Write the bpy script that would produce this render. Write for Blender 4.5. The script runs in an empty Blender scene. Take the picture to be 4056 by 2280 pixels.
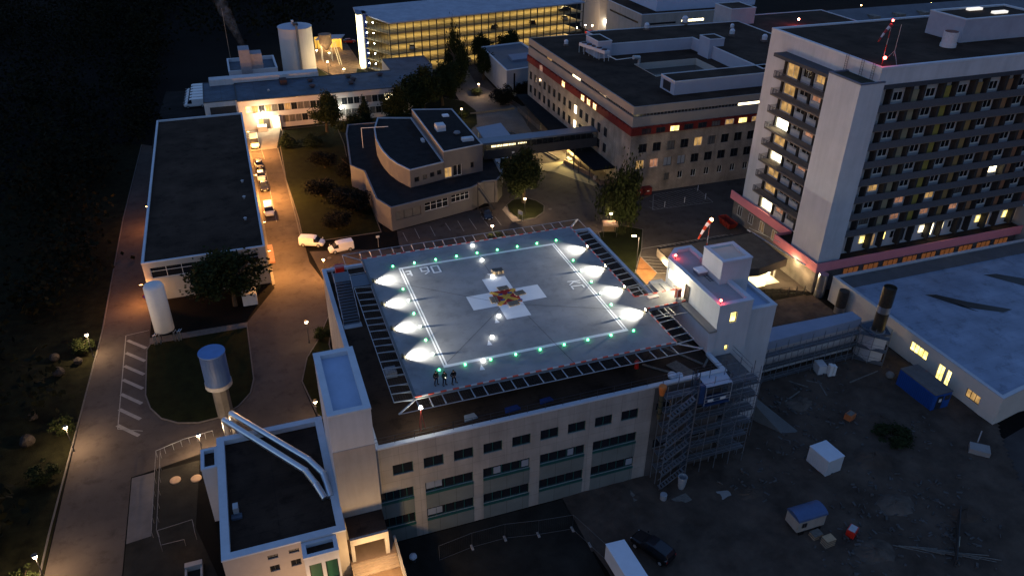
import bpy, math, random
from mathutils import Vector, Matrix
R = random.Random(7)
PI = math.pi
sc = bpy.context.scene
col = sc.collection
# ---------------------------------------------------------------- camera
PITCH, YAW, ROLL, FPX = 0.54379344, 0.34648806, 0.0114117, 3070.917
CAM = Vector((-11.75, -60.877, 66.5))
fwd = Vector((math.sin(YAW) * math.cos(PITCH), math.cos(YAW) * math.cos(PITCH), -math.sin(PITCH)))
rt = Vector((math.cos(YAW), -math.sin(YAW), 0)); up = rt.cross(fwd)
r2 = rt * math.cos(ROLL) + up * math.sin(ROLL); u2 = up * math.cos(ROLL) - rt * math.sin(ROLL)
cd = bpy.data.cameras.new('camera'); cam = bpy.data.objects.new('camera', cd); col.objects.link(cam)
m = Matrix((r2, u2, -fwd)).transposed().to_4x4(); m.translation = CAM
cam.matrix_world = m
cd.sensor_fit = 'HORIZONTAL'; cd.sensor_width = 36; cd.lens = FPX / 4056 * 36
cd.clip_start = .5; cd.clip_end = 3000
sc.camera = cam
sc.view_settings.view_transform = 'Standard'; sc.view_settings.look = 'None'
sc.view_settings.exposure = 2.55; sc.view_settings.gamma = 1
sc.render.engine = 'CYCLES'
sc.cycles.use_denoising = True
sc.cycles.sample_clamp_indirect = 4
sc.cycles.max_bounces = 5
# ---------------------------------------------------------------- dusk sky and last afterglow
w = bpy.data.worlds.new('World'); sc.world = w; w.use_nodes = True
nt = w.node_tree; bg = nt.nodes['Background']
sky = nt.nodes.new('ShaderNodeTexSky'); sky.sky_type = 'NISHITA'; sky.sun_disc = False
SUN_EL, SUN_AZ = math.radians(1.5), math.radians(250)
sky.sun_elevation = SUN_EL; sky.sun_rotation = SUN_AZ; sky.air_density = 1.6; sky.ozone_density = 5.0; sky.dust_density = .3
hs = nt.nodes.new('ShaderNodeHueSaturation'); hs.inputs['Saturation'].default_value = .86; hs.inputs['Hue'].default_value = .5
nt.links.new(sky.outputs[0], hs.inputs['Color']); nt.links.new(hs.outputs[0], bg.inputs['Color'])
bg.inputs['Strength'].default_value = 0.15
sl = bpy.data.lights.new('afterglow', 'SUN'); sl.energy = .0095; sl.angle = math.radians(70); sl.color = (1, .93, .89)
so = bpy.data.objects.new('afterglow', sl); col.objects.link(so)
so.rotation_euler = (math.radians(68), 0, math.radians(-28)); so.location = (-60, -90, 90)

# ---------------------------------------------------------------- materials
MATS = {}
def weather(t, vec, fac, k, kind='streak'):
    """second, shaped layer of wear: vertical rain streaks on walls or blotchy stains on flat surfaces"""
    N = t.nodes; L = t.links; mp = N.new('ShaderNodeVectorMath'); mp.operation = 'MULTIPLY'; mp.inputs[1].default_value = (.8, .8, .07) if kind == 'streak' else (.55, .55, .55)
    L.new(vec, mp.inputs[0]); a = N.new('ShaderNodeTexNoise'); a.inputs['Scale'].default_value = 1; a.inputs['Detail'].default_value = 8; a.inputs['Roughness'].default_value = .7; L.new(mp.outputs[0], a.inputs['Vector'])
    r = N.new('ShaderNodeMapRange'); r.inputs[1].default_value = .42 if kind == 'streak' else .52; r.inputs[2].default_value = .66; r.inputs[3].default_value = 1; r.inputs[4].default_value = 1 - k; L.new(a.outputs[0], r.inputs[0])
    m = N.new('ShaderNodeMath'); m.operation = 'MULTIPLY'; L.new(fac, m.inputs[0]); L.new(r.outputs[0], m.inputs[1]); return m.outputs[0]
def mat(n, c, rough=.85, var=.18, scale=.6, metal=0, bump=0, em=0, emc=None, spec=None, wear=None):
    if n in MATS: return MATS[n]
    m = bpy.data.materials.new(n); m.use_nodes = True; t = m.node_tree; N = t.nodes; L = t.links
    b = N['Principled BSDF']; b.inputs['Roughness'].default_value = rough; b.inputs['Metallic'].default_value = metal
    b.inputs['Specular IOR Level'].default_value = spec if spec is not None else (.08 if rough >= .88 else .3)
    b.inputs['Base Color'].default_value = (*c, 1)
    if var > 0:
        g = N.new('ShaderNodeNewGeometry'); a = N.new('ShaderNodeTexNoise'); a.inputs['Scale'].default_value = scale; a.inputs['Detail'].default_value = 6; a.inputs['Roughness'].default_value = .65
        L.new(g.outputs['Position'], a.inputs['Vector'])
        r = N.new('ShaderNodeMapRange'); r.inputs[1].default_value = .3; r.inputs[2].default_value = .7; r.inputs[3].default_value = 1 - var; r.inputs[4].default_value = 1 + var
        L.new(a.outputs[0], r.inputs[0])
        x = N.new('ShaderNodeVectorMath'); x.operation = 'SCALE'; x.inputs[0].default_value = c; L.new(weather(t, g.outputs['Position'], r.outputs[0], *wear) if wear else r.outputs[0], x.inputs['Scale']); L.new(x.outputs[0], b.inputs['Base Color'])
        if bump:
            bp = N.new('ShaderNodeBump'); bp.inputs['Strength'].default_value = bump; bp.inputs['Distance'].default_value = .05
            a2 = N.new('ShaderNodeTexNoise'); a2.inputs['Scale'].default_value = scale * 12; L.new(g.outputs['Position'], a2.inputs['Vector'])
            L.new(a2.outputs[0], bp.inputs['Height']); L.new(bp.outputs[0], b.inputs['Normal'])
    if em:
        b.inputs['Emission Color'].default_value = (*(emc or c), 1); b.inputs['Emission Strength'].default_value = em
    MATS[n] = m; return m
def grid_mat(n, c, c2, bw, bh, mortar=.02, rough=.8, vert=False, var=.12, vscale=.5, offset=0.0, flat=False, spec=.3, wear=None):
    """panels / slabs / stone courses: brick pattern in metres, along the wall (x+y) and up (z), or flat on the ground"""
    if n in MATS: return MATS[n]
    m = mat(n, c, rough, 0, spec=spec); t = m.node_tree; N = t.nodes; L = t.links; b = N['Principled BSDF']
    g = N.new('ShaderNodeNewGeometry'); s = N.new('ShaderNodeSeparateXYZ'); L.new(g.outputs['Position'], s.inputs[0])
    cb = N.new('ShaderNodeCombineXYZ')
    if flat: L.new(s.outputs[0], cb.inputs[0]); L.new(s.outputs[1], cb.inputs[1])
    else:
        ad = N.new('ShaderNodeMath'); ad.operation = 'ADD'; L.new(s.outputs[0], ad.inputs[0]); L.new(s.outputs[1], ad.inputs[1]); L.new(ad.outputs[0], cb.inputs[0]); L.new(s.outputs[2], cb.inputs[1])
    br = N.new('ShaderNodeTexBrick'); L.new(cb.outputs[0], br.inputs['Vector']); br.offset = offset
    br.inputs['Scale'].default_value = 1; br.inputs['Brick Width'].default_value = bw; br.inputs['Row Height'].default_value = bh; br.inputs['Mortar Size'].default_value = mortar
    br.inputs['Color1'].default_value = (*c, 1); br.inputs['Color2'].default_value = (*[v * .93 for v in c], 1); br.inputs['Mortar'].default_value = (*c2, 1)
    a = N.new('ShaderNodeTexNoise'); a.inputs['Scale'].default_value = vscale; a.inputs['Detail'].default_value = 7; L.new(g.outputs['Position'], a.inputs['Vector'])
    r = N.new('ShaderNodeMapRange'); r.inputs[1].default_value = .3; r.inputs[2].default_value = .7; r.inputs[3].default_value = 1 - var; r.inputs[4].default_value = 1 + var; L.new(a.outputs[0], r.inputs[0])
    x = N.new('ShaderNodeVectorMath'); x.operation = 'SCALE'; L.new(br.outputs[0], x.inputs[0]); L.new(weather(t, g.outputs['Position'], r.outputs[0], *wear) if wear else r.outputs[0], x.inputs['Scale']); L.new(x.outputs[0], b.inputs['Base Color'])
    return m
def glow(n, c, s): return mat(n, (.8, .8, .8), .5, 0, em=s, emc=c)
def litwin(n, c, s):
    if n in MATS: return MATS[n]
    m = mat(n, tuple(v * .22 for v in c), .4, 0, em=s, emc=c); t = m.node_tree; N = t.nodes; L = t.links; b = N['Principled BSDF']
    g = N.new('ShaderNodeNewGeometry'); a = N.new('ShaderNodeTexNoise'); a.inputs['Scale'].default_value = 1.1; a.inputs['Detail'].default_value = 3
    L.new(g.outputs['Position'], a.inputs['Vector']); r = N.new('ShaderNodeMapRange'); r.inputs[1].default_value = .35; r.inputs[2].default_value = .65; r.inputs[3].default_value = .45 * s; r.inputs[4].default_value = 1.4 * s
    L.new(a.outputs[0], r.inputs[0]); L.new(r.outputs[0], b.inputs['Emission Strength']); return m
DARKROOF = grid_mat('dark roofing felt', (.042, .027, .019), (.031, .021, .016), 7.5, 1.05, .04, .9, flat=True, var=.4, vscale=.22, spec=.08, wear=(.45, 'blotch'))
BLUEROOF = grid_mat('slate grey roofing sheet', (.055, .075, .105), (.03, .04, .055), 8, 1.4, .05, .7, flat=True, var=.3, vscale=.25, spec=.3, wear=(.3, 'blotch'))
PALEROOF = grid_mat('pale roof membrane', (.22, .27, .36), (.17, .21, .29), 12, 2.0, .04, .6, flat=True, var=.2, vscale=.3, spec=.3, wear=(.35, 'blotch'))
CAP = mat('pale metal coping', (.44, .48, .53), .5, .08, .8, 0)
WHITE = mat('white render', (.46, .47, .485), .85, .08, .3, wear=(.12, 'streak'))
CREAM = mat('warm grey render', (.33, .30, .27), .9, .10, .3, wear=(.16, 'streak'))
CLAD = grid_mat('beige facade panels', (.305, .28, .25), (.20, .18, .16), 1.9, 1.75, .022, .8, wear=(.2, 'streak'))
CLADD = grid_mat('grey green facade band', (.13, .145, .135), (.06, .06, .055), 1.9, 3.5, .02, .8)
STONE = grid_mat('pale stone blockwork', (.29, .235, .185), (.17, .14, .11), .62, .31, .02, .95, offset=.5, var=.3, vscale=.35, wear=(.25, 'streak'))
STONED = grid_mat('dark stone blockwork', (.17, .15, .13), (.08, .07, .06), .5, .25, .02, .95, offset=.5, var=.3, vscale=.6)
CONC = mat('concrete', (.26, .25, .235), .9, .18, .4, bump=.2)
ASPH = mat('asphalt', (.066, .052, .043), .93, .3, .16, bump=.3, wear=(.35, 'blotch'))
ASPHL = mat('worn asphalt road', (.066, .054, .046), .93, .26, .12, bump=.3, wear=(.3, 'blotch'))
PAVE = grid_mat('block paving', (.125, .108, .094), (.07, .06, .05), .42, .21, .02, .9, offset=.5, flat=True, var=.24, vscale=.2)
KERB = mat('kerb stone', (.105, .095, .085), .9, .2, 2)
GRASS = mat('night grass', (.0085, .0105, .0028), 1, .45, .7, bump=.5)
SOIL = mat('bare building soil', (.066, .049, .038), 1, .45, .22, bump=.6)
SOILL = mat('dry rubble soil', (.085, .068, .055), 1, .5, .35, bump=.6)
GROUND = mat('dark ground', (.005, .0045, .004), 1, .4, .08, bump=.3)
PAINT = mat('white road paint', (.20, .185, .165), .8, .2, 1.5)
DECK = grid_mat('helipad deck coating', (.205, .215, .23), (.18, .19, .205), 3.75, 1.25, .02, .72, flat=True, var=.16, vscale=.35, wear=(.22, 'blotch'))
DECKW = mat('white deck paint', (.66, .68, .70), .7, .04, .5)
BANDR = mat('red edge band', (.55, .06, .03), .6, .1, 3)
GALV = mat('galvanised steel', (.34, .36, .38), .42, .12, 2, .3)
DKMET = mat('dark steel', (.05, .05, .055), .5, .15, 2, .5)
CHROME = mat('polished steel duct', (.62, .64, .66), .28, .1, .7, .9)
GLASS = mat('dark window glass', (.012, .014, .018), .12, 0, spec=.5)
GREYGL = mat('grey blinds behind glass', (.11, .105, .10), .5, .2, 1)
BLUEGL = mat('pale blind behind glass', (.22, .25, .29), .5, .12, 1)
TEAL = mat('teal window frame', (.012, .065, .06), .5, .1, 1)
WFR = mat('white window frame', (.60, .60, .58), .6, 0)
DFR = mat('dark window frame', (.03, .03, .032), .6, 0)
PINK = mat('pink fascia', (.62, .20, .22), .8, .06, .4)
REDP = mat('dark red band', (.13, .012, .009), .8, .12, .5)
LIT = litwin('lit yellow window', (1, .74, .20), .62)
LITW = litwin('lit warm white window', (1, .84, .50), 1.25)
LITD = litwin('dim amber window', (1, .58, .20), .075)
LITO = litwin('dim pinkish orange window', (1, .46, .26), .055)
BRIGHT = glow('bright doorway', (1, .90, .60), 2.6)
LEAF = mat('dark foliage', (.016, .022, .007), .9, .5, 1.2)
LEAFB = mat('brown olive foliage', (.008, .0078, .005), .9, .5, 1.2)
LEAFF = mat('fir foliage', (.010, .017, .009), .9, .4, 1.2)
BARK = mat('bark', (.06, .045, .032), .95, .3, 3)
WOOD = mat('raw pallet wood', (.34, .24, .14), .85, .2, 3)
WOODG = mat('weathered boards', (.13, .12, .105), .9, .3, 3)
BLUEP = mat('blue container paint', (.012, .065, .26), .5, .12, .8)
RUB = mat('tyre rubber', (.012, .012, .012), .9, 0)
CARW = mat('white car paint', (.68, .68, .67), .32, .03, 1, spec=.5)
CARK = mat('black car paint', (.008, .008, .010), .22, 0, spec=.6)
CARR = mat('red car paint', (.42, .02, .012), .3, 0, spec=.5)
CARS = mat('silver car paint', (.42, .42, .42), .3, 0, .5, .4)

# ---------------------------------------------------------------- mesh building
OFF = {}
class MB:
    def __init__(s): s.v = []; s.f = []; s.mi = []; s.cur = 0
    def quad(s, a, b, c, d):
        n = len(s.v); s.v += [tuple(a), tuple(b), tuple(c), tuple(d)]; s.f.append((n, n + 1, n + 2, n + 3)); s.mi.append(s.cur)
    def tri(s, a, b, c):
        n = len(s.v); s.v += [tuple(a), tuple(b), tuple(c)]; s.f.append((n, n + 1, n + 2)); s.mi.append(s.cur)
    def poly(s, ps):
        n = len(s.v); s.v += [tuple(p) for p in ps]; s.f.append(tuple(range(n, n + len(ps)))); s.mi.append(s.cur)
    def box(s, x0, x1, y0, y1, z0, z1):
        s.prism([(x0, y0), (x1, y0), (x1, y1), (x0, y1)], z0, z1); return s
    def prism(s, pl, z0, z1, bottom=True):
        n = len(s.v); k = len(pl)
        s.v += [(p[0], p[1], z0) for p in pl] + [(p[0], p[1], z1) for p in pl]
        for i in range(k): j = (i + 1) % k; s.f.append((n + i, n + j, n + k + j, n + k + i)); s.mi.append(s.cur)
        s.f.append(tuple(range(n + k, n + 2 * k))); s.mi.append(s.cur)
        if bottom: s.f.append(tuple(reversed(range(n, n + k)))); s.mi.append(s.cur)
        return s
    def obox(s, c, d, hw, z0, z1, L=None):
        """box along horizontal direction d from c, length L, half width hw"""
        dx, dy = d; l = math.hypot(dx, dy); 
        if L is None: L = l
        dx, dy = dx / l, dy / l; px, py = -dy * hw, dx * hw
        a = (c[0] - px, c[1] - py); b = (c[0] + dx * L - px, c[1] + dy * L - py)
        return s.prism([a, b, (b[0] + 2 * px, b[1] + 2 * py), (a[0] + 2 * px, a[1] + 2 * py)], z0, z1)
    def bar(s, a, b, r, n=4, r1=None, cap=True):
        a = Vector(a); b = Vector(b); d = (b - a)
        if d.length < 1e-6: return s
        d.normalize(); r1 = r if r1 is None else r1
        h = Vector((0, 0, 1)) if abs(d.z) < .9 else Vector((1, 0, 0))
        x = d.cross(h).normalized(); y = x.cross(d)
        k = len(s.v); o = PI / n if n == 4 else 0
        for P, rr in ((a, r), (b, r1)):
            for i in range(n):
                t = 2 * PI * i / n + o; s.v.append(tuple(P + (x * math.cos(t) + y * math.sin(t)) * rr))
        for i in range(n): j = (i + 1) % n; s.f.append((k + i, k + n + i, k + n + j, k + j)); s.mi.append(s.cur)
        if cap: s.f.append(tuple(range(k, k + n))); s.f.append(tuple(reversed(range(k + n, k + 2 * n)))); s.mi += [s.cur] * 2
        return s
    def lathe(s, c, prof, n=20, caps=True):
        k = len(s.v); m = len(prof)
        for z, r in prof:
            for i in range(n): t = 2 * PI * i / n; s.v.append((c[0] + r * math.cos(t), c[1] + r * math.sin(t), c[2] + z))
        for q in range(m - 1):
            for i in range(n):
                j = (i + 1) % n; s.f.append((k + q * n + i, k + q * n + j, k + (q + 1) * n + j, k + (q + 1) * n + i)); s.mi.append(s.cur)
        if caps:
            s.f.append(tuple(reversed(range(k, k + n)))); s.f.append(tuple(range(k + (m - 1) * n, k + m * n))); s.mi += [s.cur] * 2
        return s
    def ball(s, c, r, n=10, m=6, sq=1):
        return s.lathe(c, [(-r * sq * math.cos(PI * i / m), max(r * math.sin(PI * i / m), .001)) for i in range(m + 1)], n)
    def build(s, name, mats, parent=None, off=None, smooth=False):
        if not isinstance(mats, (list, tuple)): mats = [mats]
        if off is None: off = OFF.get(parent.name, Vector((0, 0, 0))) if parent else Vector((0, 0, 0))
        me = bpy.data.meshes.new(name); me.from_pydata([(p[0] - off[0], p[1] - off[1], p[2] - off[2]) for p in s.v], [], s.f)
        for x in mats: me.materials.append(x)
        if len(mats) > 1: me.polygons.foreach_set('material_index', s.mi)
        if smooth: me.polygons.foreach_set('use_smooth', [True] * len(me.polygons))
        me.update()
        o = bpy.data.objects.new(name, me); col.objects.link(o)
        if parent: o.parent = parent
        OFF[o.name] = Vector(off); return o
def tag(o, label=None, cat=None, group=None, kind=None):
    for k, v in (('label', label), ('category', cat), ('group', group), ('kind', kind)):
        if v: o[k] = v
    return o
def thing(name, label, cat, loc=(0, 0, 0), rz=0, group=None, local=False):
    o = bpy.data.objects.new(name, None); col.objects.link(o); o.empty_display_size = .5
    o.location = loc; o.rotation_euler = (0, 0, rz); OFF[o.name] = Vector((0, 0, 0)) if local else Vector(loc)
    return tag(o, label, cat, group)
def struct(name, mb, m): return tag(mb.build(name, m), kind='structure')
def solo(name, mb, m, label, cat, group=None, c=None, smooth=False):
    """a thing that is one mesh, its origin at its base"""
    if c is None:
        xs = [p[0] for p in mb.v]; ys = [p[1] for p in mb.v]; c = ((min(xs) + max(xs)) / 2, (min(ys) + max(ys)) / 2, min(p[2] for p in mb.v))
    o = mb.build(name, m, None, Vector(c), smooth); o.location = c; return tag(o, label, cat, group)
def copy_tree(o, parent=None):
    c = o.copy(); col.objects.link(c); c.parent = parent
    for ch in list(o.children): copy_tree(ch, c)
    return c
def place(proto, used, loc, rz=0, label=None, group=None, scale=None):
    o = copy_tree(proto) if used else proto
    o.location = loc; o.rotation_euler = (0, 0, rz)
    if scale: o.scale = scale
    if label: o['label'] = label
    if group: o['group'] = group
    return o
def lamp_light(parent, loc, energy, color, r=.15, typ='POINT', rot=None, name='lamp_light', **k):
    l = bpy.data.lights.new(name, typ); l.energy = energy; l.color = color
    if typ == 'AREA': l.shape = 'RECTANGLE'; l.size, l.size_y = r
    else: l.shadow_soft_size = r
    for a, b in k.items(): setattr(l, a, b)
    o = bpy.data.objects.new(name, l); col.objects.link(o); off = OFF.get(parent.name, Vector((0, 0, 0))) if parent else Vector((0, 0, 0))
    o.location = Vector(loc) - off
    if rot: o.rotation_euler = rot
    if parent: o.parent = parent
    return o

# windows: (pane, frame, mullions, horizontal bar)
WK = {'dark': (GLASS, DFR, 2, 0), 'wht': (GLASS, WFR, 2, 0), 'teal': (GLASS, TEAL, 2, 0), 'tealb': (GLASS, TEAL, 5, 0), 'lit': (LIT, WFR, 2, 0), 'litw': (LITW, WFR, 2, 0), 'litb': (LIT, DFR, 1, 0), 'litd': (LITD, WFR, 2, 0),
      'lito': (LITO, WFR, 2, 0), 'slit': (mat('brown lit slit', (.05, .03, .02), .6, .3, 1, em=.035, emc=(1, .36, .12)), DFR, 3, 0), 'grey': (GREYGL, DFR, 3, 0), 'blue': (BLUEGL, DFR, 2, 0), 'door': (DKMET, DFR, 1, 0), 'bright': (BRIGHT, WFR, 1, 0), 'gal': (GLASS, WFR, 4, 1), 'green': (mat('green shutter', (.01, .07, .04), .6, .1, 1), DFR, 1, 0),
      'ltd4': (LITD, DFR, 3, 0), 'lit4': (LIT, DFR, 4, 0), 'strip': (GLASS, DFR, 30, 0), 'litstrip': (LITW, DFR, 5, 0), 'one': (GLASS, DFR, 1, 0), 'oneL': (LIT, DFR, 1, 0), 'cross': (litwin('amber office window', (1, .66, .28), .55), mat('red window bars', (.2, .02, .015), .7, 0), 2, 1)}
WCACHE = {}
def window(parent, p0, p1, z0, z1, kind='dark', depth=.18, name='window', off=None):
    pane, fr, nm, hb = WK[kind]; L = math.hypot(p1[0] - p0[0], p1[1] - p0[1]); H = z1 - z0
    key = (round(L, 2), round(H, 2), kind, round(depth, 2), name)
    if key in WCACHE:
        a, b = WCACHE[key]; o = bpy.data.objects.new(name, a); col.objects.link(o); f = bpy.data.objects.new('frame', b); col.objects.link(f)
    else:
        mb = MB(); mb.quad((0, depth, 0), (L, depth, 0), (L, depth, H), (0, depth, H)); o = mb.build(name, pane)
        q = MB(); t = min(.07, L * .06 + .02); y0, y1 = depth - .06, depth - .005
        q.box(0, L, y0, y1, 0, t).box(0, L, y0, y1, H - t, H).box(0, t, y0, y1, t, H - t).box(L - t, L, y0, y1, t, H - t)
        for i in range(1, nm): x = L * i / nm; q.box(x - t / 2, x + t / 2, y0, y1, t, H - t)
        if hb: q.box(t, L - t, y0 - .01, y1, H * .62, H * .62 + t * .8)
        f = q.build('frame', fr); WCACHE[key] = (o.data, f.data)
    f.parent = o; o.parent = parent
    offp = OFF.get(parent.name, Vector((0, 0, 0))) if off is None else off
    o.location = Vector((p0[0], p0[1], z0)) - offp; o.rotation_euler = (0, 0, math.atan2(p1[1] - p0[1], p1[0] - p0[0]))
    return o
def wallseg(mb, p0, p1, z0, z1, ops=(), d=.18):
    L = math.hypot(p1[0] - p0[0], p1[1] - p0[1]); ux, uy = (p1[0] - p0[0]) / L, (p1[1] - p0[1]) / L; nx, ny = uy, -ux
    P = lambda a, z, k=0: (p0[0] + ux * a - nx * k, p0[1] + uy * a - ny * k, z)
    zs = sorted({z0, z1, *[o[2] for o in ops], *[o[3] for o in ops]})
    for za, zb in zip(zs, zs[1:]):
        zm = (za + zb) / 2; act = sorted([o for o in ops if o[2] < zm < o[3]], key=lambda o: o[0]); a = 0
        for o in act:
            if o[0] > a + 1e-4: mb.quad(P(a, za), P(o[0], za), P(o[0], zb), P(a, zb))
            a = max(a, o[1])
        if a < L - 1e-4: mb.quad(P(a, za), P(L, za), P(L, zb), P(a, zb))
    for o in ops:
        a, b, c, e = o[:4]
        mb.quad(P(a, c), P(b, c), P(b, c, d), P(a, c, d)); mb.quad(P(a, e, d), P(b, e, d), P(b, e), P(a, e))
        mb.quad(P(a, c), P(a, c, d), P(a, e, d), P(a, e)); mb.quad(P(b, c, d), P(b, c), P(b, e), P(b, e, d))
    return P
def inset(pl, w):
    out = []; n = len(pl)
    for i in range(n):
        a, b, c = Vector(pl[i - 1]), Vector(pl[i]), Vector(pl[(i + 1) % n])
        d1 = (b - a).normalized(); d2 = (c - b).normalized(); n1 = Vector((-d1.y, d1.x)); n2 = Vector((-d2.y, d2.x))
        k = (n1 + n2); k = k / max(k.dot(n1), .2); out.append(tuple(b + k * w))
    return out
def block(t, pl, z0, z1, wall, roof, ops=None, ph=.35, pw=.35, cap=None, wd=.18, wname='wall', walls=None):
    """walled volume on a CCW footprint with a parapet, window openings and a sunk roof; parts go under t"""
    ops = ops or {}; mb = MB(); n = len(pl)
    for i in range(n):
        p0, p1 = pl[i], pl[(i + 1) % n]; ol = ops.get(i, [])
        P = wallseg(mb, p0, p1, z0, z1, ol, wd)
        for o in ol:
            if o[4]: a = P(o[0], 0); b = P(o[1], 0); window(t, a, b, o[2], o[3], o[4], wd)
    wl = mb.build(wname, wall, t)
    inn = inset(pl, pw); r = MB(); r.poly([(p[0], p[1], z1 - ph) for p in inn]); r.build('roof', roof, t)
    c = MB()
    for i in range(n):
        j = (i + 1) % n; a, b, e, f = pl[i], pl[j], inn[j], inn[i]
        g, h = inset(pl, -.05)[i], inset(pl, -.05)[j]
        c.quad((*g, z1 + .06), (*h, z1 + .06), (*e, z1 + .06), (*f, z1 + .06)); c.quad((*f, z1 + .06), (*e, z1 + .06), (*e, z1 - ph), (*f, z1 - ph))
        c.quad((*g, z1 - .12), (*h, z1 - .12), (*h, z1 + .06), (*g, z1 + .06)); c.quad((*a, z1 - .12), (*b, z1 - .12), (*h, z1 - .12), (*g, z1 - .12))
    c.build('parapet', cap or CAP, t)
    return wl
def rect(x0, x1, y0, y1): return [(x0, y0), (x1, y0), (x1, y1), (x0, y1)]
# ================================================================= ground
def sheet(name, pl, z, m, hole=None):
    q = MB(); q.poly([(x, y, z) for x, y in pl]); return struct(name, q, m)
def slab(name, pl, z0, z1, m):
    q = MB(); q.prism(pl, z0, z1); return struct(name, q, m)
q = MB(); n = 0
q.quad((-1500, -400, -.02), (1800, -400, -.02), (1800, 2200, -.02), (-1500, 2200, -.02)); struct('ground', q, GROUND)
sheet('road_west', [(-39.6, -30), (-31.2, -30), (-31.1, 16.4), (-29.8, 16.6), (-23.6, 17.9), (-16.4, 19), (-9.2, 20.2), (-10.2, 28.3), (-8.9, 33.6), (-6.8, 37.2), (-4, 44.2), (-3, 52), (-5, 62), (-5, 67.5), (-11.5, 67.5), (-11.5, 55), (-16.4, 45.9), (-30.2, 46.1), (-30.6, 128), (-35.2, 132), (-36.6, 90), (-36.9, 50), (-37.8, 30.7)], 0, ASPHL)
sheet('street', [(-12, 67.5), (-5, 67.5), (-4.9, 84), (-5.5, 119.6), (-12, 119.6)], .001, ASPH)
sheet('service_yard', [(-12, 119.6), (-5.5, 119.6), (-3.3, 134.2), (-12, 134.2)], .004, mat('worn concrete apron', (.19, .17, .145), .9, .2, .5))
sheet('pavement_hospital_square', [(-4.5, 66), (11, 62), (12, 69), (32, 74), (37, 85), (36, 112), (44, 128), (48, 150), (55, 176), (60, 176), (58, 150), (60, 130), (60, 70), (100, 70), (100, 40), (76, 40), (73, 25), (68, 28), (47, 34), (47.2, 40.5), (50.8, 39.1), (50.9, 45.5), (52, 48), (56.5, 55), (47.8, 56.4), (46, 50), (36, 36), (30, 36), (-3, 36), (-3, 52)], .003, mat('dark square asphalt', (.060, .050, .043), .95, .28, .14, bump=.3, wear=(.35, 'blotch')))
sheet('path_north', [(36, 112), (55, 110), (58, 130), (56.5, 146), (54, 153), (57, 178), (48, 178), (46, 150), (44, 128), (38, 122)], .006, PAVE)
sheet('pavement_entrance', [(35, 92), (59.8, 91), (59.8, 78), (56, 76.5), (51, 86), (42, 93)], .007, mat('pale entrance slabs', (.22, .19, .13), .9, .2, .4))
sheet('garage_yard', [(8, 168), (26, 168), (26, 215), (12, 216), (11, 190), (16, 176)], .002, mat('gravel yard', (.15, .10, .07), 1, .35, .8, bump=.4))
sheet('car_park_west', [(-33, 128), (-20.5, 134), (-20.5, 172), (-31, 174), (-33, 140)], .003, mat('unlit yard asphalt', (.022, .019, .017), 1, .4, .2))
SITE = [(15.4, -3.2), (15.7, -10.3), (18, -30), (60, -30), (72, -12), (74, -9.5), (72.6, 10), (71.5, 24.8), (35, 26), (35, -3.2)]
from mathutils import noise
def inside(x, y, pl):
    c = False
    for i in range(len(pl)):
        (x0, y0), (x1, y1) = pl[i - 1], pl[i]
        if (y0 > y) != (y1 > y) and x < (x1 - x0) * (y - y0) / (y1 - y0) + x0: c = not c
    return c
def hz(x, y):
    v = noise.noise((x * .35, y * .35, 3)) * .5 + noise.noise((x * 1.1, y * 1.1, 7)) * .3 + noise.noise((x * 2.6, y * 2.6, 1)) * .2
    rut = .10 * max(0, math.sin((x * .8 + y * .6 + 2.5 * noise.noise((x * .08, y * .08, 0))) * 1.7)) ** 6
    return .01 + max(0, .10 + v * .22) - rut * .5 + .02
q = MB(); st = .55; nx_, ny_ = int(60 / st), int(58 / st)
for i in range(nx_):
    for j in range(ny_):
        x, y = 15.5 + i * st, -31 + j * st
        if inside(x + st / 2, y + st / 2, SITE): q.quad((x, y, hz(x, y)), (x + st, y, hz(x + st, y)), (x + st, y + st, hz(x + st, y + st)), (x, y + st, hz(x, y + st)))
struct('building_site', q, SOIL); sheet('site_base', SITE, .001, SOIL)
for i, (x, y, r_, h) in enumerate(((54, -9.5, 3.2, .9), (51, -16.5, 2.6, .7), (60, -4, 2.2, .6), (44, -21, 2.8, .6), (57.5, -20, 2.6, .7), (52, 2, 2.4, .5), (36.5, -9.5, 2, .35))):
    q = MB(); m_ = 22; rings = []
    for k in range(7):
        t = k / 6; rr_ = r_ * (1 - t); rings.append([(x + rr_ * math.cos(a * 2 * PI / m_) * (1 + .25 * noise.noise((a * .7, i, k * .3))), y + .75 * rr_ * math.sin(a * 2 * PI / m_) * (1 + .25 * noise.noise((a * .5, i + 9, k * .3))), max(-.05, h * (math.sin(t * PI / 2) ** 1.3) + .14 * noise.noise((a * 1.3, k * 1.7, i)))) for a in range(m_)])
    for k in range(6):
        for a in range(m_): b2 = (a + 1) % m_; q.quad(rings[k][a], rings[k][b2], rings[k + 1][b2], rings[k + 1][a])
    struct('spoil_heap', q, SOILL if i % 2 else SOIL)
sheet('forecourt', [(-31, -30), (15.6, -30), (15.6, -3.2), (-8.8, -3.2), (-8.8, -7.2), (-20.3, -7.2), (-24, 6), (-23.5, 16.8), (-31, 16.3)], .002, mat('dark forecourt soil', (.020, .019, .016), 1, .4, .3, bump=.5))
sheet('concrete_ramp', [(-31, 6), (-28.5, 6.3), (-28.6, 16.4), (-31, 16.2)], .02, mat('ramp concrete', (.105, .095, .088), .95, .15, .6))
sheet('road_south_east', [(49, -26), (60, -25.6), (64.2, -16.7), (66.1, -14.7), (72, -12.1), (76.6, -11.2), (120, 0), (120, -60), (49, -60)], .008, mat('warm road asphalt', (.052, .045, .042), .95, .25, .2, bump=.3))
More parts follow.
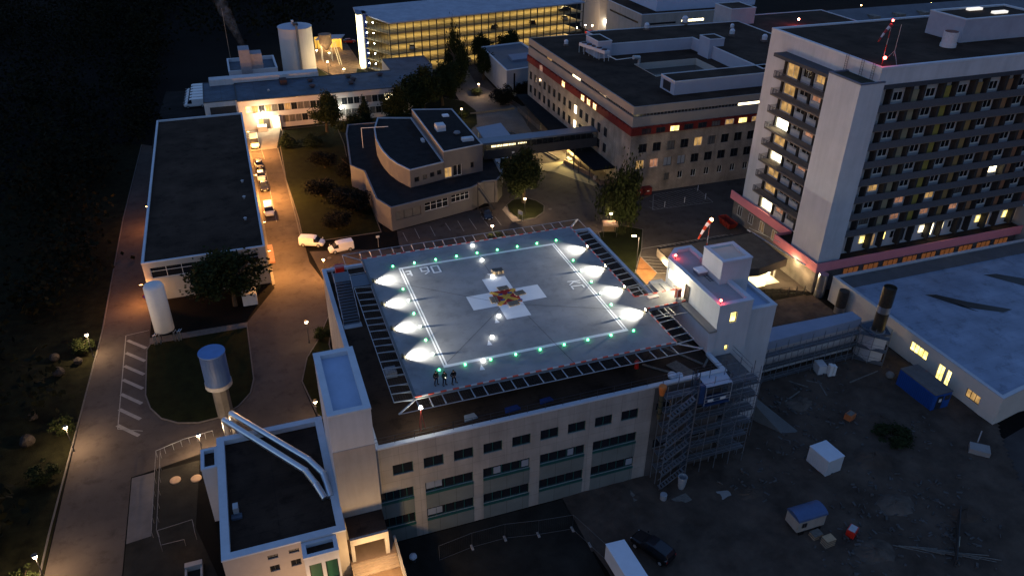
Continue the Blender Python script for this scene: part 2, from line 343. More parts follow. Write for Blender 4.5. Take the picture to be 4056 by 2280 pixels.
# lawns and kerbs
def lawn(name, pl, z=.10):
    slab(name, pl, 0, z, GRASS); q = MB(); inn = inset(pl, -.16)
    for i in range(len(pl)):
        j = (i + 1) % len(pl); q.prism([inn[i], inn[j], pl[j], pl[i]], 0, z + .02)
    struct(name + '_kerb', q, KERB)
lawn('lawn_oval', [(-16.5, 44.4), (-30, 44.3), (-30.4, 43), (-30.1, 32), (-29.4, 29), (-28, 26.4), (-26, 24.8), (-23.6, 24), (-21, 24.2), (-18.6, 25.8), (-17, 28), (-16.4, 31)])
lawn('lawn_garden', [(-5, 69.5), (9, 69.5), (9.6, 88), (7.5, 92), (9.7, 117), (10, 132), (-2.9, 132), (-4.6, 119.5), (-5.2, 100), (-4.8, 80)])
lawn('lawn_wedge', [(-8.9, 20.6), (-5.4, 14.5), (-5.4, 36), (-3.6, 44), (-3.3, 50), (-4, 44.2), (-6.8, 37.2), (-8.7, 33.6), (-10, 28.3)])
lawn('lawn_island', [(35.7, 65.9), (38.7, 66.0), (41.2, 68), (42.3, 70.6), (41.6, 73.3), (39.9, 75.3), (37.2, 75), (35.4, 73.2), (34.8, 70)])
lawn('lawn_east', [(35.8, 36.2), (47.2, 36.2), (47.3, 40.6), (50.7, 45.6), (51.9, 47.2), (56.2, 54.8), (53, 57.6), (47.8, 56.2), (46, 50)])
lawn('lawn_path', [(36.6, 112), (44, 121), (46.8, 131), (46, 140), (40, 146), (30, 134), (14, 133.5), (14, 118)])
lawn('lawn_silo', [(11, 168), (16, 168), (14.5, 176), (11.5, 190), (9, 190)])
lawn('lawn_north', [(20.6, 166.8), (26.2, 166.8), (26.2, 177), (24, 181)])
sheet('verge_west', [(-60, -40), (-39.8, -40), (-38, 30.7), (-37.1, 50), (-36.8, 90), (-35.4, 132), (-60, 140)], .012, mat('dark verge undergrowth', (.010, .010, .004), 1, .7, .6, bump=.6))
q = MB(); prev = None
for p in [(-39.7, -30), (-38.9, 10), (-37.9, 30.7), (-37, 50), (-36.7, 90), (-35.3, 132)]:
    if prev: q.obox(prev, (p[0] - prev[0], p[1] - prev[1]), .09, 0, .12)
    prev = p
struct('road_kerb_west', q, KERB)
slab('kerb_strip_path', [(-30.2, 44.6), (-16.4, 44.5), (-16.3, 45.9), (-30.2, 46.1)], 0, .06, KERB)
q = MB(); q.box(-5.45, -5.2, 70, 119.5, 0, .14).box(-11.75, -11.3, 56, 128, 0, .12); struct('street_kerb', q, KERB)
slab('pavement_strip', [(33.9, 65.5), (35.6, 65.6), (34.9, 72.8), (33.8, 71.4)], 0, .1, mat('warm pavement', (.22, .18, .14), .9, .15, 1))
sheet('orange_paving', [(47.4, 36.4), (50.8, 39.2), (50.85, 45.4), (47.4, 40.4)], .02, mat('red clinker paving', (.22, .10, .04), .9, .2, 1))
# painted markings
q = MB(); Z = .012
def line(a, b, w=.12, z=Z):
    d = Vector((b[0] - a[0], b[1] - a[1])).normalized(); nx, ny = -d.y * w / 2, d.x * w / 2
    q.quad((a[0] - nx, a[1] - ny, z), (b[0] - nx, b[1] - ny, z), (b[0] + nx, b[1] + ny, z), (a[0] + nx, a[1] + ny, z))
for a, b in (((15.4, 69.0), (15.3, 64.6)), ((12.9, 68), (12.9, 64.2)), ((18.4, 69), (18.3, 64.7)), ((21.5, 69.3), (21.6, 66)), ((24, 69.5), (23.9, 64.8)), ((26.4, 69.7), (26.4, 64.8)), ((28.9, 69.9), (29.0, 65.4)), ((31.4, 69), (31.4, 65.1))): line(a, b)
# cross hatch west road
line((-33.6, 48.0), (-33.2, 26)), line((-33.6, 48.0), (-30.4, 48.4)), line((-33.2, 26), (-30.2, 24.6))
for k in range(7): y = 46.6 - k * 3.3; line((-33.3, y), (-30.6, y - 3.0), .5)
# street lines by the hall
for k in range(5): line((-11.6, 118.4 - k * .95), (-8.9, 118.1 - k * .95), .1)
line((-9.15, 126), (-8.75, 113.5)); line((-9.0, 107), (-9.0, 80), .08)
# hatch near entrance hall
H = [(52.5, 48.0), (70.2, 48.0), (70.6, 47.0)]
line((52.5, 48), (70.2, 48), .16); line((52.5, 48), (50.9, 45.6), .16); line((50.9, 45.6), (50.9, 39.2), .16); line((50.9, 39.2), (53, 38.6), .16)
for k in range(22):
    x = 51.2 + k * .95; y1 = 47.9 if x > 52.4 else 45.8 + (x - 51) * 1.4; line((x, y1), (x + 2.6, y1 - 4.2), .14) if k > 4 else line((50.95, 45.4 - k * 1.25), (55, 43.4 - k * 1.25), .14)
# ambulance hatch by big building
line((62.3, 62), (75.8, 61.4), .12); line((66, 68.6), (76.2, 68.5), .12); line((76.2, 68.5), (75.8, 61.4), .12); line((62.3, 62), (66, 68.6), .12)
for k in range(19):
    x = 62.8 + k * .95
    a = (x, 61.9 if x < 75 else 62 + (x - 75)); b = (x - 3.3, 68.4)
    if x <= 75.6:
        if b[0] < 66: t = .5; b = (x - 2.0, 66.0) if x > 65 else (x - .6, 63.4)
        line(a, b, .11)
    else: line((75.8, 61.8 + (x - 75.6) * 1.6), (x - 3.3, 68.4), .11)
struct('road_markings', q, PAINT)

# ================================================================= main clinic building
M1 = thing('clinic_building', 'long beige panelled clinic building whose flat dark roof carries the helipad', 'building', (15, 15, 0))
ops = []
for k in range(9):                      # upper single windows
    x0 = -3.4 + k * 3.19; ops.append((x0 + 5, x0 + 5 + 2.1, 9.55, 10.95, 'teal'))
ops = [o for o in ops if o[1] < 32]
BAYS = ((-4.95, -1.45), (-.2, 5.0), (6.1, 11.4), (12.6, 17.9), (18.9, 24.3))
for x0, x1 in BAYS:
    ops.append((x0 + 5, x1 + 5, 6.1, 7.5, 'tealb')); ops.append((x0 + 5, x1 + 5, 2.3, 3.75, 'tealb'))
ops += [(31.4, 33.2, 9.9, 11, 'dark'), (34.2, 38.6, 8.7, 9.9, 'dark'), (31.6, 33.6, 4.2, 5.6, 'dark'), (34.4, 38.8, 4.4, 5.7, 'dark')]
block(M1, rect(-5, 35, -3.05, 34.4), 0, 13.5, CLAD, DARKROOF, {0: ops}, pw=.5, ph=.25)
for z0, z1 in ((3.8, 5.75), (.0, 1.95)):
    for a, b in BAYS:
        MB().box(a, b, -3.075, -3.055, z0, z1).build('spandrel', CLADD, M1)
for z in (5.76, 1.96):
    for a, b in BAYS:
        MB().box(a, b, -3.11, -3.055, z, z + .34).build('window_sill', TEAL, M1)
for x, z, a in ((-.1, 6.5, 1.7), (-.1, 2.6, 1.6), (7.3, 6.3, .8), (10.5, 6.3, .8), (15.9, 6.3, .7), (23.4, 2.5, .8)):
    MB().box(x, x + a, -2.93, -2.9, z, z + .9).build('blind', BLUEGL, M1)
q = MB().box(-4.9, 35, -2.75, -2.72, 13.5, 13.53).box(-4.9, 35, -2.75, -2.72, 14.1, 14.13).box(-4.9, 35, -2.75, -2.72, 14.55, 14.58)
for k in range(21): q.bar((-4.9 + k * 2, -2.73, 13.4), (-4.9 + k * 2, -2.73, 14.6), .025)
q.build('roof_railing', DKMET, M1)
bops = [o for o in ops if o[0] > 30.9]
q = MB(); wallseg(q, (25.95, -3.075), (35, -3.075), 0, 13.2, [(o[0] - 30.95, o[1] - 30.95, o[2], o[3]) for o in bops if o[1] < 39.9], .03); q.build('bare_wall', mat('bare dark concrete', (.075, .072, .07), .9, .3, .5), M1)
# stair tower
TW = thing('stair_tower', 'tall white render stair tower with blue grey sunk roof at the corner of the clinic', 'tower', (-7, 1.2, 0))
block(TW, rect(-9, -5.03, -4, 6.3), 0, 19.6, WHITE, mat('blue roof sheet', (.30, .38, .52), .6, .08, .5), pw=.62, ph=.45)
q = MB(); q.box(-9.03, -5, -4.03, -4.0, 0, 15.2); q.build('lower_panel', CREAM, TW)  # lower south face coloured warmer than the render above
# low link roof and portico
PT = thing('entrance_portico', 'small cream entrance portico with flat dark roof between tower and annexe', 'portico', (-7, -5.5, 0))
MB().box(-8.75, -5.0, -7.05, -6.75, 5.55, 6.35).build('canopy_beam', CREAM, PT); MB().box(-8.8, -5.05, -6.74, -4.05, 6.2, 6.45).build('roof', DARKROOF, PT); MB().box(-5.3, -5.05, -6.74, -4.05, 0, 6.19).build('side_wall', CREAM, PT)
MB().box(-8.75, -8.4, -7.05, -6.7, 3.3, 5.54).build('pillar', CREAM, PT); MB().box(-5.4, -5.0, -7.05, -6.75, 3.3, 5.54).build('pillar', CREAM, PT)
MB().box(-8.95, -4.4, -7.2, -4.1, 0, 3.3).build('landing', mat('brown landing slabs', (.17, .12, .09), .9, .2, .8), PT)
window(PT, (-8.3, -4.6), (-5.4, -4.6), 3.32, 5.5, 'teal', .02, 'glass_door')
q = MB()
for k in range(4): q.box(-8.95, -4.4, -7.2 - (k + 1) * .34, -7.2 - k * .34 - .003, 0, 3.18 - k * .13)
solo('outdoor_steps', q, mat('warm stone steps', (.30, .23, .17), .9, .15, 1), 'broad stone steps leading up to the cream portico', 'steps')
solo('ramp_wall', MB().box(-4.35, -4.1, -14, -5.2, 0, 3.5), CREAM, 'thin cream side wall right of the broad stone steps', 'wall')
slab('forecourt_terrace', [(-9.8, -14), (-4.36, -14), (-4.36, -8.58), (-9.8, -8.58)], 0, 2.7, mat('orange clinker terrace', (.17, .11, .07), .9, .2, 1))
# annexe in front left
AX = thing('annexe_building', 'low cream annexe with dark flat roof and pale parapet left of the stair tower', 'building', (-14.5, 1.7, 0))
fo = [(3.9, 4.85, 6.6, 7.15, 'grey'), (5.85, 6.8, 6.7, 7.2, 'grey'), (3.9, 4.8, 4.9, 5.7, 'dark'), (5.85, 6.8, 4.9, 5.75, 'dark'), (3.9, 4.8, 2.9, 3.7, 'dark')]
block(AX, rect(-20.3, -9.02, -7, 10.4), 0, 8, mat('cream ribbed render', (.38, .335, .29), .9, .08, .6), DARKROOF, {0: fo}, pw=.75, ph=.55)
q = MB(); BX = rect(-22.0, -20.35, 6.2, 9.35)
B2 = thing('annexe_side_box', 'small white box extension on the left flank of the low annexe', 'extension', (-21.2, 7.8, 0)); block(B2, BX, 0, 7.7, WHITE, DARKROOF, pw=.3, ph=.4)
B3 = thing('annexe_stair_box', 'white projecting box with two tall green shutters on the annexe front', 'extension', (-11.6, -7.9, 0))
block(B3, rect(-13.2, -10, -8.9, -7.02), 0, 7.7, WHITE, DARKROOF, {0: [(.35, 1.5, 4.0, 6.6, 'green'), (1.85, 3.0, 4.0, 6.6, 'green')]}, pw=.35, ph=.4)
VB = thing('roof_vent_box', 'small blue grey vent hood standing on the annexe roof', 'roof vent', (-18.8, -1, 7.45)); MB().box(-19.3, -18.3, -1.8, -1.2, 7.45, 7.7).build('base_plate', BLUEROOF, VB); MB().box(-19.05, -18.55, -1.2, -.4, 7.46, 8.4).build('hood', GALV, VB)
# exhaust tower and ducts
VT = thing('exhaust_tower', 'blue grey ribbed exhaust cylinder standing on a slim concrete column', 'exhaust tower', (-20.2, 24.4, 0))
MB().lathe((-20.2, 24.4, 0), [(0, 1.0), (5.2, 1.0)], 8).build('column', mat('weathered column', (.10, .095, .09), .9, .2, .6), VT)
MB().lathe((-20.2, 24.4, 0), [(4.7, 1.1), (5.0, 1.65), (5.6, 1.65)], 24).build('collar', mat('grey collar', (.25, .25, .25), .7, .1, 1), VT)
pr = []
for k in range(26): pr += [(5.6 + k * .17, 1.55), (5.6 + k * .17 + .1, 1.55), (5.6 + k * .17 + .11, 1.47), (5.6 + k * .17 + .16, 1.47)]
MB().lathe((-20.2, 24.4, 0), pr, 28).build('ribbed_drum', mat('blue grey ribbed sheet', (.065, .125, .26), .5, .08, 1), VT)
MB().lathe((-20.2, 24.4, 10.0), [(0, 1.62), (.12, 1.62)], 28).build('lid', mat('blue drum lid', (.09, .18, .38), .5, .1, 1), VT)
def duct(lab, pts, joints):
    d = thing('ventilation_duct', lab, 'duct', (*pts[0][:2], pts[0][2]), 0, 'steel ducts over the annexe roof')
    for a, b in zip(pts, pts[1:]): MB().bar(a, b, .34, 14).build('duct_section', CHROME, d, smooth=False)
    for p in joints: MB().ball(p, .37, 12, 8).build('duct_elbow', CHROME, d)
duct('left of the two polished steel ducts crossing the annexe roof', [(-19.3, 12.5, 1), (-19.3, 12.5, 8.6), (-11.7, 1.7, 8.5), (-10.9, -.6, 8.5), (-10.3, -2.2, 7.9)], [(-19.3, 12.5, 8.6), (-11.7, 1.7, 8.5), (-10.9, -.6, 8.5)])
duct('right of the two polished steel ducts, next to the stair tower', [(-18.5, 13.3, 1), (-18.5, 13.3, 8.7), (-11.2, 3.3, 8.5), (-10.0, .7, 8.5), (-9.7, -2.2, 7.9)], [(-18.5, 13.3, 8.7), (-11.2, 3.3, 8.5), (-10.0, .7, 8.5)])
# ================================================================= helipad
PZ = 16.5
HP = thing('helipad', 'raised square grey helipad with white border, cross and floodlit edges', 'helipad', (14.9, 15.1, 13.5))
dk = [(0, 0), (29.9, 0), (29.9, 7.25), (35.45, 7.35), (35.45, 10.1), (29.9, 10.15), (29.9, 30.2), (0, 30.2)]
q = MB(); q.prism(dk, PZ - .35, PZ); q.build('deck', DECK, HP)
q = MB(); q.cur = 0
def band(q, a, b, n, z0=PZ - .05, z1=PZ + .05, w=.075):
    d = Vector((b[0] - a[0], b[1] - a[1])); L = d.length; d /= L
    for k in range(n):
        q.cur = k % 2; s = (a[0] + d.x * L * k / n, a[1] + d.y * L * k / n); q.obox(s, (d.x, d.y), w, z0, z1, L / n)
for a, b, n in (((0, 0), (29.9, 0), 46), ((29.9, 0), (29.9, 7.25), 11), ((29.9, 7.25), (35.45, 7.35), 9), ((29.9, 10.1), (35.45, 10.1), 9), ((29.9, 10.1), (29.9, 30.2), 31), ((0, 30.2), (29.9, 30.2), 46)):
    q = MB(); band(q, a, b, n); q.build('edge_band', [BANDR, mat('white edge band', (.42, .42, .42), .7, .1, 3)], HP)
q = MB(); q.box(-.12, .1, 0, 30.2, PZ - .3, PZ + .03).build('west_edge_strip', mat('dark grating', (.10, .11, .12), .7, .2, 3), HP)
q = MB(); z = PZ + .005
def strip(x0, x1, y0, y1, z=PZ + .005): q.quad((x0, y0, z), (x1, y0, z), (x1, y1, z), (x0, y1, z))
strip(4.0, 25.85, 3.75, 4.2); strip(4.0, 25.85, 25.9, 26.3)
strip(4.0, 4.18, 4.2, 25.9); strip(4.32, 4.5, 4.2, 25.9); strip(25.35, 25.53, 4.2, 25.9); strip(25.67, 25.85, 4.2, 25.9)
strip(13.4, 16.45, 10.4, 20.05); strip(10.3, 13.4, 13.5, 16.7); strip(16.45, 19.65, 13.5, 16.7)
for tx, ty in ((15, 29.9), (14.95, 25.6), (12.15, 10.5), (9.95, 6.55), (7.8, 2.5)):
    q.tri((tx - .32, ty - .35, z), (tx + .25, ty - .45, z), (tx + .12, ty + .6, z))
q.tri((14.4, 21.2, z), (15.1, 21.1, z), (14.9, 20.3, z))
def glyph(strokes, o, w=.24, s=1, rot=0, dz=.007):
    c, sn = math.cos(rot), math.sin(rot)
    for i, (a, b) in enumerate(strokes):
        A = (o[0] + s * (a[0] * c - a[1] * sn), o[1] + s * (a[0] * sn + a[1] * c)); B = (o[0] + s * (b[0] * c - b[1] * sn), o[1] + s * (b[0] * sn + b[1] * c))
        d = Vector((B[0] - A[0], B[1] - A[1])).normalized(); nx, ny = -d.y * w / 2, d.x * w / 2; zz = PZ + dz + i * .001
        A = (A[0] - d.x * w * .5, A[1] - d.y * w * .5); B = (B[0] + d.x * w * .5, B[1] + d.y * w * .5)
        q.quad((A[0] - nx, A[1] - ny, zz), (B[0] - nx, B[1] - ny, zz), (B[0] + nx, B[1] + ny, zz), (A[0] + nx, A[1] + ny, zz))
glyph([((0, 0), (0, 1.2)), ((0, 1.2), (-.45, 1.2)), ((0, .45), (-.4, .45))], (5.25, 23.9), .26)
glyph([((0, 1.7), (.9, 1.7)), ((0, .75), (.9, .75)), ((0, .75), (0, 1.7)), ((.9, 1.7), (.9, .5)), ((.9, .5), (.3, 0))], (6.7, 23.7), .2)
glyph([((0, 1.7), (.9, 1.7)), ((0, 0), (.9, 0)), ((0, 0), (0, 1.7)), ((.9, 1.7), (.9, 0))], (8.1, 23.65), .22)
glyph([((23.55, 16.1), (25.0, 15.9)), ((24.2, 15.85), (23.5, 15.3)), ((24.2, 15.85), (24.85, 15.35)), ((23.5, 14.9), (24.95, 14.75)), ((23.5, 14.9), (23.5, 14.25)), ((24.95, 14.75), (24.95, 14.25))], (0, 0), .17)
q.build('deck_markings', DECKW, HP)
q = MB()
for a, b in (((0.1, 24.9), (14, 14)), ((4.5, 4.5), (13.5, 13)), ((16, 13), (29, 7.2)), ((16, 10.4), (17.5, 0)), ((14.9, 21), (14.9, 29))):
    d = Vector((b[0] - a[0], b[1] - a[1])).normalized(); nx, ny = -d.y * .025, d.x * .025
    q.quad((a[0] - nx, a[1] - ny, PZ + .012), (b[0] - nx, b[1] - ny, PZ + .012), (b[0] + nx, b[1] + ny, PZ + .012), (a[0] + nx, a[1] + ny, PZ + .012))
q.build('deck_joints', mat('dark joint line', (.05, .05, .05), .9, 0), HP)
q = MB()
for x in (2, 8.5, 15, 22.5, 28):
    for y in (5, 12, 20, 27): q.bar((x, y, 13.2), (x, y, PZ - .35), .16, 8)
for y in (5, 12, 20, 27): q.box(0, 29.9, y - .12, y + .12, PZ - .75, PZ - .36)
q.build('substructure', DKMET, HP)
# safety net frames round the deck
NZ = PZ - .25
NET = mat('safety net mesh', (.06, .065, .07), .8, .1, 2)
def net(a, b, out, n, name='safety_frame'):
    f = thing(name, {'S': 'long steel safety net frame along the front edge of the helipad', 'W': 'steel safety net frame along the left helipad edge beside the stairs', 'N': 'steel safety net frame along the rear helipad edge', 'E': 'steel safety net frame on the right helipad edge behind the walkway', 'E2': 'short steel safety net frame on the right helipad edge before the walkway', 'B': 'net frame along the rear side of the short walkway', 'C': 'net frame along the front side of the short walkway'}[out[2]], 'safety net', (a[0], a[1], NZ), 0, 'safety net frames around the helipad')
    L = math.hypot(b[0] - a[0], b[1] - a[1]); ux, uy = (b[0] - a[0]) / L, (b[1] - a[1]) / L; ox, oy = out[:2]; q = MB(); dz = .12
    q.bar((a[0] + ox, a[1] + oy, NZ + dz), (b[0] + ox, b[1] + oy, NZ + dz), .045); q.bar((*a, NZ), (*b, NZ), .05)
    k = 0; s = .0
    while s <= L + .01:
        q.bar((a[0] + ux * s, a[1] + uy * s, NZ), (a[0] + ux * s + ox, a[1] + uy * s + oy, NZ + dz), .055); 
        q.bar((a[0] + ux * (s + .09), a[1] + uy * (s + .09), NZ - .25), (a[0] + ux * (s + .09) + ox * .9, a[1] + uy * (s + .09) + oy * .9, NZ + dz - .03), .03)
        s += (1.35, 1.35, 1.7)[k % 3]; k += 1
    q.build('frame', GALV, f)
    q = MB(); step = .24
    for i in range(int(L / step)):
        q.bar((a[0] + ux * i * step, a[1] + uy * i * step, NZ - .02), (a[0] + ux * i * step + ox, a[1] + uy * i * step + oy, NZ + dz - .03), .007, 3, cap=False)
    m = int(math.hypot(ox, oy) / step)
    for i in range(1, m): q.bar((a[0] + ox * i / m, a[1] + oy * i / m, NZ + dz * i / m - .02), (b[0] + ox * i / m, b[1] + oy * i / m, NZ + dz * i / m - .02), .007, 3, cap=False)
    q.build('net', NET, f); return f
f = net((0, -.1), (29.9, -.1), (0, -1.85, 'S'), 20)
q = MB()
for a, b in (((0, 0), (-2.15, -1.9)), ((29.9, 0), (32.1, -1.9))):
    q.bar((*a, NZ), (*b, NZ + .12), .06)
    q.bar((a[0] + .15, a[1], NZ), (b[0] + .15, b[1], NZ + .12), .04)
q.bar((-2.15, -1.95, NZ + .12), (0, -1.95, NZ + .12), .045).bar((29.9, -1.95, NZ + .12), (32.1, -1.95, NZ + .12), .045); q.build('corner_brace', GALV, f)
net((-.15, 0), (-.15, 23.4), (-2.05, 0, 'W'), 16); net((0, 30.3), (29.9, 30.3), (0, 2.1, 'N'), 20)
net((30, 10.2), (30, 30.2), (2.1, 0, 'E'), 14); net((30, 0), (30, 7.1), (2.2, 0, 'E2'), 5)
net((30.1, 10.25), (35.3, 10.25), (0, 2.1, 'B'), 4); net((30.1, 7.1), (35.3, 7.2), (0, -2, 'C'), 4)
f = thing('safety_frame', 'short steel safety net frame at the rear left helipad corner above the red box', 'safety net', (-.15, 27, NZ), 0, 'safety net frames around the helipad')
q = MB(); q.bar((-.15, 27, NZ), (-2.3, 27, NZ), .05).bar((-2.3, 27, NZ), (-2.3, 32.4, NZ + .1), .045).bar((-.15, 27, NZ), (-.15, 30.2, NZ), .05).bar((-.15, 28.6, NZ), (-2.3, 28.6, NZ), .05).bar((0, 30.2, NZ), (-2.3, 32.4, NZ + .1), .06).bar((-2.3, 32.4, NZ + .1), (0, 32.4, NZ + .1), .045); q.build('frame_rails', GALV, f)
f = thing('safety_frame', 'sharp steel net frame corner at the rear right of the helipad', 'safety net', (30, 30.2, NZ), 0, 'safety net frames around the helipad')
q = MB(); q.bar((29.9, 30.2, NZ), (32.1, 32.4, NZ + .1), .06).bar((29.7, 30.2, NZ), (31.9, 32.4, NZ + .1), .04).bar((29.9, 32.4, NZ + .1), (32.1, 32.4, NZ + .1), .045).bar((32.1, 30.2, NZ + .1), (32.1, 32.4, NZ + .1), .045); q.build('frame_rails', GALV, f)
# floodlights
def flood_proto():
    t = thing('floodlight', 'low floodlight', 'floodlight', (0, 0, 0), 0, 'low floodlights on the helipad edges', local=True)
    MB().box(-.12, .12, -.16, .16, 0, .06).bar((0, -.14, .05), (0, -.14, .3), .025).bar((0, .14, .05), (0, .14, .3), .025).build('bracket', DKMET, t)
    MB().box(-.13, .1, -.2, .2, .16, .46).build('housing', mat('floodlight body', (.10, .09, .05), .5, 0), t)
    q = MB(); q.quad((.104, -.17, .19), (.104, .17, .19), (.104, .17, .43), (.104, -.17, .43)); q.build('lens', glow('floodlight lens', (1, .80, .42), 9), t)
    l = lamp_light(t, (.16, 0, .48), 1500, (1, .93, .78), .10, 'SPOT', (math.radians(76), 0, math.radians(-90)), spot_size=math.radians(100), spot_blend=1)
    return t
fp = flood_proto(); u = 0
OR = ('nearest the three people', 'second from the front', 'third from the front', 'farthest back')
for i, y in enumerate((6.9, 12.6, 18.1, 23.8)): place(fp, u, (.25, y, PZ), 0, 'low floodlight on the left helipad edge, ' + OR[i]); u = 1
for i, y in enumerate((6.7, 12.3, 17.8, 23.5)): place(fp, 1, (29.65, y, PZ), PI, 'low floodlight on the right helipad edge, ' + ('front one before the walkway', 'first behind the walkway', 'second behind the walkway', 'farthest back')[i])
for o in [o for o in bpy.data.objects if o.type == 'LIGHT' and o.data.type == 'SPOT']:
    o.data = o.data.copy(); o.data.energy *= R.uniform(.75, 1.3); o.rotation_euler.x += R.uniform(-.05, .04); o.rotation_euler.z += R.uniform(-.08, .08)
# marker lights
def marker(lab, cat, grp, c, s, r=.115):
    t = thing('marker_light', lab, cat, (0, 0, 0), 0, grp, local=True); MB().lathe((0, 0, 0), [(0, .2), (.05, .2)], 12).build('base', GALV, t)
    MB().ball((0, 0, .14), r, 12, 8, .85).build('dome', glow(lab[:12], c, s), t); return t
gp = marker('green edge light on the helipad border', 'marker light', 'green edge lights of the helipad', (.06, 1, .26), 4); u = 0
gpos = [(3.4 + 2.865 * k, 26.8) for k in range(9)] + [(3.4 + 2.865 * k, 3.45) for k in range(9)] + [(3.4, 20.8), (3.4, 15), (3.4, 9.25), (26.3, 20.8), (26.3, 15), (26.3, 9.3)]
for i, (x, y) in enumerate(gpos):
    row = 'rear' if i < 9 else 'front' if i < 18 else 'left' if i < 21 else 'right'
    nm = ('first', 'second', 'third', 'fourth', 'fifth', 'sixth', 'seventh', 'eighth', 'ninth')
    if i < 18: lab = 'green edge light, %s from the left in the %s row of the helipad' % (nm[i % 9], row)
    else: lab = 'green edge light, %s from the back along the %s border line of the helipad' % (nm[(i - 18) % 3], row)
    place(gp, u, (x, y, PZ), 0, lab); u = 1
wp = marker('pale white light', 'marker light', 'pale lights beside the floodlight patches', (.75, 1, .7), 3, .13); u = 0
for x in (3.45, 26.25):
    for i, y in enumerate((6.4, 12.1, 18)): place(wp, u, (x, y, PZ), 0, 'pale marker light on the %s border line, %s from the front' % ('left' if x < 9 else 'right', nm[i])); u = 1
ap = marker('bright white approach light', 'marker light', 'white arrow lights across the helipad', (1, .96, .86), 7, .2); u = 0
for i, (x, y) in enumerate(((8.3, 3.5), (10.6, 7.4), (12.7, 11.3), (14.9, 20.2), (14.9, 24.7), (14.9, 29))):
    place(ap, u, (x, y, PZ), 0, 'white light at the tip of a painted triangle, %s from the front' % nm[i]); u = 1
# pallets and red cloth
def pallet_proto():
    t = thing('pallet', 'pallet', 'pallet', (0, 0, 0), 0, 'wooden pallets weighing down the red cloth', local=True); q = MB()
    for k in range(7): q.box(-.6, .6, -.4 + k * .117, -.4 + k * .117 + .09, .122, .144)
    q.build('deck_boards', WOODG, t); q = MB()
    for x in (-.6, -.07, .46):
        for y in (-.4, -.05, .3): q.box(x, x + .14, y, y + .1, .022, .1)
        q.box(x, x + .14, -.4, .4, .1, .12)
    q.build('blocks', WOOD, t); q = MB()
    for y in (-.4, -.05, .3): q.box(-.6, .6, y, y + .1, 0, .02)
    q.build('runners', WOOD, t); return t
pp = pallet_proto()
for i, (x, y, a, k, lab) in enumerate(((15.2, 17.05, .05, 1, 'weathered pallet behind the red cloth on the cross'), (16.75, 15.35, .15, 1, 'weathered pallet right of the red cloth'), (13.3, 14.85, 1.5, 1, 'weathered pallet left of the red cloth'), (15.25, 13.35, .1, 1, 'light wooden pallet in front of the red cloth'), (15.85, 21.1, 0, 3, 'stack'))):
    for j in range(k):
        l2 = lab if k == 1 else ('lowest', 'middle', 'topmost')[j] + ' pallet of the stack behind the white cross'
        place(pp, i + j > 0, (x, y, PZ + .01 + j * .146), a, l2, 'pallets stacked behind the cross' if k > 1 else None, (1.15, 1.15, 1))
RC = thing('red_cloth', 'red square cloth with a diagonal yellow cross laid on the white deck cross', 'cloth', (15, 15.1, PZ))
MB().box(13.5, 16.5, 13.55, 16.75, PZ + .012, PZ + .03).build('cloth', mat('red tarp', (.30, .012, .012), .75, .15, 3, bump=.3), RC)
q = MB(); q.obox((13.4, 16.7), (3.0, -3.0), .26, PZ + .031, PZ + .05); q.obox((13.5, 13.5), (3.0, 3.1), .26, PZ + .051, PZ + .07); q.build('yellow_cross', mat('yellow webbing', (.50, .28, .03), .7, .15, 4, bump=.3), RC)
for x, y in ((14.4, 15.75), (15.65, 15.8), (14.3, 14.5), (16.3, 13.85)): MB().box(x - .28, x + .28, y - .13, y + .13, PZ + .071, PZ + .12).build('blue_pad', mat('blue strap pad', (.01, .03, .16), .7, 0), RC)
# roof stairs to the deck
ST = thing('roof_stairs', 'dark steel stairs with railings from the clinic roof up to the helipad', 'stairs', (-3.2, 23, 13.25))
q = MB()
for k in range(15): q.box(-4.3, -2.4, 20.0 + k * .37, 20.4 + k * .37, 13.3 + k * .2, 13.36 + k * .2)
q.build('treads', mat('galvanised treads', (.10, .12, .15), .5, .1, 3, .4), ST)
MB().box(-4.35, -2.3, 25.5, 27.9, 16.25, 16.32).box(-2.3, -.1, 23.7, 26.6, 16.25, 16.32).build('landing', mat('galvanised treads', (.1, .12, .15)), ST)
MB().box(-4.4, -2.2, 19.2, 20.2, 13.27, 13.34).build('foot_plate', GALV, ST)
q = MB()
for x in (-4.35, -2.35):
    q.bar((x, 20, 14.3), (x, 25.5, 17.3), .035).bar((x, 20, 13.8), (x, 25.5, 16.8), .025)
    for k in range(6): q.bar((x, 20 + k * 1.1, 13.3 + k * .6), (x, 20 + k * 1.1, 14.3 + k * .6), .03)
q.bar((-4.35, 25.5, 17.3), (-4.35, 27.9, 17.3), .035).bar((-4.35, 27.9, 16.3), (-4.35, 27.9, 17.3), .035).bar((-4.35, 27.9, 17.3), (-2.3, 27.9, 17.3), .035)
q.build('railing', GALV, ST)
RB = thing('fire_box', 'red fire equipment box on the clinic roof left of the helipad', 'cabinet', (-3.4, 29.6, 13.25)); MB().box(-3.7, -2.6, 28.9, 30.0, 15.3, 16.35).build('cabinet', CARR, RB); MB().box(-3.75, -2.55, 28.85, 30.05, 16.36, 16.42).build('lid', CARR, RB); MB().box(-3.6, -2.7, 29, 29.9, 13.25, 15.29).build('stand', DKMET, RB)
solo('equipment_box', MB().box(-1.5, -.3, 8.0, 9.3, 13.26, 13.95).box(-1.3, -.5, 8.2, 9.1, 13.96, 14.05), mat('pale plastic box', (.25, .27, .3), .6, .05, 1), 'pale equipment box on the roof under the left safety net', 'box')
ML = thing('approach_lamp_mast', 'short lattice mast with a white lamp below the front left net corner', 'lamp mast', (.2, -1.2, 13.25))
q = MB()
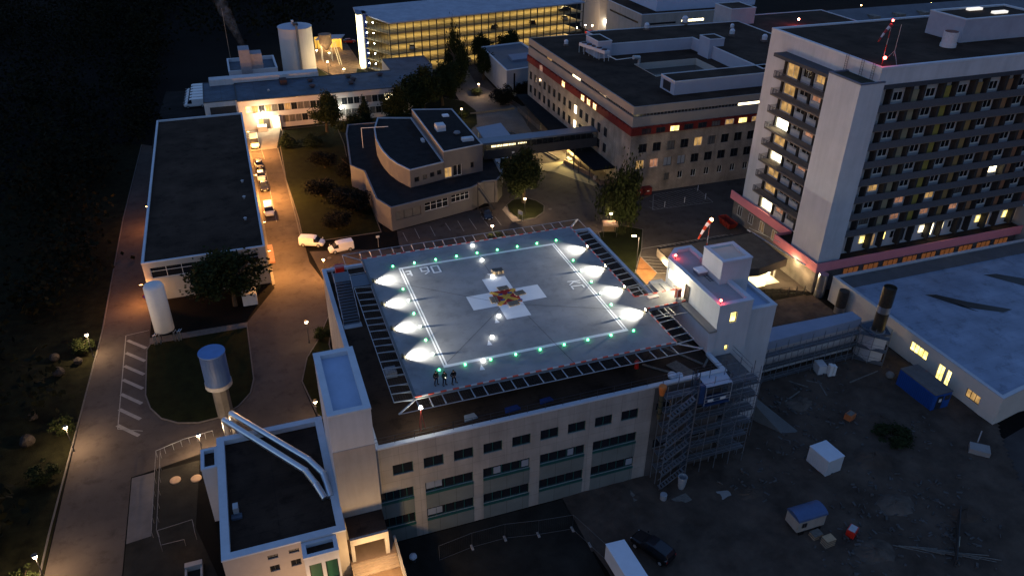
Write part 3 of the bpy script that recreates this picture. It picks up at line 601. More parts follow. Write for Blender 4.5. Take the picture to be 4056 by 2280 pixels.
for a in range(3):
    x, y = .2 + .35 * math.cos(a * 2.1), -1.2 + .35 * math.sin(a * 2.1); q.bar((x, y, 13.25), (.2, -1.2, 15.6), .03)
q.bar((.2, -1.2, 15.5), (.2, -1.2, 15.9), .04); q.build('mast', mat('red white mast', (.35, .05, .04), .6, .2, 6), ML); MB().ball((.2, -1.2, 16.0), .2, 12, 8).build('lamp', glow('mast lamp', (1, .9, .7), 35), ML)
for i, (x, y, w_, l_, c, lab) in enumerate(((4.6, -1.7, 1.5, 1.0, GALV, 'pale sheet of insulation lying on the roof under the front net'), (9, -1.8, 1.8, .9, BLUEP, 'dark blue tarpaulin left on the roof under the front net'), (13, -1.6, 1.6, .8, BLUEP, 'dark blue tarpaulin on the roof under the middle of the front net'))):
    q = MB(); q.prism([(x, y), (x + w_, y + .2), (x + w_ - .2, y + l_), (x + .2, y + l_ - .1)], 13.26, 13.4); solo('tarpaulin' if i else 'insulation_sheet', q, mat('blue tarp', (.015, .035, .13), .7, .2, 2) if i else c, lab, 'tarpaulin' if i else 'sheet')
# ================================================================= helipad access building
AB = thing('access_building', 'white stepped access building at the end of the helipad walkway, with sunk grey roof', 'building', (38, 7, 0))
ROOFG = mat('light grey roof', (.30, .30, .31), .7, .1, .4)
pl = [(35.5, .7), (39.95, .7), (39.95, 14.5), (37.5, 14.5), (35.5, 12.5)]
block(AB, pl, 0, 19.7, WHITE, ROOFG, {0: [(1.65, 2.55, 17.05, 18.45, 'oneL'), (1.6, 2.1, 13.2, 13.9, 'oneL'), (1.5, 1.9, 12.1, 12.6, 'oneL')], 4: [(3.0, 3.5, 17.6, 19, 'litw')]}, pw=.55, ph=.35)
for y0, y1, k in ((6.9, 7.9, 'door'), (8.2, 9.4, 'bright'), (9.75, 11.9, 'litw')): window(AB, (35.49, y1), (35.49, y0), PZ + (.02 if k != 'litw' else .75), PZ + 2.1, k, -.01, 'glass_door' if k != 'litw' else 'window')
MB().box(34.45, 35.48, .45, 7.0, 16.3, 16.55).build('ledge', mat('brown grey ledge', (.22, .20, .18), .7, .1, .8), AB)
MB().box(34.5, 35.48, .5, 12.6, 0, 16.29).build('lower_wall', WHITE, AB)
MB().box(33.6, 35.48, 10.6, 13.4, 15.4, 16.2).build('side_ledge', mat('pale ledge', (.4, .4, .4), .7, .05, 1), AB)
block(AB, [(40, 1.6), (44.2, 1.6), (44.2, 9.6), (40, 9.6)], 0, 17.6, WHITE, mat('blue roof sheet', (.2, .2, .2)), pw=.5, ph=.35, wname='rear_wall')
block(AB, rect(38.35, 42.4, 5.3, 9.4), 19.36 if 0 else 17.3, 22.4, WHITE, mat('cream penthouse roof', (.44, .42, .36), .7, .08, .5), pw=.5, ph=.15, wname='penthouse_wall')
q = MB(); q.bar((35.58, 1.4, 19.4), (35.58, 6.4, 19.4), .05); q.build('led_strip', glow('led strip', (1, .9, .75), .7), AB)
SK = thing('roof_skylight', 'square white skylight on the access building roof', 'skylight', (37.6, 8.4, 19.35)); MB().box(37, 38.2, 7.8, 9.0, 19.35, 19.75).build('curb', mat('skylight curb', (.2, .18, .2), .7, 0), SK); MB().box(36.95, 38.25, 7.75, 9.05, 19.76, 19.95).build('dome', mat('skylight dome', (.75, .72, .76), .3, 0), SK)
CR = thing('cable_tray', 'small ladder shaped cable tray lying on the access building roof', 'cable tray', (38, 6, 19.36)); q = MB(); q.bar((37.7, 9.5, 19.42), (37.7, 6.2, 19.42), .03).bar((38.1, 9.5, 19.42), (38.1, 6.2, 19.42), .03)
for k in range(9): q.bar((37.7, 9.4 - k * .38, 19.42), (38.1, 9.4 - k * .38, 19.42), .02)
q.build('ladder', DKMET, CR)
def sock(o, base, top, L, lit, dirv=(-.78, -.3, -.55)):
    q = MB(); h = top - base[2]; x, y = base[:2]; n = 6
    for k in range(n): q.cur = k % 2; q.bar((x, y, base[2] + h * k / n), (x, y, base[2] + h * (k + 1) / n), .045, 8)
    q.build('pole', [mat('red pole', (.4, .03, .02), .6, 0), mat('grey pole paint', (.3, .3, .3), .6, 0)], o)
    q = MB(); d = Vector(dirv).normalized()
    for k in range(5):
        q.cur = k % 2; s0, s1 = L * k / 5, L * (k + 1) / 5; dr = Vector((0, 0, -.05 * k * k))
        a = Vector((x, y, top)) + d * s0 + Vector((0, 0, -.04 * k * k)); b = Vector((x, y, top)) + d * s1 + Vector((0, 0, -.04 * (k + 1) ** 2))
        q.bar(a, b, .25 - .03 * k, 12, .25 - .03 * (k + 1), cap=k in (0, 4))
    q.build('sock', [mat('windsock red' + lit, (.65, .04, .02) if lit else (.25, .03, .03), .7, 0, em=(.05 if lit else 0), emc=(1, .12, .02)), mat('windsock white' + lit, (.75, .72, .7) if lit else (.4, .4, .45), .7, 0, em=(.1 if lit else 0), emc=(1, .55, .35))], o, smooth=True)  # lamp's glow put into the lit cloth as emission; unlit cloth darker
W1 = thing('windsock', 'red and white windsock with glowing lamp on the access building roof', 'windsock', (39.3, 10.3, 19.36))
sock(W1, (39.3, 10.3, 19.36), 25.3, 1.9, ' lit', (-.8, -.15, -.55)); MB().ball((39.4, 10.3, 25.45), .2, 10, 6).build('lamp', glow('orange sock lamp', (1, .42, .12), 14), W1); MB().box(39, 39.9, 10.0, 10.8, 19.36, 20.1).build('base_box', mat('pinkish box', (.4, .25, .28), .7, 0), W1)
RG = 'red obstruction lights'
def redlight(x, y, z, h, lab, s=60, r=.16):
    t = thing('obstruction_light', lab, 'warning light', (x, y, z), 0, RG); MB().bar((x, y, z), (x, y, z + h), .04, 6).build('stem', DKMET, t); MB().ball((x, y, z + h + r), r, 12, 8).build('lamp', glow('red beacon %g' % s, (1, .06, .04), s), t)
redlight(36.6, 12.6, 19.36, .35, 'red obstruction light at the rear left corner of the access building roof', 16, .13)
redlight(35.7, 1.0, 19.76, .35, 'red obstruction light on the front left corner of the access building', 16, .13)
PH = thing('foam_monitor', 'reddish brown fire hose cabinet with a monitor at the end of the walkway', 'cabinet', (34.7, 8.1, PZ)); MB().box(34.35, 35.0, 7.75, 8.3, PZ + .3, PZ + 1.55).build('cabinet', mat('rust red cabinet', (.32, .07, .04), .5, .1, 2), PH)
q = MB(); q.box(34.33, 34.98, 7.72, 7.745, PZ + .35, PZ + .42).box(34.33, 34.98, 7.72, 7.745, PZ + 1.4, PZ + 1.5).box(34.33, 34.4, 7.72, 7.745, PZ + .42, PZ + 1.4).box(34.91, 34.98, 7.72, 7.745, PZ + .42, PZ + 1.4); q.build('frame', WFR, PH)
q = MB()
for x in (34.4, 34.95): q.bar((x, 7.8, PZ), (x, 7.8, PZ + .3), .03).bar((x, 8.25, PZ), (x, 8.25, PZ + .3), .03)
q.build('legs', DKMET, PH); MB().bar((34.6, 8.5, PZ), (34.6, 8.5, PZ + 1.5), .09, 8).bar((34.6, 8.5, PZ + 1.5), (34.1, 8.4, PZ + 1.75), .07, 8).build('monitor', DKMET, PH)
solo('foam_board', MB().box(31.3, 32.7, 9.0, 9.55, PZ + .01, PZ + .18), mat('pale pink foam', (.62, .52, .48), .8, .05, 1), 'pale block of foam board lying on the walkway', 'board')
# entrance hall canopy
EH = thing('entrance_hall', 'flat brown roofed ambulance hall with lit interior behind the access building', 'building', (60, 33, 0))
pl = [(50.4, 34.6), (52.3, 30.5), (63, 28.3), (69.3, 29.6), (69.3, 39.8), (50.6, 39.6)]
q = MB(); q.prism(pl, 3.3, 4.55); q.build('roof', mat('brown roof gravel', (.13, .095, .065), .95, .25, .6), EH)
q = MB()
for i in range(6):
    j = (i + 1) % 6; inn = inset(pl, -.05); q.quad((*inn[i], 3.25), (*inn[j], 3.25), (*inn[j], 4.7), (*inn[i], 4.7))
q.build('fascia', mat('dark brown fascia', (.07, .055, .045), .7, .15, 1), EH)
MB().box(66, 69, 29.9, 39, 0, .05).build('floor', mat('pale hall floor', (.5, .45, .35), .6, .05, 1), EH)
MB().box(53, 69, 38.6, 38.9, .05, 3.25).build('rear_wall', mat('cream hall wall', (.5, .45, .36), .8, .05, 1), EH)
for x in (52.5, 57, 62, 66, 69.1): MB().box(x - .12, x + .12, 31.5, 31.75, .0, 3.25).build('pillar', CONC, EH)
q = MB(); q.box(62.1, 65.9, 29.6, 29.66, .1, 3.2); q.build('glass_front', mat('amber lit glass', (.3, .28, .2), .3, 0, em=.55, emc=(1, .72, .30)), EH)
for k in range(4): MB().lathe((67.3, 31.2, .7 + k * .3), [(0, .28), (.12, .36), (.2, .28)], 12).build('lantern_ring', glow('lantern ring', (1, .9, .6), 3), EH)
lamp_light(EH, (67.3, 32.5, 3.0), 150, (1, .74, .36), (3, 3), 'AREA'); lamp_light(EH, (58, 33, 3.1), 70, (1, .72, .36), (8, 4), 'AREA'); lamp_light(EH, (50.0, 36.8, 3.2), 420, (1, .74, .40), .2)
q = MB(); q.bar((69.6, 41, 4.9), (73.5, 27, 4.9), .06); 
solo('canopy_rail', q.bar((69.5, 41.2, 4.4), (71.2, 27.2, 4.4), .12, 8), CHROME, 'bright metal gutter pipe along the edge of the brown hall roof', 'pipe')
FN = thing('wire_fence', 'dark wire fence with posts in front of the lit hall entrance', 'fence', (66, 27, 0)); q = MB()
for k in range(7): q.bar((62 + k * 1.4, 26.8 - k * .25, 0), (62 + k * 1.4, 26.8 - k * .25, 1.7), .05)
q.build('posts', DKMET, FN); q = MB()
for z in (.5, 1.1, 1.65): q.bar((62, 26.8, z), (70.4, 25.3, z), .02)
for k in range(40): q.bar((62 + k * .21, 26.8 - k * .0375, .1), (62 + k * .21, 26.8 - k * .0375, 1.65), .008, 3, cap=False)
q.build('mesh', DKMET, FN)
# ================================================================= ward tower
T = thing('ward_tower', 'tall white hospital ward tower with balconies along both faces and a blank stair block', 'tower block', (90, 38, 0))
TX0, TX1, TY0, TY1, TZ = 75.5, 115, 26, 52, 36.4
FL = [29.9 - 2.95 * k for k in range(8)] + [5.75]
wops = []; wk = [['litd', 'dark', 'litd'], ['litd', 'dark', 'lito'], ['litd', 'dark', 'dark'], ['bright', 'wht', 'lito'], ['litd', 'wht', 'wht'], ['litw', 'wht', 'lito'], ['litd', 'wht', 'wht'], ['litd', 'wht', 'wht'], ['litw', 'lito', 'grey']]
MB().box(TX0 + .4, TX1, 27.31, TY1 - .01, 5.2, 33.6).build('core', WHITE, T)
# west wall (p from y=52 down to y=26)
def yl(y): return TY1 - y
ow = []
for k, f in enumerate(FL):
    for j, (ya, yb) in enumerate(((46.3, 43.1), (42.3, 40.0), (39.0, 36.6))):
        z0 = f + (.1 if j == 0 else 1.0); ow.append((yl(ya), yl(yb), z0, f + 2.35, wk[k][j]))
    ow.append((yl(36.0), yl(33.4), f + .1, f + 2.4, None))
q = MB(); P = wallseg(q, (TX0, TY1), (TX0, TY0), 5.2, TZ, ow, .25); 
for o in ow:
    if o[4] is None: q.quad(P(o[0], o[2], .25), P(o[1], o[2], .25), P(o[1], o[3], .25), P(o[0], o[3], .25))
    else: window(T, P(o[0], 0), P(o[1], 0), o[2], o[3], o[4] if o[4] != 'dark' else 'wht', .25)
q.build('west_wall', WHITE, T)
q = MB()
for y in (46.55, 42.7, 39.5, 36.3, 33.2):
    q.box(TX0 - .32, TX0 - .003, y - .22, y + .22, 5.8, 32.8)
q.build('pier', mat('dark pier', (.035, .033, .032), .9, .1, 1), T)
RAIL = mat('dark balcony railing', (.075, .078, .088), .7, .2, 3)
SLB = mat('balcony slab concrete', (.16, .13, .10), .9, .15, 1)
for k, f in enumerate(FL[:8]):
    b = MB().box(73.4, TX0 - .005, 33, 46.8, f - .18, f).build('balcony', SLB, T); q = MB()
    q.box(73.4, 73.44, 33, 46.8, f, f + .12).box(73.4, 73.45, 33, 46.8, f + 1.0, f + 1.06)
    for i in range(93): q.box(73.41, 73.435, 33 + i * .15, 33.05 + i * .15, f + .12, f + 1.0)
    for i in range(14): q.box(73.45 + i * .15, 73.5 + i * .15, 46.76, 46.79, f, f + 1.02)
    q.build('balcony_railing', RAIL, b)
MB().box(73.0, TX0 - .005, 33, 47.2, 33.2, 33.75).build('west_canopy', mat('dark canopy edge', (.05, .055, .065), .7, .15, 1), T)
# top parapet and roof
q = MB(); q.prism(rect(TX0 + .02, TX1, TY0, TY1), 33.6, TZ - .1, False)
ins = rect(TX0 + .5, TX1, TY0 + .5, TY1 - .5); q.build('parapet_wall', WHITE, T)
MB().box(TX0 + .5, TX1, TY0 + .5, TY1 - .5, TZ - .1, TZ - .05).build('roof', DARKROOF, T)
q = MB(); q.box(TX0 - .05, TX1, TY0 - .05, TY0 + .5, TZ - .099, TZ + .2).box(TX0 - .05, TX1, TY1 - .5, TY1 + .05, TZ - .099, TZ + .2).box(TX0 - .05, TX0 + .5, TY0 + .501, TY1 - .501, TZ - .098, TZ + .198).build('coping', CAP, T)
MB().box(76.3, TX1, TY0 - .15, TY0 - .002, 33.35, 34.0).build('eaves', mat('dark eaves', (.04, .045, .055), .7, .15, 1), T)
# south face
q = MB(); q.quad((76.5, 27.3, 5.2), (TX1, 27.3, 5.2), (TX1, 27.3, 33.5), (76.5, 27.3, 33.5)); q.build('south_wall', WHITE, T)
PCOL = [(.27, .24, .15), (.30, .24, .05), (.30, .19, .07), (.29, .15, .07), (.27, .12, .06), (.22, .06, .04)]
PM = [mat('balcony panel %s' % n, c, .7, .1, 1) for n, c in zip(('beige', 'yellow', 'amber', 'orange', 'rust', 'red'), PCOL)]
litS = {(5, 4): 'litw', (5, 0): 'litd', (6, 1): 'lito', (6, 2): 'litd', (7, 1): 'lito', (7, 2): 'lito', (7, 3): 'lito', (7, 0): 'grey', (6, 3): 'grey', (5, 1): 'wht'}
for k, f in enumerate(FL):
    for i in range(6):
        x = 80.1 + 6.25 * i
        if x + 1.8 > TX1: continue
        if k < 8:
            kd = litS.get((k, i), 'wht'); window(T, (x, 27.22), (x + 1.75, 27.22), f + 1.05, f + 2.4, kd, .05)
            MB().box(x - .1, x + 1.85, 27.1, 27.29, f + .95, f + 1.04).build('window_sill', WFR, T)
            MB().box(x + 2.75, x + 4.3, 26.75, 26.8, f + .02, f + 2.6).build('curtain_panel', PM[i], T)
            if kd != 'wht' and k > 4: window(T, (x - 1.1, 27.22), (x - .4, 27.22), f + .1, f + 2.3, kd, .05, 'balcony_door')
        else:
            kd = ('lit', 'wht', 'litw', 'wht', 'lit', 'lit')[i]; window(T, (x - 1.3 + 3.6 - 1.2, 27.22), (x + 3.1 - .4, 27.22), f + .9, f + 2.3, kd, .05); window(T, (x + 4.9, 27.22), (x + 6.4, 27.22), f + .9, f + 2.3, kd, .05)
            window(T, (x + 3.5, 27.22), (x + 4.2, 27.22), f + .1, f + 2.3, 'litw' if i in (2,) else ('litd' if kd == 'lit' else 'door'), .05, 'balcony_door')
q = MB()
for i in range(7):
    x = 78.9 + 6.25 * i
    for xx, wd in ((x - .35, .3), (x + 3.3, .5)):
        if xx < TX1: q.box(xx, xx + wd, 26.2, 27.29, 5.8, 33.3)
q.build('pier', mat('dark pier', (.04, .04, .04)), T)
for k, f in enumerate(FL[:8]):
    b = MB().box(76.45, TX1, 26.0, 27.28, f - .2, f).build('balcony', SLB, T); q = MB(); q.box(76.45, TX1, 25.97, 25.995, f - .05, f + 1.0).box(76.45, TX1, 25.95, 26.0, f + 1.0, f + 1.06)
    q.build('balcony_railing', RAIL, b)
# stair block
q = MB(); q.prism(rect(72.15, 76.45, 25.75, 32.6), 5.2, 34.4); q.build('stair_block', WHITE, T)
q = MB(); q.box(72.1, 76.5, 25.7, 26.05, 34.4, 34.62).box(72.1, 72.45, 26.05, 32.3, 34.4, 34.62).box(72.1, 75.49, 32.3, 32.65, 34.4, 34.62); q.build('stair_block_coping', mat('dark coping', (.10, .12, .16), .6, .1, 1), T)
MB().box(72.46, 75.4, 26.06, 32.29, 34.41, 34.45).build('stair_block_roof', mat('mossy roof', (.045, .042, .03), .95, .3, 1), T)
# podium
PD = thing('podium', 'low podium with pink fascia running round the foot of the ward tower', 'building', (90, 30, 0))
MB().prism([(71.9, 25.4), (TX1, 25.4), (TX1, 26.6), (76, 26.6), (76, 54), (75.3, 54), (75.3, 36), (71.9, 36)], 0, 5.15).build('wall', STONED, PD)
MB().prism([(71.6, 25.1), (115.5, 25.1), (115.5, 27.25), (77, 27.25), (77, 54.5), (75.0, 54.5), (75.0, 36.2), (71.6, 36.2)], 5.151, 5.3).build('roof', DARKROOF, PD)
MB().box(71.4, 115.5, 24.9, 25.08, 4.1, 5.7).box(71.4, 71.58, 25.081, 36.2, 4.1, 5.7).box(71.581, 74.7, 36.02, 36.2, 4.1, 5.7).box(74.72, 74.95, 36.201, 54.6, 4.1, 5.7).build('fascia', PINK, PD)
for i in range(9): window(PD, (77.5 + i * 4.1, 25.39), (80.7 + i * 4.1, 25.39), 1.6, 3.6, 'slit', .01)
for y in (40.2, 43.9, 47.4, 51): window(PD, (75.29, y + 1.4), (75.29, y), 1.4, 3.4, 'litd' if y < 46 else 'wht', .01)
lamp_light(PD, (71.0, 30, 3.6), 90, (1, .72, .36), .2)
for i, (x, y, lab) in enumerate(((72.6, 24.3, 'polished steel exhaust cylinder standing at the pink podium corner'), (72.2, 18.9, 'dark steel exhaust cylinder standing beside the white hall end wall'))):
    c = thing('exhaust_cylinder', lab, 'exhaust pipe', (x, y, 0), 0, 'short exhaust cylinders'); MB().lathe((x, y, 0), [(0, .82), (1.2, .82)], 20).build('foot_collar', CHROME, c); MB().lathe((x, y, 1.2), [(0, .78), (2.9, .78)], 20).build('pipe', CHROME if i == 0 else mat('dull dark pipe', (.07, .065, .06), .5, .2, 2, .6), c)
lamp_light(None, (70.4, 27.2, 2.6), 60, (1, .65, .3), .2, name='hall_glow')
# tower roof things
RH = thing('roof_plant_room', 'pale blue plant room on the ward tower roof with dark flat top', 'plant room', (106, 38, TZ)); block(RH, rect(98.9, 115, 34.8, 42.2), TZ - .04, 40, mat('blue grey plant wall', (.30, .32, .38), .8, .1, .5), DARKROOF, ph=.2)
for x, y in ((106.5, 40.5), (108.5, 37.3)): MB().box(x - 1.4, x + 1.4, y - .4, y + .4, 39.9, 40.25).build('louvre', glow('bright louvre', (1, .9, .75), .16), RH)
VC = thing('roof_vent', 'round brown topped vent drum in front of the tower plant room', 'roof vent', (95.2, 33.6, TZ)); MB().lathe((95.2, 33.6, TZ - .05), [(0, 1.2), (.5, 1.2), (.5, 1.1), (2.3, 1.1)], 20).build('drum', mat('white brick drum', (.5, .5, .52), .8, .15, 4), VC); MB().lathe((95.2, 33.6, TZ + 2.25), [(0, 1.0), (.05, 1.0)], 20).build('cover', mat('rust cover', (.15, .05, .03), .8, .2, 3), VC)
W2 = thing('windsock', 'pale red and white windsock on a tall mast at the front left tower roof corner', 'windsock', (77.3, 28.1, TZ)); sock(W2, (77.3, 28.1, TZ), 42.0, 2.3, '', (-.8, -.1, -.5))
redlight(77.4, 28.15, 42.2, .2, 'small red light on top of the tower windsock mast', 7, .16); redlight(76.9, 27.4, TZ, .9, 'bright red obstruction light near the tower roof corner', 7, .24)
AN = thing('roof_antenna', 'thin tripod antenna mast on the ward tower roof', 'antenna', (79.4, 28.4, TZ)); MB().bar((79.4, 28.4, TZ + 1), (79.4, 28.4, TZ + 5.4), .04, 6).build('mast', GALV, AN)
for a in range(3): MB().bar((79.4 + 1.3 * math.cos(a * 2.1 + .3), 28.4 + 1.3 * math.sin(a * 2.1 + .3), TZ), (79.4, 28.4, TZ + 1.7), .035).build('leg', GALV, AN)
for i, (x, y) in enumerate(((75.2, 29.6), (75.3, 27.4), (75.2, 32.9))):
    L_ = thing('wall_ladder', ('short caged ladder at the tower corner above the stair block', 'caged ladder right at the tower roof corner', 'caged ladder above the end of the west canopy')[i], 'ladder', (x, y, 34), 0, 'short caged ladders on the tower'); q = MB(); q.bar((x, y - .25, 34.0), (x, y - .25, 37), .03).bar((x, y + .25, 34.0), (x, y + .25, 37), .03)
    for k in range(9): q.bar((x, y - .25, 34.1 + k * .33), (x, y + .25, 34.1 + k * .33), .02)
    q.build('rails', DKMET, L_)
# ================================================================= big blue roofed hall, right
HL = thing('workshop_hall', 'wide low white hall with large pale blue roof at the right edge', 'building', (90, 5, 0))
hp = [(73, -9.6), (78.5, -8.7), (122, -8.7), (122, 22.7), (73.1, 22.7)]
ol = [(17.2, 20.3, 1.9, 3.3, 'lit4'), (22.4, 23.5, .4, 3.0, 'lit'), (23.9, 24.6, .2, 3.0, 'lit'), (27.4, 29.6, 1.2, 2.5, 'ltd4')]
block(HL, hp, 0, 4.4, mat('warm white hall wall', (.50, .46, .40), .85, .08, .4), PALEROOF, {4: ol}, pw=.5, ph=.3, wd=.12, cap=mat('blue white coping', (.40, .42, .45), .5, .08, 1))
MB().box(73.9, 121.5, 19.2, 22.1, 4.12, 4.3).build('roof_walkway', mat('grey walkway strip', (.10, .10, .105), .9, .15, .6), HL)
PUD = mat('wet dark roof patch', (.02, .02, .02), .5, .3, .5)
def puddle(pts, z=4.118): q = MB(); q.poly([(x, y, z) for x, y in pts]); q.build('dark_roof_patch', PUD, HL)
puddle([(83.2, 13.9), (84.9, 13.4), (87.9, 10.2), (92.6, 6.3), (90.6, 6.1), (86, 9.2)]); puddle([(85.3, 10.6), (86.2, 9.8), (87.3, 7.4), (86.7, 8.0)]); puddle([(97.0, 15.7), (99.3, 15.3), (103, 12.2), (112, 10.2), (112, 6.6), (101, 10)])
puddle([(93.1, -.2), (95, -1), (97.6, -4.5), (101, -7.2), (98.4, -6.9), (95.2, -3.7)])
SKY2 = thing('roof_dome', 'lit square skylight dome on the pale blue hall roof', 'skylight', (105, 5, 4.1)); MB().box(103.6, 105.4, 5.3, 7.1, 4.1, 4.5).build('curb', WHITE, SKY2); MB().box(103.5, 105.5, 5.2, 7.2, 4.51, 4.8).build('dome', mat('warm dome', (.7, .66, .6), .4, 0, em=.03, emc=(1, .85, .65)), SKY2)
# small building right edge and brown wing
WG = thing('side_wing', 'pale grey end of a hospital wing cut by the right picture edge', 'building', (118, 26, 0)); block(WG, rect(115.6, 124, 18, 45), 0, 9, CREAM, DARKROOF)
# low new building with scaffold and duct tower
NB = thing('extension_building', 'low unfinished white extension with blue roof edge behind scaffolding', 'building', (55, 10, 0))
pl = [(44.6, 8.6), (66.6, 9.9), (67.6, 6.6), (69.1, 6.4), (72.3, 7.3), (72.6, 11.8), (71.2, 11.6), (45, 11.9)]
q = MB(); q.prism([(44.6, 8.9), (66.8, 9.7), (66.8, 11.2), (44.6, 11.6)], .4, 4.6); q.build('wall', WHITE, NB)
q = MB(); q.prism([(44.4, 8.6), (66.9, 9.5), (66.9, 11.5), (44.4, 11.9)], 4.6, 5.9); q.build('upper_wall', mat('blue insulation board', (.22, .26, .34), .7, .1, .4), NB)
q = MB(); q.prism([(66.81, 9.4), (66.9, 6.6), (69.2, 6.3), (70.2, 9.6)], 0, 4.6); q.build('duct_room', WHITE, NB)
q = MB(); q.prism([(66.7, 9.5), (66.8, 6.4), (69.3, 6.1), (70.8, 9.7)], 4.61, 4.9); q.build('duct_room_roof', BLUEROOF, NB)
MB().box(44.6, 72.5, 11.9, 12.1, 0, 3.0).build('rear_wall', CONC, NB)
CY = thing('exhaust_tower', 'tall dark steel exhaust cylinder on the roof of the scaffolded extension', 'exhaust tower', (68.1, 7.4, 4.9)); MB().lathe((68.1, 7.4, 4.9), [(0, 1.05), (.12, 1.05)], 22).build('foot_plate', CHROME, CY)
MB().lathe((68.1, 7.4, 5.02), [(0, .85), (3.1, .85)], 22).build('lower_pipe', mat('dark brown pipe', (.075, .065, .05), .4, .3, 1.5, .7), CY); MB().lathe((68.1, 7.4, 8.12), [(0, .9), (1.0, .9)], 22).build('middle_collar', CHROME, CY); MB().lathe((68.1, 7.4, 9.12), [(0, .88), (3.0, .88), (3.0, .80), (2.6, .8)], 22).build('upper_pipe', mat('dark brown pipe', (.1, .1, .1)), CY)
# scaffolds
SC = mat('scaffold tube', (.20, .22, .245), .5, .2, 2, .6); SCP = mat('scaffold planks', (.085, .088, .095), .8, .25, 2)
def scaffold(lab, a, b, out, z1, levels, bay=2.4, stairs=None):
    t = thing('scaffold', lab, 'scaffold', (*a, 0)); L = math.hypot(b[0] - a[0], b[1] - a[1]); ux, uy = (b[0] - a[0]) / L, (b[1] - a[1]) / L; ox, oy = out; n = max(1, round(L / bay)); q = MB(); br = MB(); pk = MB()
    for i in range(n + 1):
        s = L * i / n; x, y = a[0] + ux * s, a[1] + uy * s
        for k in (0, 1): q.bar((x + ox * k, y + oy * k, 0), (x + ox * k, y + oy * k, z1), .045)
        for z in levels: q.bar((x, y, z), (x + ox, y + oy, z), .03)
    for z in levels:
        for dz in (.5, 1.0): q.bar((a[0] + ox, a[1] + oy, z + dz), (b[0] + ox, b[1] + oy, z + dz), .03)
        q.bar((*a, z), (*b, z), .03)
        c = (a[0] + ox * .5, a[1] + oy * .5); pk.obox(c, (ux, uy), math.hypot(ox, oy) * .42, z - .04, z + .02, L)
    for i in range(n):
        for j, z in enumerate(levels[:-1]):
            s0, s1 = (L * i / n, L * (i + 1) / n) if (i + j) % 2 else (L * (i + 1) / n, L * i / n)
            if i % 2 == 0: br.bar((a[0] + ux * s0 + ox, a[1] + uy * s0 + oy, z), (a[0] + ux * s1 + ox, a[1] + uy * s1 + oy, levels[j + 1]), .025)
    q.v, q.f, q.mi = q.v + br.v, q.f + [tuple(i + len(q.v) for i in f_) for f_ in br.f], q.mi + br.mi; q.build('tubes', SC, t); pk.build('planks', SCP, t); return t
LV = [2.2, 4.3, 6.4, 8.5, 10.6, 12.6]
S1 = scaffold('tall tube scaffold with stairs in front of the right end of the clinic facade', (26.6, -3.5), (38.4, -3.5), (0, -1.1), 14.4, LV, 1.95)
q = MB()
for j, z in enumerate([0] + LV[:-1]):
    x0, x1 = 26.7, 29.7
    for y in (-5.0, -5.6): q.bar((x0, y, z + .02), (x1, y, z + 2.1), .05).bar((x0, y, z + 1.0), (x1, y, z + 3.1), .03)
    for k in range(9): q.box(x0 + (x1 - x0) * k / 9, x0 + (x1 - x0) * k / 9 + .25, -5.6, -5.0, z + .2 + k * .233, z + .23 + k * .233)
for x in (26.6, 29.8): q.bar((x, -5.65, 0), (x, -5.65, 14), .045)
q.build('stair_flights', SC, S1)
scaffold('tube scaffold wrapping round the right hand corner of the clinic', (35.7, -3.3), (35.7, 7), (2.6, 0), 13.4, LV, 2.0)
scaffold('low tube scaffold along the white extension wall', (45.5, 8.2), (66.4, 9.0), (0, -1.0), 5.8, [.3, 2.4, 4.4], 2.1)
scaffold('short tube scaffold around the corner below the tall dark exhaust cylinder', (66.2, 8.6), (68.9, 5.7), (-.7, -.7), 6, [.3, 2.4, 4.6], 1.6)
scaffold('low scaffold piece in front of the lower access building wall', (36.2, .1), (42, .1), (0, -1.1), 9, [2.2, 4.3, 6.4, 8.4], 2.4)
MT = thing('hoist_mast', 'lattice mast of the material hoist climbing the scaffolded facade', 'hoist', (30.3, -4.2, 0)); q = MB()
for x in (29.95, 30.5):
    for y in (-4.5, -3.95): q.bar((x, y, 0), (x, y, 15.3), .05)
for k in range(30):
    z = k * .5; q.bar((29.95, -4.5, z), (30.5, -4.5, z + .5), .03).bar((29.95, -3.95, z + .5), (30.5, -3.95, z), .03).bar((29.95, -4.5, z), (30.5, -4.5, z), .025)
q.build('mast', mat('dark blue mast', (.06, .09, .13), .5, .1, 1, .5), MT)
HC = thing('hoist_cabin', 'blue hoist platform with pale sheet roof beside the lattice mast', 'hoist cabin', (32.8, -4, 10.8)); MB().prism([(31.3, -4.9), (34.6, -4.9), (34.9, -2.9), (31.5, -2.9)], 13.3, 13.36).build('roof', mat('pale blue sheet roof', (.36, .41, .48), .5, .08, 1), HC); HB = mat('dull hoist blue', (.015, .04, .11), .6, .2, 1); MB().box(31.3, 34.6, -4.95, -3.4, 10.6, 10.75).build('platform', HB, HC); MB().box(30.6, 31.2, -4.9, -4.2, 11.2, 13.6).build('drive_box', HB, HC)
q = MB()
for z in (11.2, 11.6, 12.0): q.bar((31.3, -4.95, z), (34.6, -4.95, z), .035)
for x in (31.3, 34.6): q.bar((x, -4.95, 10.7), (x, -4.95, 13.3), .04).bar((x, -3.0, 10.7), (x, -3.0, 13.3), .04)
q.build('railing', GALV, HC); MB().box(31.7, 32.4, -4.99, -4.96, 11.25, 11.55).box(33.3, 34, -4.99, -4.96, 11.25, 11.55).build('sign_plate', WFR, HC)
CHU = thing('rubble_chute', 'orange topped dark rubble chute hanging on the left of the scaffold', 'rubble chute', (26.2, -3.9, 0)); MB().lathe((26.3, -4.0, 12.9), [(0, .25), (.5, .34), (1.1, .45), (1.3, .4)], 14).build('hopper', mat('orange hopper', (.48, .14, .03), .6, .1, 1), CHU)
q = MB()
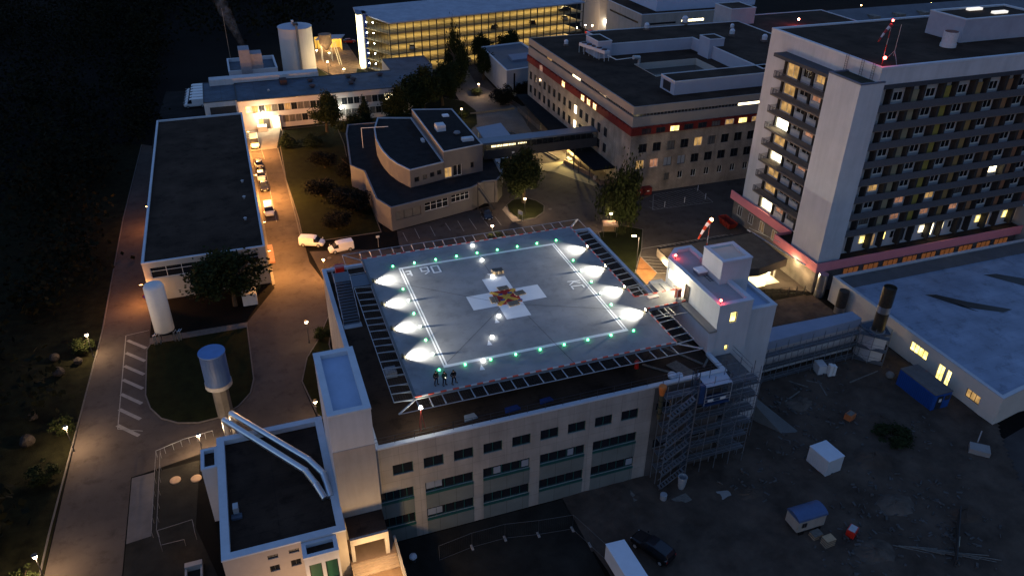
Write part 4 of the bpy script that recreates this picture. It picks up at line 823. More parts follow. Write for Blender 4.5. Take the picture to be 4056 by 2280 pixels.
for k in range(4): q.lathe((26.3, -4.0, 9.6 + k * .85), [(0, .2), (.8, .3)], 12)
q.build('tube_sections', mat('dark chute', (.05, .05, .03), .7, .1, 1), CHU)
WX = thing('silo_bucket', 'grey steel bucket standing at the foot of the hoist mast', 'bucket', (29.2, -6.2, 0)); MB().lathe((29.2, -6.2, 0), [(0, .3), (.5, .42), (1.9, .55), (1.9, .48), (1.2, .45)], 18).build('bucket', GALV, WX)
solo('barrel', MB().lathe((26.4, -7.0, 0), [(0, .38), (.35, .4), (.8, .4), (.82, .3)], 16), GALV, 'small pale lidded barrel in front of the scaffold foot', 'barrel')
for i, (x, y, a, l, w_, lab) in enumerate(((27, -8, .15, 2.4, 1.2, 'large square board lying on the site left of the hoist'), (32.4, -8.6, -.2, 1.8, 1.3, 'pale tilted board on the site right of the hoist'), (33.6, -7.6, -.1, 2.6, 1.1, 'dark board beneath the pale tilted board'), (22.4, -5.5, .2, 1.2, 1.8, 'slatted board lying at the left scaffold foot'))):
    solo('board', MB().obox((x, y), (math.cos(a), math.sin(a)), w_ / 2, .02 + .04 * (i != 2), .06 + .04 * (i != 2), l), (WOODG, mat('pale board', (.22, .21, .2), .8, .1, 1), WOODG, WOODG)[i], lab, 'board', 'boards on the building site')
# roof terrace mess
PL = thing('plank_stack', 'weathered plank platform on the clinic roof beside the hoist', 'planks', (30.6, -1.6, 13.3)); q = MB()
for k in range(7): q.obox((29.2 + k * .22, .2 + k * .05), (.35, -1), .1, 13.3, 13.42, 2.8)
q.build('planks', WOODG, PL)
solo('plastic_sheeting', MB().ball((28.7, -1.9, 13.5), .55, 8, 6, .8).ball((29.5, -2.1, 13.45), .45, 7, 5, .8), mat('pale blue plastic', (.45, .52, .6), .5, .1, 2), 'crumpled pale blue plastic sheet at the clinic roof edge', 'sheet')
solo('red_hydrant', MB().lathe((25.7, .9, 13.25), [(0, .25), (.6, .2), (.9, .3), (1.1, .2)], 12), CARR, 'small dark red post under the front right net frame', 'post')
for i, (a, b) in enumerate((((26.6, 1.2), (28.9, -1.2)), ((30.5, 3.4), (33.2, -1)), ((32.5, 5), (34, 2)), ((33, -1.5), (34.3, -.3)))):
    solo('timber_beam', MB().obox(a, (b[0] - a[0], b[1] - a[1]), .12, 13.28, 13.42), WOODG, ('timber beam behind the plank platform on the clinic roof', 'timber beam lying by the right wall of the clinic roof', 'timber beam near the right net corner on the clinic roof', 'shortest timber beam at the front right clinic roof corner')[i], 'timber', 'timber on the clinic roof')
# ================================================================= left workshop hall
LH = thing('flat_roof_hall', 'long low hall with black flat roof and pale parapet edge on the left', 'building', (-21, 92, 0))
oh = [(1.0, 10.2, 4.0, 5.9, 'gal'), (10.6, 17.3, 4.0, 5.9, 'gal'), (6.6, 8.0, 1.3, 2.4, 'one')]
block(LH, rect(-30.4, -11.85, 57, 127), 0, 6.9, mat('pale corrugated wall', (.30, .30, .285), .8, .08, .5), DARKROOF, {0: oh}, pw=.32, ph=.3)
for i, (x, y, lab) in enumerate(((-14, 77.8, 'white vent cap near the right edge of the black hall roof'), (-13.9, 85.4, 'small vent cap farther back on the black hall roof'), (-14.3, 68.5, 'low vent cap nearest the front on the black hall roof'))):
    v = thing('roof_vent', lab, 'roof vent', (x, y, 6.6), 0, 'vents on the black hall roof'); MB().lathe((x, y, 6.6), [(0, .18), (.4, .18)], 10).build('pipe', GALV, v); MB().lathe((x, y, 7.0), [(0, .32), (.15, .1)], 10).build('cap', GALV, v)
solo('metal_grate', MB().box(-11.5, -10.6, 63.6, 70.2, .02, .35), mat('reddish container rim', (.18, .09, .06), .8, .2, 2), 'low reddish frame beside the hall wall on the orange lit street', 'frame')
solo('storage_box', MB().box(-16.6, -14.4, 50.8, 53.2, 0, 2.0), WHITE, 'small white storage container under the big tree before the hall', 'container')
# white tank
TK = thing('gas_tank', 'tall slim white gas tank standing before the hall corner', 'tank', (-27.9, 45.9, 0)); MB().lathe((-27.9, 45.9, 1.0), [(0, .9), (.3, 1.4), (7.6, 1.4), (8.0, 1.2), (8.2, .5)], 24).build('tank_shell', mat('white tank paint', (.58, .58, .57), .6, .05, 1), TK, smooth=True)
for a in range(3): MB().bar((-27.9 + 1.2 * math.cos(a * 2.1), 45.9 + 1.2 * math.sin(a * 2.1), 0), (-27.9 + 1.1 * math.cos(a * 2.1), 45.9 + 1.1 * math.sin(a * 2.1), 1.4), .08).build('leg', DKMET, TK)
q = MB()
for x in (-29.4, -29.1, -28.6, -26.6, -26.1, -25.8): q.bar((x, 44.0, 0), (x, 44.0, 1.7), .09, 6).bar((x, 44.0, 1.5), (x + .3, 44.9, 1.5), .05)
q.build('evaporator_pipes', CHROME, TK)
sg = thing('no_parking_sign', 'round red rimmed parking ban sign glowing at the hall corner', 'sign', (-30.7, 54.5, 0)); MB().bar((-30.7, 54.5, 0), (-30.7, 54.5, 2.8), .04, 6).build('post', GALV, sg)
def disc(c, r, nrm, n=20, q=None, t=.03):
    q = q or MB(); c = Vector(c); nrm = Vector(nrm).normalized(); q.bar(c - nrm * t / 2, c + nrm * t / 2, r, n); return q
disc((-30.7, 54.45, 2.5), .38, (0, -1, 0)).build('rim', CARR, sg); disc((-30.7, 54.42, 2.5), .28, (0, -1, 0)).build('face', mat('sign blue', (.02, .06, .3), .5, 0), sg); q = MB(); q.bar((-30.9, 54.39, 2.7), (-30.5, 54.39, 2.3), .03); q.build('slash', CARR, sg)
MB().box(-30.5, -30.42, 54.6, 55.6, .5, 3.2).build('lit_panel', mat('yellow lit board', (.6, .45, .1), .6, 0, em=.7, emc=(1, .65, .1)), sg)
# ================================================================= north long building
NL = thing('north_wing', 'long two storey white building with blue grey roof and window bands', 'building', (4, 145, 0))
on = []
x = -10.9; i = 0
while x < 25:
    kd = 'litb' if x < -10 else ('litw' if x > 22.5 else ('ltd4' if i in (1, 3, 6) else 'grey' if i % 5 in (3, 4) else 'dark'))
    if not (-13 < x < -10.95): on.append((x + 12.5, x + 12.5 + 1.42, 4.2, 5.95, kd))
    x += 1.55; i += 1
x = -2.4
while x < 25: on.append((x + 12.5, x + 12.5 + 1.42, 1.2, 2.95, 'litw' if x > 22.5 else ('grey' if R.random() < .4 else 'dark'))); x += 1.55
on += [(4.2, 6.3, 1.3, 2.7, 'ltd4')]
pl = [(-12.5, 134.1), (27.6, 134.1), (40.6, 152), (40.6, 162), (28.3, 162), (28.3, 150), (-12.5, 150)]
block(NL, pl, 0, 7.4, mat('pinkish white render', (.36, .33, .32), .85, .06, .4), BLUEROOF, {0: on}, pw=.15, ph=.06, cap=mat('dark roof edge', (.04, .045, .05), .7, .1, 1), wd=.15)
block(NL, rect(-20.2, -12.52, 136.2, 153.5), 0, 7.2, WHITE, BLUEROOF, {0: [(1.2, 7.2, 3.2, 5.9, 'door')]}, pw=.15, ph=.06, cap=mat('dark roof edge', (.04, .04, .05)), wname='west_wall')
MB().box(-18.5, 9, 150.1, 153.2, 7.0, 8.6).build('rear_parapet', WHITE, NL)
window(NL, (-7.2, 134.0), (-5.7, 134.0), .1, 2.6, 'door', .02, 'door'); window(NL, (-5.0, 134.05), (-3.6, 134.05), .1, 3.0, 'bright', .02, 'door')
MB().box(-3.4, -3.2, 131.6, 134.05, 0, 3.2).build('side_wall', WHITE, NL)
MB().box(-8.8, -6.6, 132.2, 134.0, 0, 1.2).build('plant_box', WHITE, NL)
Wl = thing('wall_lamp', 'glaring round white lamp over the loading door of the north wing', 'lamp', (-7.2, 133.8, 3.6), 0, 'white wall lamps of the north wing'); MB().box(-7.5, -6.9, 133.7, 134.05, 3.5, 3.9).build('bracket', DKMET, Wl); MB().ball((-7.2, 133.55, 3.7), .32, 12, 8).build('lamp', glow('glaring white lamp', (1, .88, .66), 20), Wl); lamp_light(Wl, (-7.0, 132.6, 3.6), 400, (1, .80, .48), .25)
Wl = thing('wall_lamp', 'white wall lamp shining behind the tree in the middle of the north wing', 'lamp', (11.8, 133.8, 3.6), 0, 'white wall lamps of the north wing'); MB().box(11.5, 12.1, 133.7, 134.05, 3.3, 3.8).build('bracket', DKMET, Wl); MB().ball((11.8, 133.6, 3.6), .26, 12, 8).build('lamp', glow('glaring white lamp', (1, .88, .66), 20), Wl); lamp_light(Wl, (11.8, 132.7, 3.5), 110, (.95, 1, .86), .25)
for i, (x, y) in enumerate(((-.6, 148.4), (6.3, 145.8), (6.2, 140.6), (16.3, 146.4), (17.1, 143.4), (16.1, 140.5), (24.6, 145.7))):
    v = thing('roof_vent', 'dark low vent hood on the blue grey north roof, %s from the left' % ('first', 'second', 'third', 'fourth', 'fifth', 'sixth', 'seventh')[i], 'roof vent', (x, y, 7.34), 0, 'vent hoods on the north roof'); MB().lathe((x, y, 7.34), [(0, .5), (.5, .5)], 12).build('pipe', mat('dark hood', (.05, .035, .035), .8, .2, 2), v); MB().lathe((x, y, 7.84), [(0, .95), (.25, .6), (.4, .1)], 12).build('hood', mat('dark hood', (.05, .04, .04)), v)
v = thing('roof_chimney', 'squat dark brick chimney on the blue grey north roof', 'chimney', (-.6, 149.6, 7.3)); MB().box(-1.4, .4, 144.8, 147.4, 7.3, 8.6).build('stack', mat('dark brick', (.06, .04, .04), .9, .2, 2), v)
v = thing('roof_vent', 'small pale vent cap near the left end of the blue grey north roof', 'roof vent', (-4.6, 140.6, 7.3)); MB().lathe((-4.6, 140.6, 7.34), [(0, .3), (.4, .3), (.6, .1)], 10).build('cap', GALV, v)
# boiler house and silo
BH = thing('boiler_house', 'white flat roofed boiler house with stepped chimney block behind the north wing', 'building', (-7, 162, 0)); block(BH, rect(-13.4, -.7, 159.5, 173), 0, 8, mat('blueish white wall', (.42, .43, .47), .8, .08, .5), BLUEROOF, pw=.4, ph=.9)
MB().box(-10.1, -7.3, 159, 164, 7.2, 13.4).build('chimney_block', mat('grey flue cladding', (.22, .22, .25), .7, .15, 1), BH); MB().box(-7.29, -4.3, 159.6, 164, 7.2, 12.0).build('flue_box', mat('grey flue cladding', (.2, .2, .2)), BH)
SL = thing('storage_silo', 'very large round white silo with blue grey lid and ladder shaft', 'silo', (7.1, 184.6, 0)); MB().lathe((7.1, 184.6, 0), [(0, 5.0), (13.1, 4.9)], 40).build('shell', mat('white silo paint', (.52, .49, .47), .7, .05, .4), SL, smooth=False); MB().lathe((7.1, 184.6, 13.1), [(0, 5.05), (.1, 4.9), (.9, .8)], 40).build('lid', mat('blue silo lid', (.30, .36, .45), .6, .06, .5), SL)
MB().box(6.9, 7.5, 179.0, 179.7, 1, 14.4).build('ladder_shaft', mat('grey ladder cage', (.16, .17, .19), .6, .2, 2, .5), SL); MB().box(6.5, 7.9, 181.5, 183.5, 13.9, 14.5).build('top_platform', DKMET, SL)
MB().box(6.2, 6.9, 183.5, 184.3, 14.0, 15.0).build('filter_box', CAP, SL)
q = MB(); q.prism([(-.6, 170), (9.5, 169), (11.5, 174), (11.4, 176), (-.6, 178)], 0, .3); struct('silo_pavement', q, CONC)
HO = thing('gravel_hopper', 'rusty brown round hopper on stilts in the lit yard', 'hopper', (16.5, 193, 0)); MB().lathe((16.6, 193.4, 3.2), [(0, .5), (2.2, 2.0), (5.0, 2.0)], 18).build('bin', mat('rust brown bin', (.13, .09, .07), .7, .2, 1), HO)
for sx in (-1.5, 1.5):
    for sy in (-1.5, 1.5): MB().bar((16.6 + sx, 193.4 + sy, 0), (16.6 + sx, 193.4 + sy, 5), .1).build('leg', GALV, HO)
q = MB(); q.bar((19.5, 187, 0), (18.6, 192, 6), .12).bar((20.2, 187, 0), (19.3, 192, 6), .12)
for k in range(12): q.bar((19.5 - k * .075, 187 + k * .42, k * .5), (20.2 - k * .075, 187 + k * .42, k * .5), .05)
q.build('ladder', mat('pale ladder', (.45, .4, .3), .6, 0), HO)
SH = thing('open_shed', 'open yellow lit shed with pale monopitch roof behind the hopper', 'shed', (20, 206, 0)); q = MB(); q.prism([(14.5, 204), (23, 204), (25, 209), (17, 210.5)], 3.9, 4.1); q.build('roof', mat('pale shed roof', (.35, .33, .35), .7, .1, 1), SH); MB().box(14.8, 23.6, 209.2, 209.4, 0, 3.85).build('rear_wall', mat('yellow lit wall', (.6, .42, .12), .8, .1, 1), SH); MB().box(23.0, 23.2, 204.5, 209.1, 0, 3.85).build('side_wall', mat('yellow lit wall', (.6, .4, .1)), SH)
for x in (15, 19): MB().box(x, x + .2, 204.3, 204.5, 0, 3.89).build('post', DKMET, SH)
lamp_light(SH, (19, 206, 3.4), 300, (1, .72, .3), .3); MB().ball((19, 206.5, 3.5), .25, 8, 6).build('lamp', glow('shed lamp', (1, .8, .4), 12), SH)
# ================================================================= parking garage
GG = 9.8 * PI / 180
G0 = Vector((32.7, 170.3)); gx = Vector((math.cos(GG), math.sin(GG))); gy = Vector((-gx.y, gx.x))
def gp2(a, b): p = G0 + gx * a + gy * b; return (p.x, p.y)
PG = thing('parking_garage', 'five storey open parking garage glowing yellow behind dark steel posts', 'parking garage', (60, 190, 0))
GZ = 15.4; LZ = [.15 + 3.02 * k for k in range(5)]; LG = 68.4
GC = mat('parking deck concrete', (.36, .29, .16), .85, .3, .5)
roofpl = [gp2(0, -.3), gp2(LG, -.3), gp2(LG, 25.4), gp2(-2, 25.4), gp2(-3.3, 20.2), gp2(-2.4, 13.6)]
q = MB(); q.prism(roofpl, GZ - .35, GZ); q.build('roof', mat('pale garage roof', (.27, .30, .36), .7, .2, .35), PG)
for k, z in enumerate(LZ):
    a0 = -2.2 if k else -2.2
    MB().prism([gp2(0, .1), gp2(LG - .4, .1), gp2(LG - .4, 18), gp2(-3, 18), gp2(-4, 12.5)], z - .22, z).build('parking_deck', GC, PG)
    q = MB()
    for i in range(28):
        p = gp2(1 + i * 2.5, 1.5); r_ = gp2(-.3 + i * 2.5, 6.4); d = Vector((r_[0] - p[0], r_[1] - p[1])).normalized(); nx, ny = -d.y * .07, d.x * .07
        q.quad((p[0] - nx, p[1] - ny, z + .012), (p[0] + nx, p[1] + ny, z + .012), (r_[0] + nx, r_[1] + ny, z + .012), (r_[0] - nx, r_[1] - ny, z + .012))
    q.build('bay_lines', mat('bay line paint', (.8, .75, .6), .7, 0), PG)
    MB().obox(gp2(.1, .16), gx, .04, z, z + .12, LG - .6).build('edge_kerb', mat('dark edge beam', (.12, .11, .09), .8, .1, 1), PG)
    for u_ in (11, 30, 49, 63): 
        p = gp2(u_, 7.5); lamp_light(PG, (p[0], p[1], z + 2.62), 82, (1, .74, .30), (17, 1.2), 'AREA', (0, 0, GG), name='deck_light')  # unseen area lights stand in for the deck's ceiling lamps
    q = MB()
    for u_ in range(9): q.obox(gp2(3 + u_ * 7.5, 7.3), gx, .09, z + 2.68, z + 2.73, 1.6)
    q.build('strip_lights', glow('garage tube light', (1, .9, .6), 1.2), PG)
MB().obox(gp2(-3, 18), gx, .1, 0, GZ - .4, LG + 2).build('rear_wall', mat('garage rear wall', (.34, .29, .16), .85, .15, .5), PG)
q = MB()
for i in range(28):
    p = gp2(i * 2.52, -.05); q.box(p[0] - .13, p[0] + .13, p[1] - .13, p[1] + .13, 0, GZ - .36)
q.build('facade_posts', mat('dark garage post', (.05, .045, .035), .6, .1, 1, .3), PG)
q = MB()
for k, z in enumerate(LZ): q.bar((*gp2(0, -.02), z + 1.0), (*gp2(LG, -.02), z + 1.0), .03).bar((*gp2(0, -.02), z + .5), (*gp2(LG, -.02), z + .5), .02)
for k in range(5):
    for j in range(9): p = gp2(-.6 - j * .55, .2 + j * 1.3); q.box(p[0] - .05, p[0] + .05, p[1] - .05, p[1] + .05, LZ[k], LZ[k] + 2.7)
q.build('guard_rails', DKMET, PG)
q = MB(); q.prism([(25.2, 180.6), (26.6, 180.9), (27.2, 186), (25.7, 186)], 0, GZ + .5); q.build('stair_glass', litwin('bright stair glass', (1, .84, .42), 1.1), PG)
q = MB(); q.prism([(26.9, 180.6), (28.0, 181), (28.3, 185), (27.3, 185.5)], 0, GZ + .9); q.build('blue_pier', mat('blue garage pier', (.02, .04, .16), .6, .1, 1), PG)
q = MB(); q.prism([(25.0, 180.3), (28.3, 180.8), (28.6, 183.5), (25.6, 187)], GZ + .55, GZ + .9); q.build('stair_roof', mat('blue roof', (.06, .09, .16), .6, .1, 1), PG)
q = MB()
for k in range(5):
    for j in range(3): p = gp2(-5.6 + j * 1.5, 9.5 - j * 1.5); q.ball((p[0], p[1], LZ[k] + 2.2), .16, 8, 5)
q.build('stair_lamps', glow('cool stair lamp', (.8, .95, 1), 8), PG)
MB().prism([(28, 179.8), (29.5, 178), (32.7, 171), (33.3, 171.4), (29, 181)], 0, .3).build('ramp_kerb', CONC, PG)
# ================================================================= big building with red band
K = .957
def bx(x): return 60.4 + (x - 63.6) * K
def by(y): return 70.0 + (y - 75.9) * K
def bz(z): return 2.86 + z * K
BB = thing('surgery_building', 'large stone clad hospital block with dark red window band and black flat roof', 'building', (80, 95, 0))
X0, X1, Y0, Y1 = 60.4, 100, 70, 128.5
WL_ = Y1 - Y0
wst = []
for i in range(15):
    y = by(134.8 - 3.34 * i); a = Y1 - y
    if 9 == i: kd = 'litw'
    else: kd = 'dark'
    wst.append((a - .8, a + .8, 8.6, 10.6, kd)); wst.append((a - .8, a + .8, 5.1, 7.1, kd))
sst = []
for i in range(9):
    a = 1.9 + i * 3.2; sst.append((a, a + 1.9, 8.9, 10.8, ('dark', 'dark', 'grey', 'dark', 'litd', 'grey', 'dark', 'dark', 'dark')[i])); sst.append((a - .3, a + 1.6, 5.4, 7.3, ('litd', 'lito', 'blue', 'blue', 'dark', 'dark', 'dark', 'dark', 'dark')[i]))
    if i > 1: sst.append((a + .2, a + 1.4, 2.2, 3.8, 'grey' if i == 2 else 'wht'))
q = MB(); P = wallseg(q, (X0, Y1), (X0, Y0), 0, 12.85, wst, .13)
for o in wst: window(BB, P(o[0], 0), P(o[1], 0), o[2], o[3], o[4], .13)
P = wallseg(q, (X0, Y0), (X1, Y0), 0, 12.85, sst, .25)
for o in sst: window(BB, P(o[0], 0), P(o[1], 0), o[2], o[3], o[4], .25)
q.quad((X1, Y0, 0), (X1, Y1, 0), (X1, Y1, 12.85), (X1, Y0, 12.85)); q.quad((X1, Y1, 0), (X0, Y1, 0), (X0, Y1, 12.85), (X1, Y1, 12.85)); q.build('stone_wall', STONE, BB)
MB().prism([(X0 - .35, Y0 - .35), (X1, Y0 - .35), (X1, Y1), (X0 - .35, Y1)], 12.86, 14.5).build('red_band', REDP, BB)
for i, kd in ((8, 'cross'), (10, 'cross'), (11, 'cross'), (12, 'cross'), (2, 'lito')):
    y = by(133 - 3.3 * i + (5 if i == 8 else 0)); window(BB, (X0 - .38, y + .9), (X0 - .38, y - .9), 12.95, 14.35, kd, -.02)
for i, kd in enumerate(('dark', 'dark', 'lit', 'dark', 'dark', 'grey', 'litd', 'lit', 'litd')):
    a = X0 + 2 + i * 3.2; window(BB, (a, Y0 - .38), (a + 2, Y0 - .38), 13.0, 14.1, kd, -.02)
q = MB()
for i in range(34): q.box(X0 - .6, X0 - .36, Y0 + 1 + i * 1.7, Y0 + 1.25 + i * 1.7, 14.3, 14.7)
for i in range(23): q.box(X0 + 1 + i * 1.7, X0 + 1.25 + i * 1.7, Y0 - .6, Y0 - .36, 14.3, 14.7)
q.build('awning_brackets', REDP, BB)
UPW = mat('grey rendered attic', (.23, .21, .19), .85, .08, .3)
MB().prism(rect(X0, X1, Y0, Y1), 14.51, 16.55).build('attic_wall', UPW, BB)
MB().prism(rect(X0 + .25, X1 - .25, Y0 + .25, Y1 - .25), 16.55, 17.1).build('window_strip', GLASS, BB)
q = MB()
for i in range(50): q.box(X0 + .6 + i * .78, X0 + .68 + i * .78, Y0 + .2, Y0 + .245, 16.56, 17.1)
for i in range(74): q.box(X0 + .2, X0 + .245, Y0 + .6 + i * .78, Y0 + .68 + i * .78, 16.56, 17.1)
q.build('strip_mullions', mat('strip mullion', (.2, .2, .2), .6, 0), BB)
for a, b in ((by(103.2), by(107.5)), (by(121), by(124))): q = MB(); q.quad((X0 + .19, b, 16.6), (X0 + .19, a, 16.6), (X0 + .19, a, 17.05), (X0 + .19, b, 17.05)); q.build('lit_strip_window', LITW if a < 110 else LITD, BB)
q = MB(); q.quad((84.5, Y0 + .19, 16.6), (90.2, Y0 + .19, 16.6), (90.2, Y0 + .19, 17.05), (84.5, Y0 + .19, 17.05)); q.build('lit_strip_window', LITW, BB)
rz = 18.65
C0, C1, D0, D1 = bx(78.8), bx(95.8), by(94.6), by(105.5)   # light court
out = [(X0, Y0), (X1, Y0), (X1, Y1), (X0, Y1)]
q = MB()
for a, b, c, d in ((X0, X1, Y0, D0), (X0, X1, D1, Y1), (X0, C0, D0, D1), (C1, X1, D0, D1)): q.quad((a, c, rz - .15), (b, c, rz - .15), (b, d, rz - .15), (a, d, rz - .15))
q.build('roof', DARKROOF, BB)
q = MB()
for i in range(4): a, b = out[i], out[(i + 1) % 4]; q.quad((*a, 17.1), (*b, 17.1), (*b, rz), (*a, rz))
inn = inset(out, .3)
for i in range(4): j = (i + 1) % 4; q.quad((*out[i], rz), (*out[j], rz), (*inn[j], rz), (*inn[i], rz)); q.quad((*inn[i], rz), (*inn[j], rz), (*inn[j], rz - .15), (*inn[i], rz - .15))
q.build('upper_attic_wall', UPW, BB)
q = MB(); 
for a, b, k in (((C0, D1), (C1, D1), 0), ((C1, D1), (C1, D0), 1), ((C0, D0), (C0, D1), 2), ((C1, D0), (C0, D0), 3)): q.quad((*a, rz - 6), (*b, rz - 6), (*b, rz + .02), (*a, rz + .02))
q.quad((C0, D0, rz - 5), (C1, D0, rz - 5), (C1, D1, rz - 5), (C0, D1, rz - 5)); q.build('court_walls', mat('court render', (.36, .34, .31), .85, .08, .3), BB)
q = MB(); q.box(C0 + 1, C0 + 6, D1 - .08, D1 - .02, rz - 3.0, rz - 2.4).box(C0 + 8, C1 - 2.5, D1 - .08, D1 - .02, rz - 3.0, rz - 2.4); q.build('court_windows', GLASS, BB); MB().box(C1 - 2.4, C1 - .9, D1 - .08, D1 - .02, rz - 3.0, rz - 2.4).box(C1 - .08, C1 - .02, D1 - 3.5, D1 - .6, rz - 3, rz - 2.5).build('lit_court_window', LITW, BB)
# raised roof storeys
UPB = mat('pale blue attic wall', (.30, .34, .42), .8, .06, .4)
pl = [(bx(76.3), by(114.4)), (bx(99.6), by(114.2)), (bx(99.6), by(84)), (116, by(84)), (116, by(127)), (bx(80.5), by(128)), (bx(76.3), by(128))]
block(BB, pl, rz - .16, 21.3, UPB, DARKROOF, pw=.2, ph=.1, wname='roof_storey')
for (a, b, c, d, h, lab) in ((72.5, 76.2, 112.9, 120, 22.4, 'tall white stair head at the left corner of the raised roof storey'), (98.5, 102.6, 104.5, 109.3, 23.0, 'tall white stair head at the inner corner of the raised roof storey'), ):
    block(BB, rect(bx(a), bx(b), by(c), by(d)), rz - .16, h, UPB, DARKROOF, pw=.15, ph=.1, wname='stair_head')
block(BB, rect(bx(75.6), 104, by(81), by(87)), rz - .16, 21.3, UPB, DARKROOF, {3: [(1.0, 4.2, rz + .1, rz + 2.0, 'door')]}, pw=.15, ph=.1, wname='plant_room')
block(BB, rect(bx(119.2), bx(127), by(127.2), by(135.5)), 18.4, 24.4, mat('blue white lift wall', (.32, .33, .36), .8, .08, .5), DARKROOF, pw=.2, ph=.1, wname='lift_head')
FB = thing('rear_block', 'far flat roofed wing with black roof right of the surgery block', 'building', (130, 110, 0)); block(FB, rect(116.1, 150, 68, 128), 0, 20.4, CREAM, DARKROOF, ph=.1, pw=.3)
redlight(130.5, 113, 20.4, 1.4, 'red obstruction light on the far black roof left of the tower', 60, .25)
# chillers and roof vents
CH = thing('chiller_unit', 'long white five fan chiller on legs on the surgery roof', 'chiller', (bx(71), by(112), rz)); 
q = MB(); a0 = (bx(71.5), by(118)); d_ = Vector((.4, -8.8)); q.obox((67.6, 111.8), (.25, -1), .75, rz + 1.6, rz + 2.3, 9.6); q.build('casing', CAP, CH)
for k in range(5): 
    c = (67.6 + .243 * (1 + k * 1.9), 111.8 - .97 * (1 + k * 1.9), rz + 2.3); MB().lathe(c, [(0, .62), (.22, .62)], 14).build('fan', DKMET, CH)
q = MB()
for k in range(6):
    for s in (-.6, .6): MB().bar((67.6 + .243 * k * 1.9 + s, 111.8 - .97 * k * 1.9 + s * .2, rz - .1), (67.6 + .243 * k * 1.9 + s, 111.8 - .97 * k * 1.9 + s * .2, rz + 1.6), .05).build('leg', WFR, CH)
q = MB(); q.bar((70.2, 103, rz + 1.2), (71.5, 100.6, rz + .6), .1).bar((71.5, 100.6, rz + .6), (76.5, 101.2, rz + .6), .1); q.build('pipe', WFR, CH)
rv = None
for i, (x, y, s, z) in enumerate(((66.5, 118.5, 1, rz), (72.9, 108.5, .9, rz), (88, 117.5, 1.2, 21.2), (100.3, 119.8, 1.5, 21.2), (105.2, 105.5, 1.2, 21.2), (109.5, 98.2, 1.2, 21.2), (98.5, 96.5, .7, rz), (109.5, 112, .9, 21.2))):
    lab = ('small round vent near the left edge of the surgery roof', 'round vent beside the chiller legs', 'round vent in the middle of the raised roof storey', 'bulky white fan unit at the far corner of the raised roof storey', 'white box vent on the ridge of the raised roof, near the stair head', 'white box vent on the raised roof nearest the tower', 'small vent at the foot of the pale blue attic wall', 'low flat vent on the far black roof')[i]
    if rv is None:
        rv = thing('roof_vent', lab, 'roof vent', (0, 0, 0), 0, 'vents on the surgery roof', local=True); MB().box(-.55, .55, -.55, .55, 0, .5).build('curb', mat('vent curb', (.1, .08, .07), .8, .1, 1), rv); MB().lathe((0, 0, .5), [(0, .5), (.7, .55), (1.0, .3)], 14).build('cowl', CAP, rv); place(rv, 0, (x, y, z - .1), 0, lab, scale=(s, s, s))
    else: place(rv, 1, (x, y, z - .1), .3 * i, lab, scale=(s, s, s))
# roof duct bend
RD = thing('roof_duct', 'pale angled exhaust hood at the edge of the light court', 'duct', (77, 96, rz)); MB().bar((bx(79.5), by(104.5), rz - .1), (bx(79.5), by(104.5), rz + 1.6), .3, 10).bar((bx(79.5), by(104.5), rz + 1.6), (bx(77.6), by(104), rz + 1.9), .45, 10).build('hood', GALV, RD)
# dark canopy along its west side + bridge
CW = thing('walkway_canopy', 'long black covered walkway roof along the foot of the stone facade', 'canopy', (58, 100, 0))
MB().prism([(55.4, 75.8), (60.35, 75.8), (60.35, 129), (57.5, 129.5), (55.4, 100)], 3.7, 4.0).build('roof', mat('black canopy roof', (.012, .012, .013), .9, .3, .5), CW)
for y in (91, 84, 78.5, 99, 107, 116): MB().bar((55.8, y, 0), (55.8, y, 3.7), .1, 8).build('post', DKMET, CW)
MB().box(57.4, 60.3, 76.2, 128, 0, 1.1).build('plinth', mat('brown plinth', (.12, .09, .07), .9, .15, .8), CW)
q = MB(); q.obox((54.9, 90.2), (4.0, -13.8), .15, 0, .9); q.obox((58.9, 76.2), (7.5, .2), .15, 0, .9); solo('brick_wall', q, mat('low brick wall', (.19, .13, .09), .9, .2, 2), 'low brownish wall bending round the loading ramp under the black canopy', 'wall')
q = MB()
for k in range(9): q.cur = k % 2; q.box(57.6 + k * .42, 58.0 + k * .42, 76.35, 76.45, .6, .9)
solo('barrier_beam', q, [WFR, BANDR], 'short red and white barrier at the end of the loading ramp', 'barrier')
for i, (p, r_) in enumerate((((44.5, 128.8), (57, 129.5)), ((49.5, 112.5), (53.8, 92)), ((50.2, 112.5), (54.6, 92)))): solo('garden_wall', MB().obox(p, (r_[0] - p[0], r_[1] - p[1]), .1, 0, .5), KERB, ('low kerb wall crossing the path near the path lamp', 'left of two parallel ramp walls before the black canopy', 'right of two parallel ramp walls before the black canopy')[i], 'wall')
BR = thing('footbridge', 'glazed covered footbridge with blue metal roof between the buildings', 'footbridge', (46, 86, 0))
MB().box(34.2, 60.3, 85.0, 88.2, 8.55, 8.9).build('roof', mat('blue metal roof', (.12, .15, .2), .4, .1, .5, .4), BR); MB().box(34.4, 60.3, 85.2, 88.0, 5.6, 5.9).build('deck', DKMET, BR)
MB().box(34.4, 60.3, 85.05, 85.15, 5.3, 7.3).build('lower_panel', mat('dark bridge panel', (.035, .035, .038), .6, .1, 1), BR)
q = MB(); q.box(34.4, 60.3, 88.05, 88.1, 5.3, 7.3).build('rear_panel', mat('dark bridge panel', (.03, .03, .03)), BR)
q = MB()
for k in range(21): x = 34.6 + k * 1.28; q.box(x, x + .1, 85.03, 85.18, 7.3, 8.55)
for k in range(0, 20, 2): x = 34.6 + k * 1.28; q.bar((x, 85.1, 7.3), (x + 1.28, 85.1, 8.5), .04)
q.build('mullions', DKMET, BR)
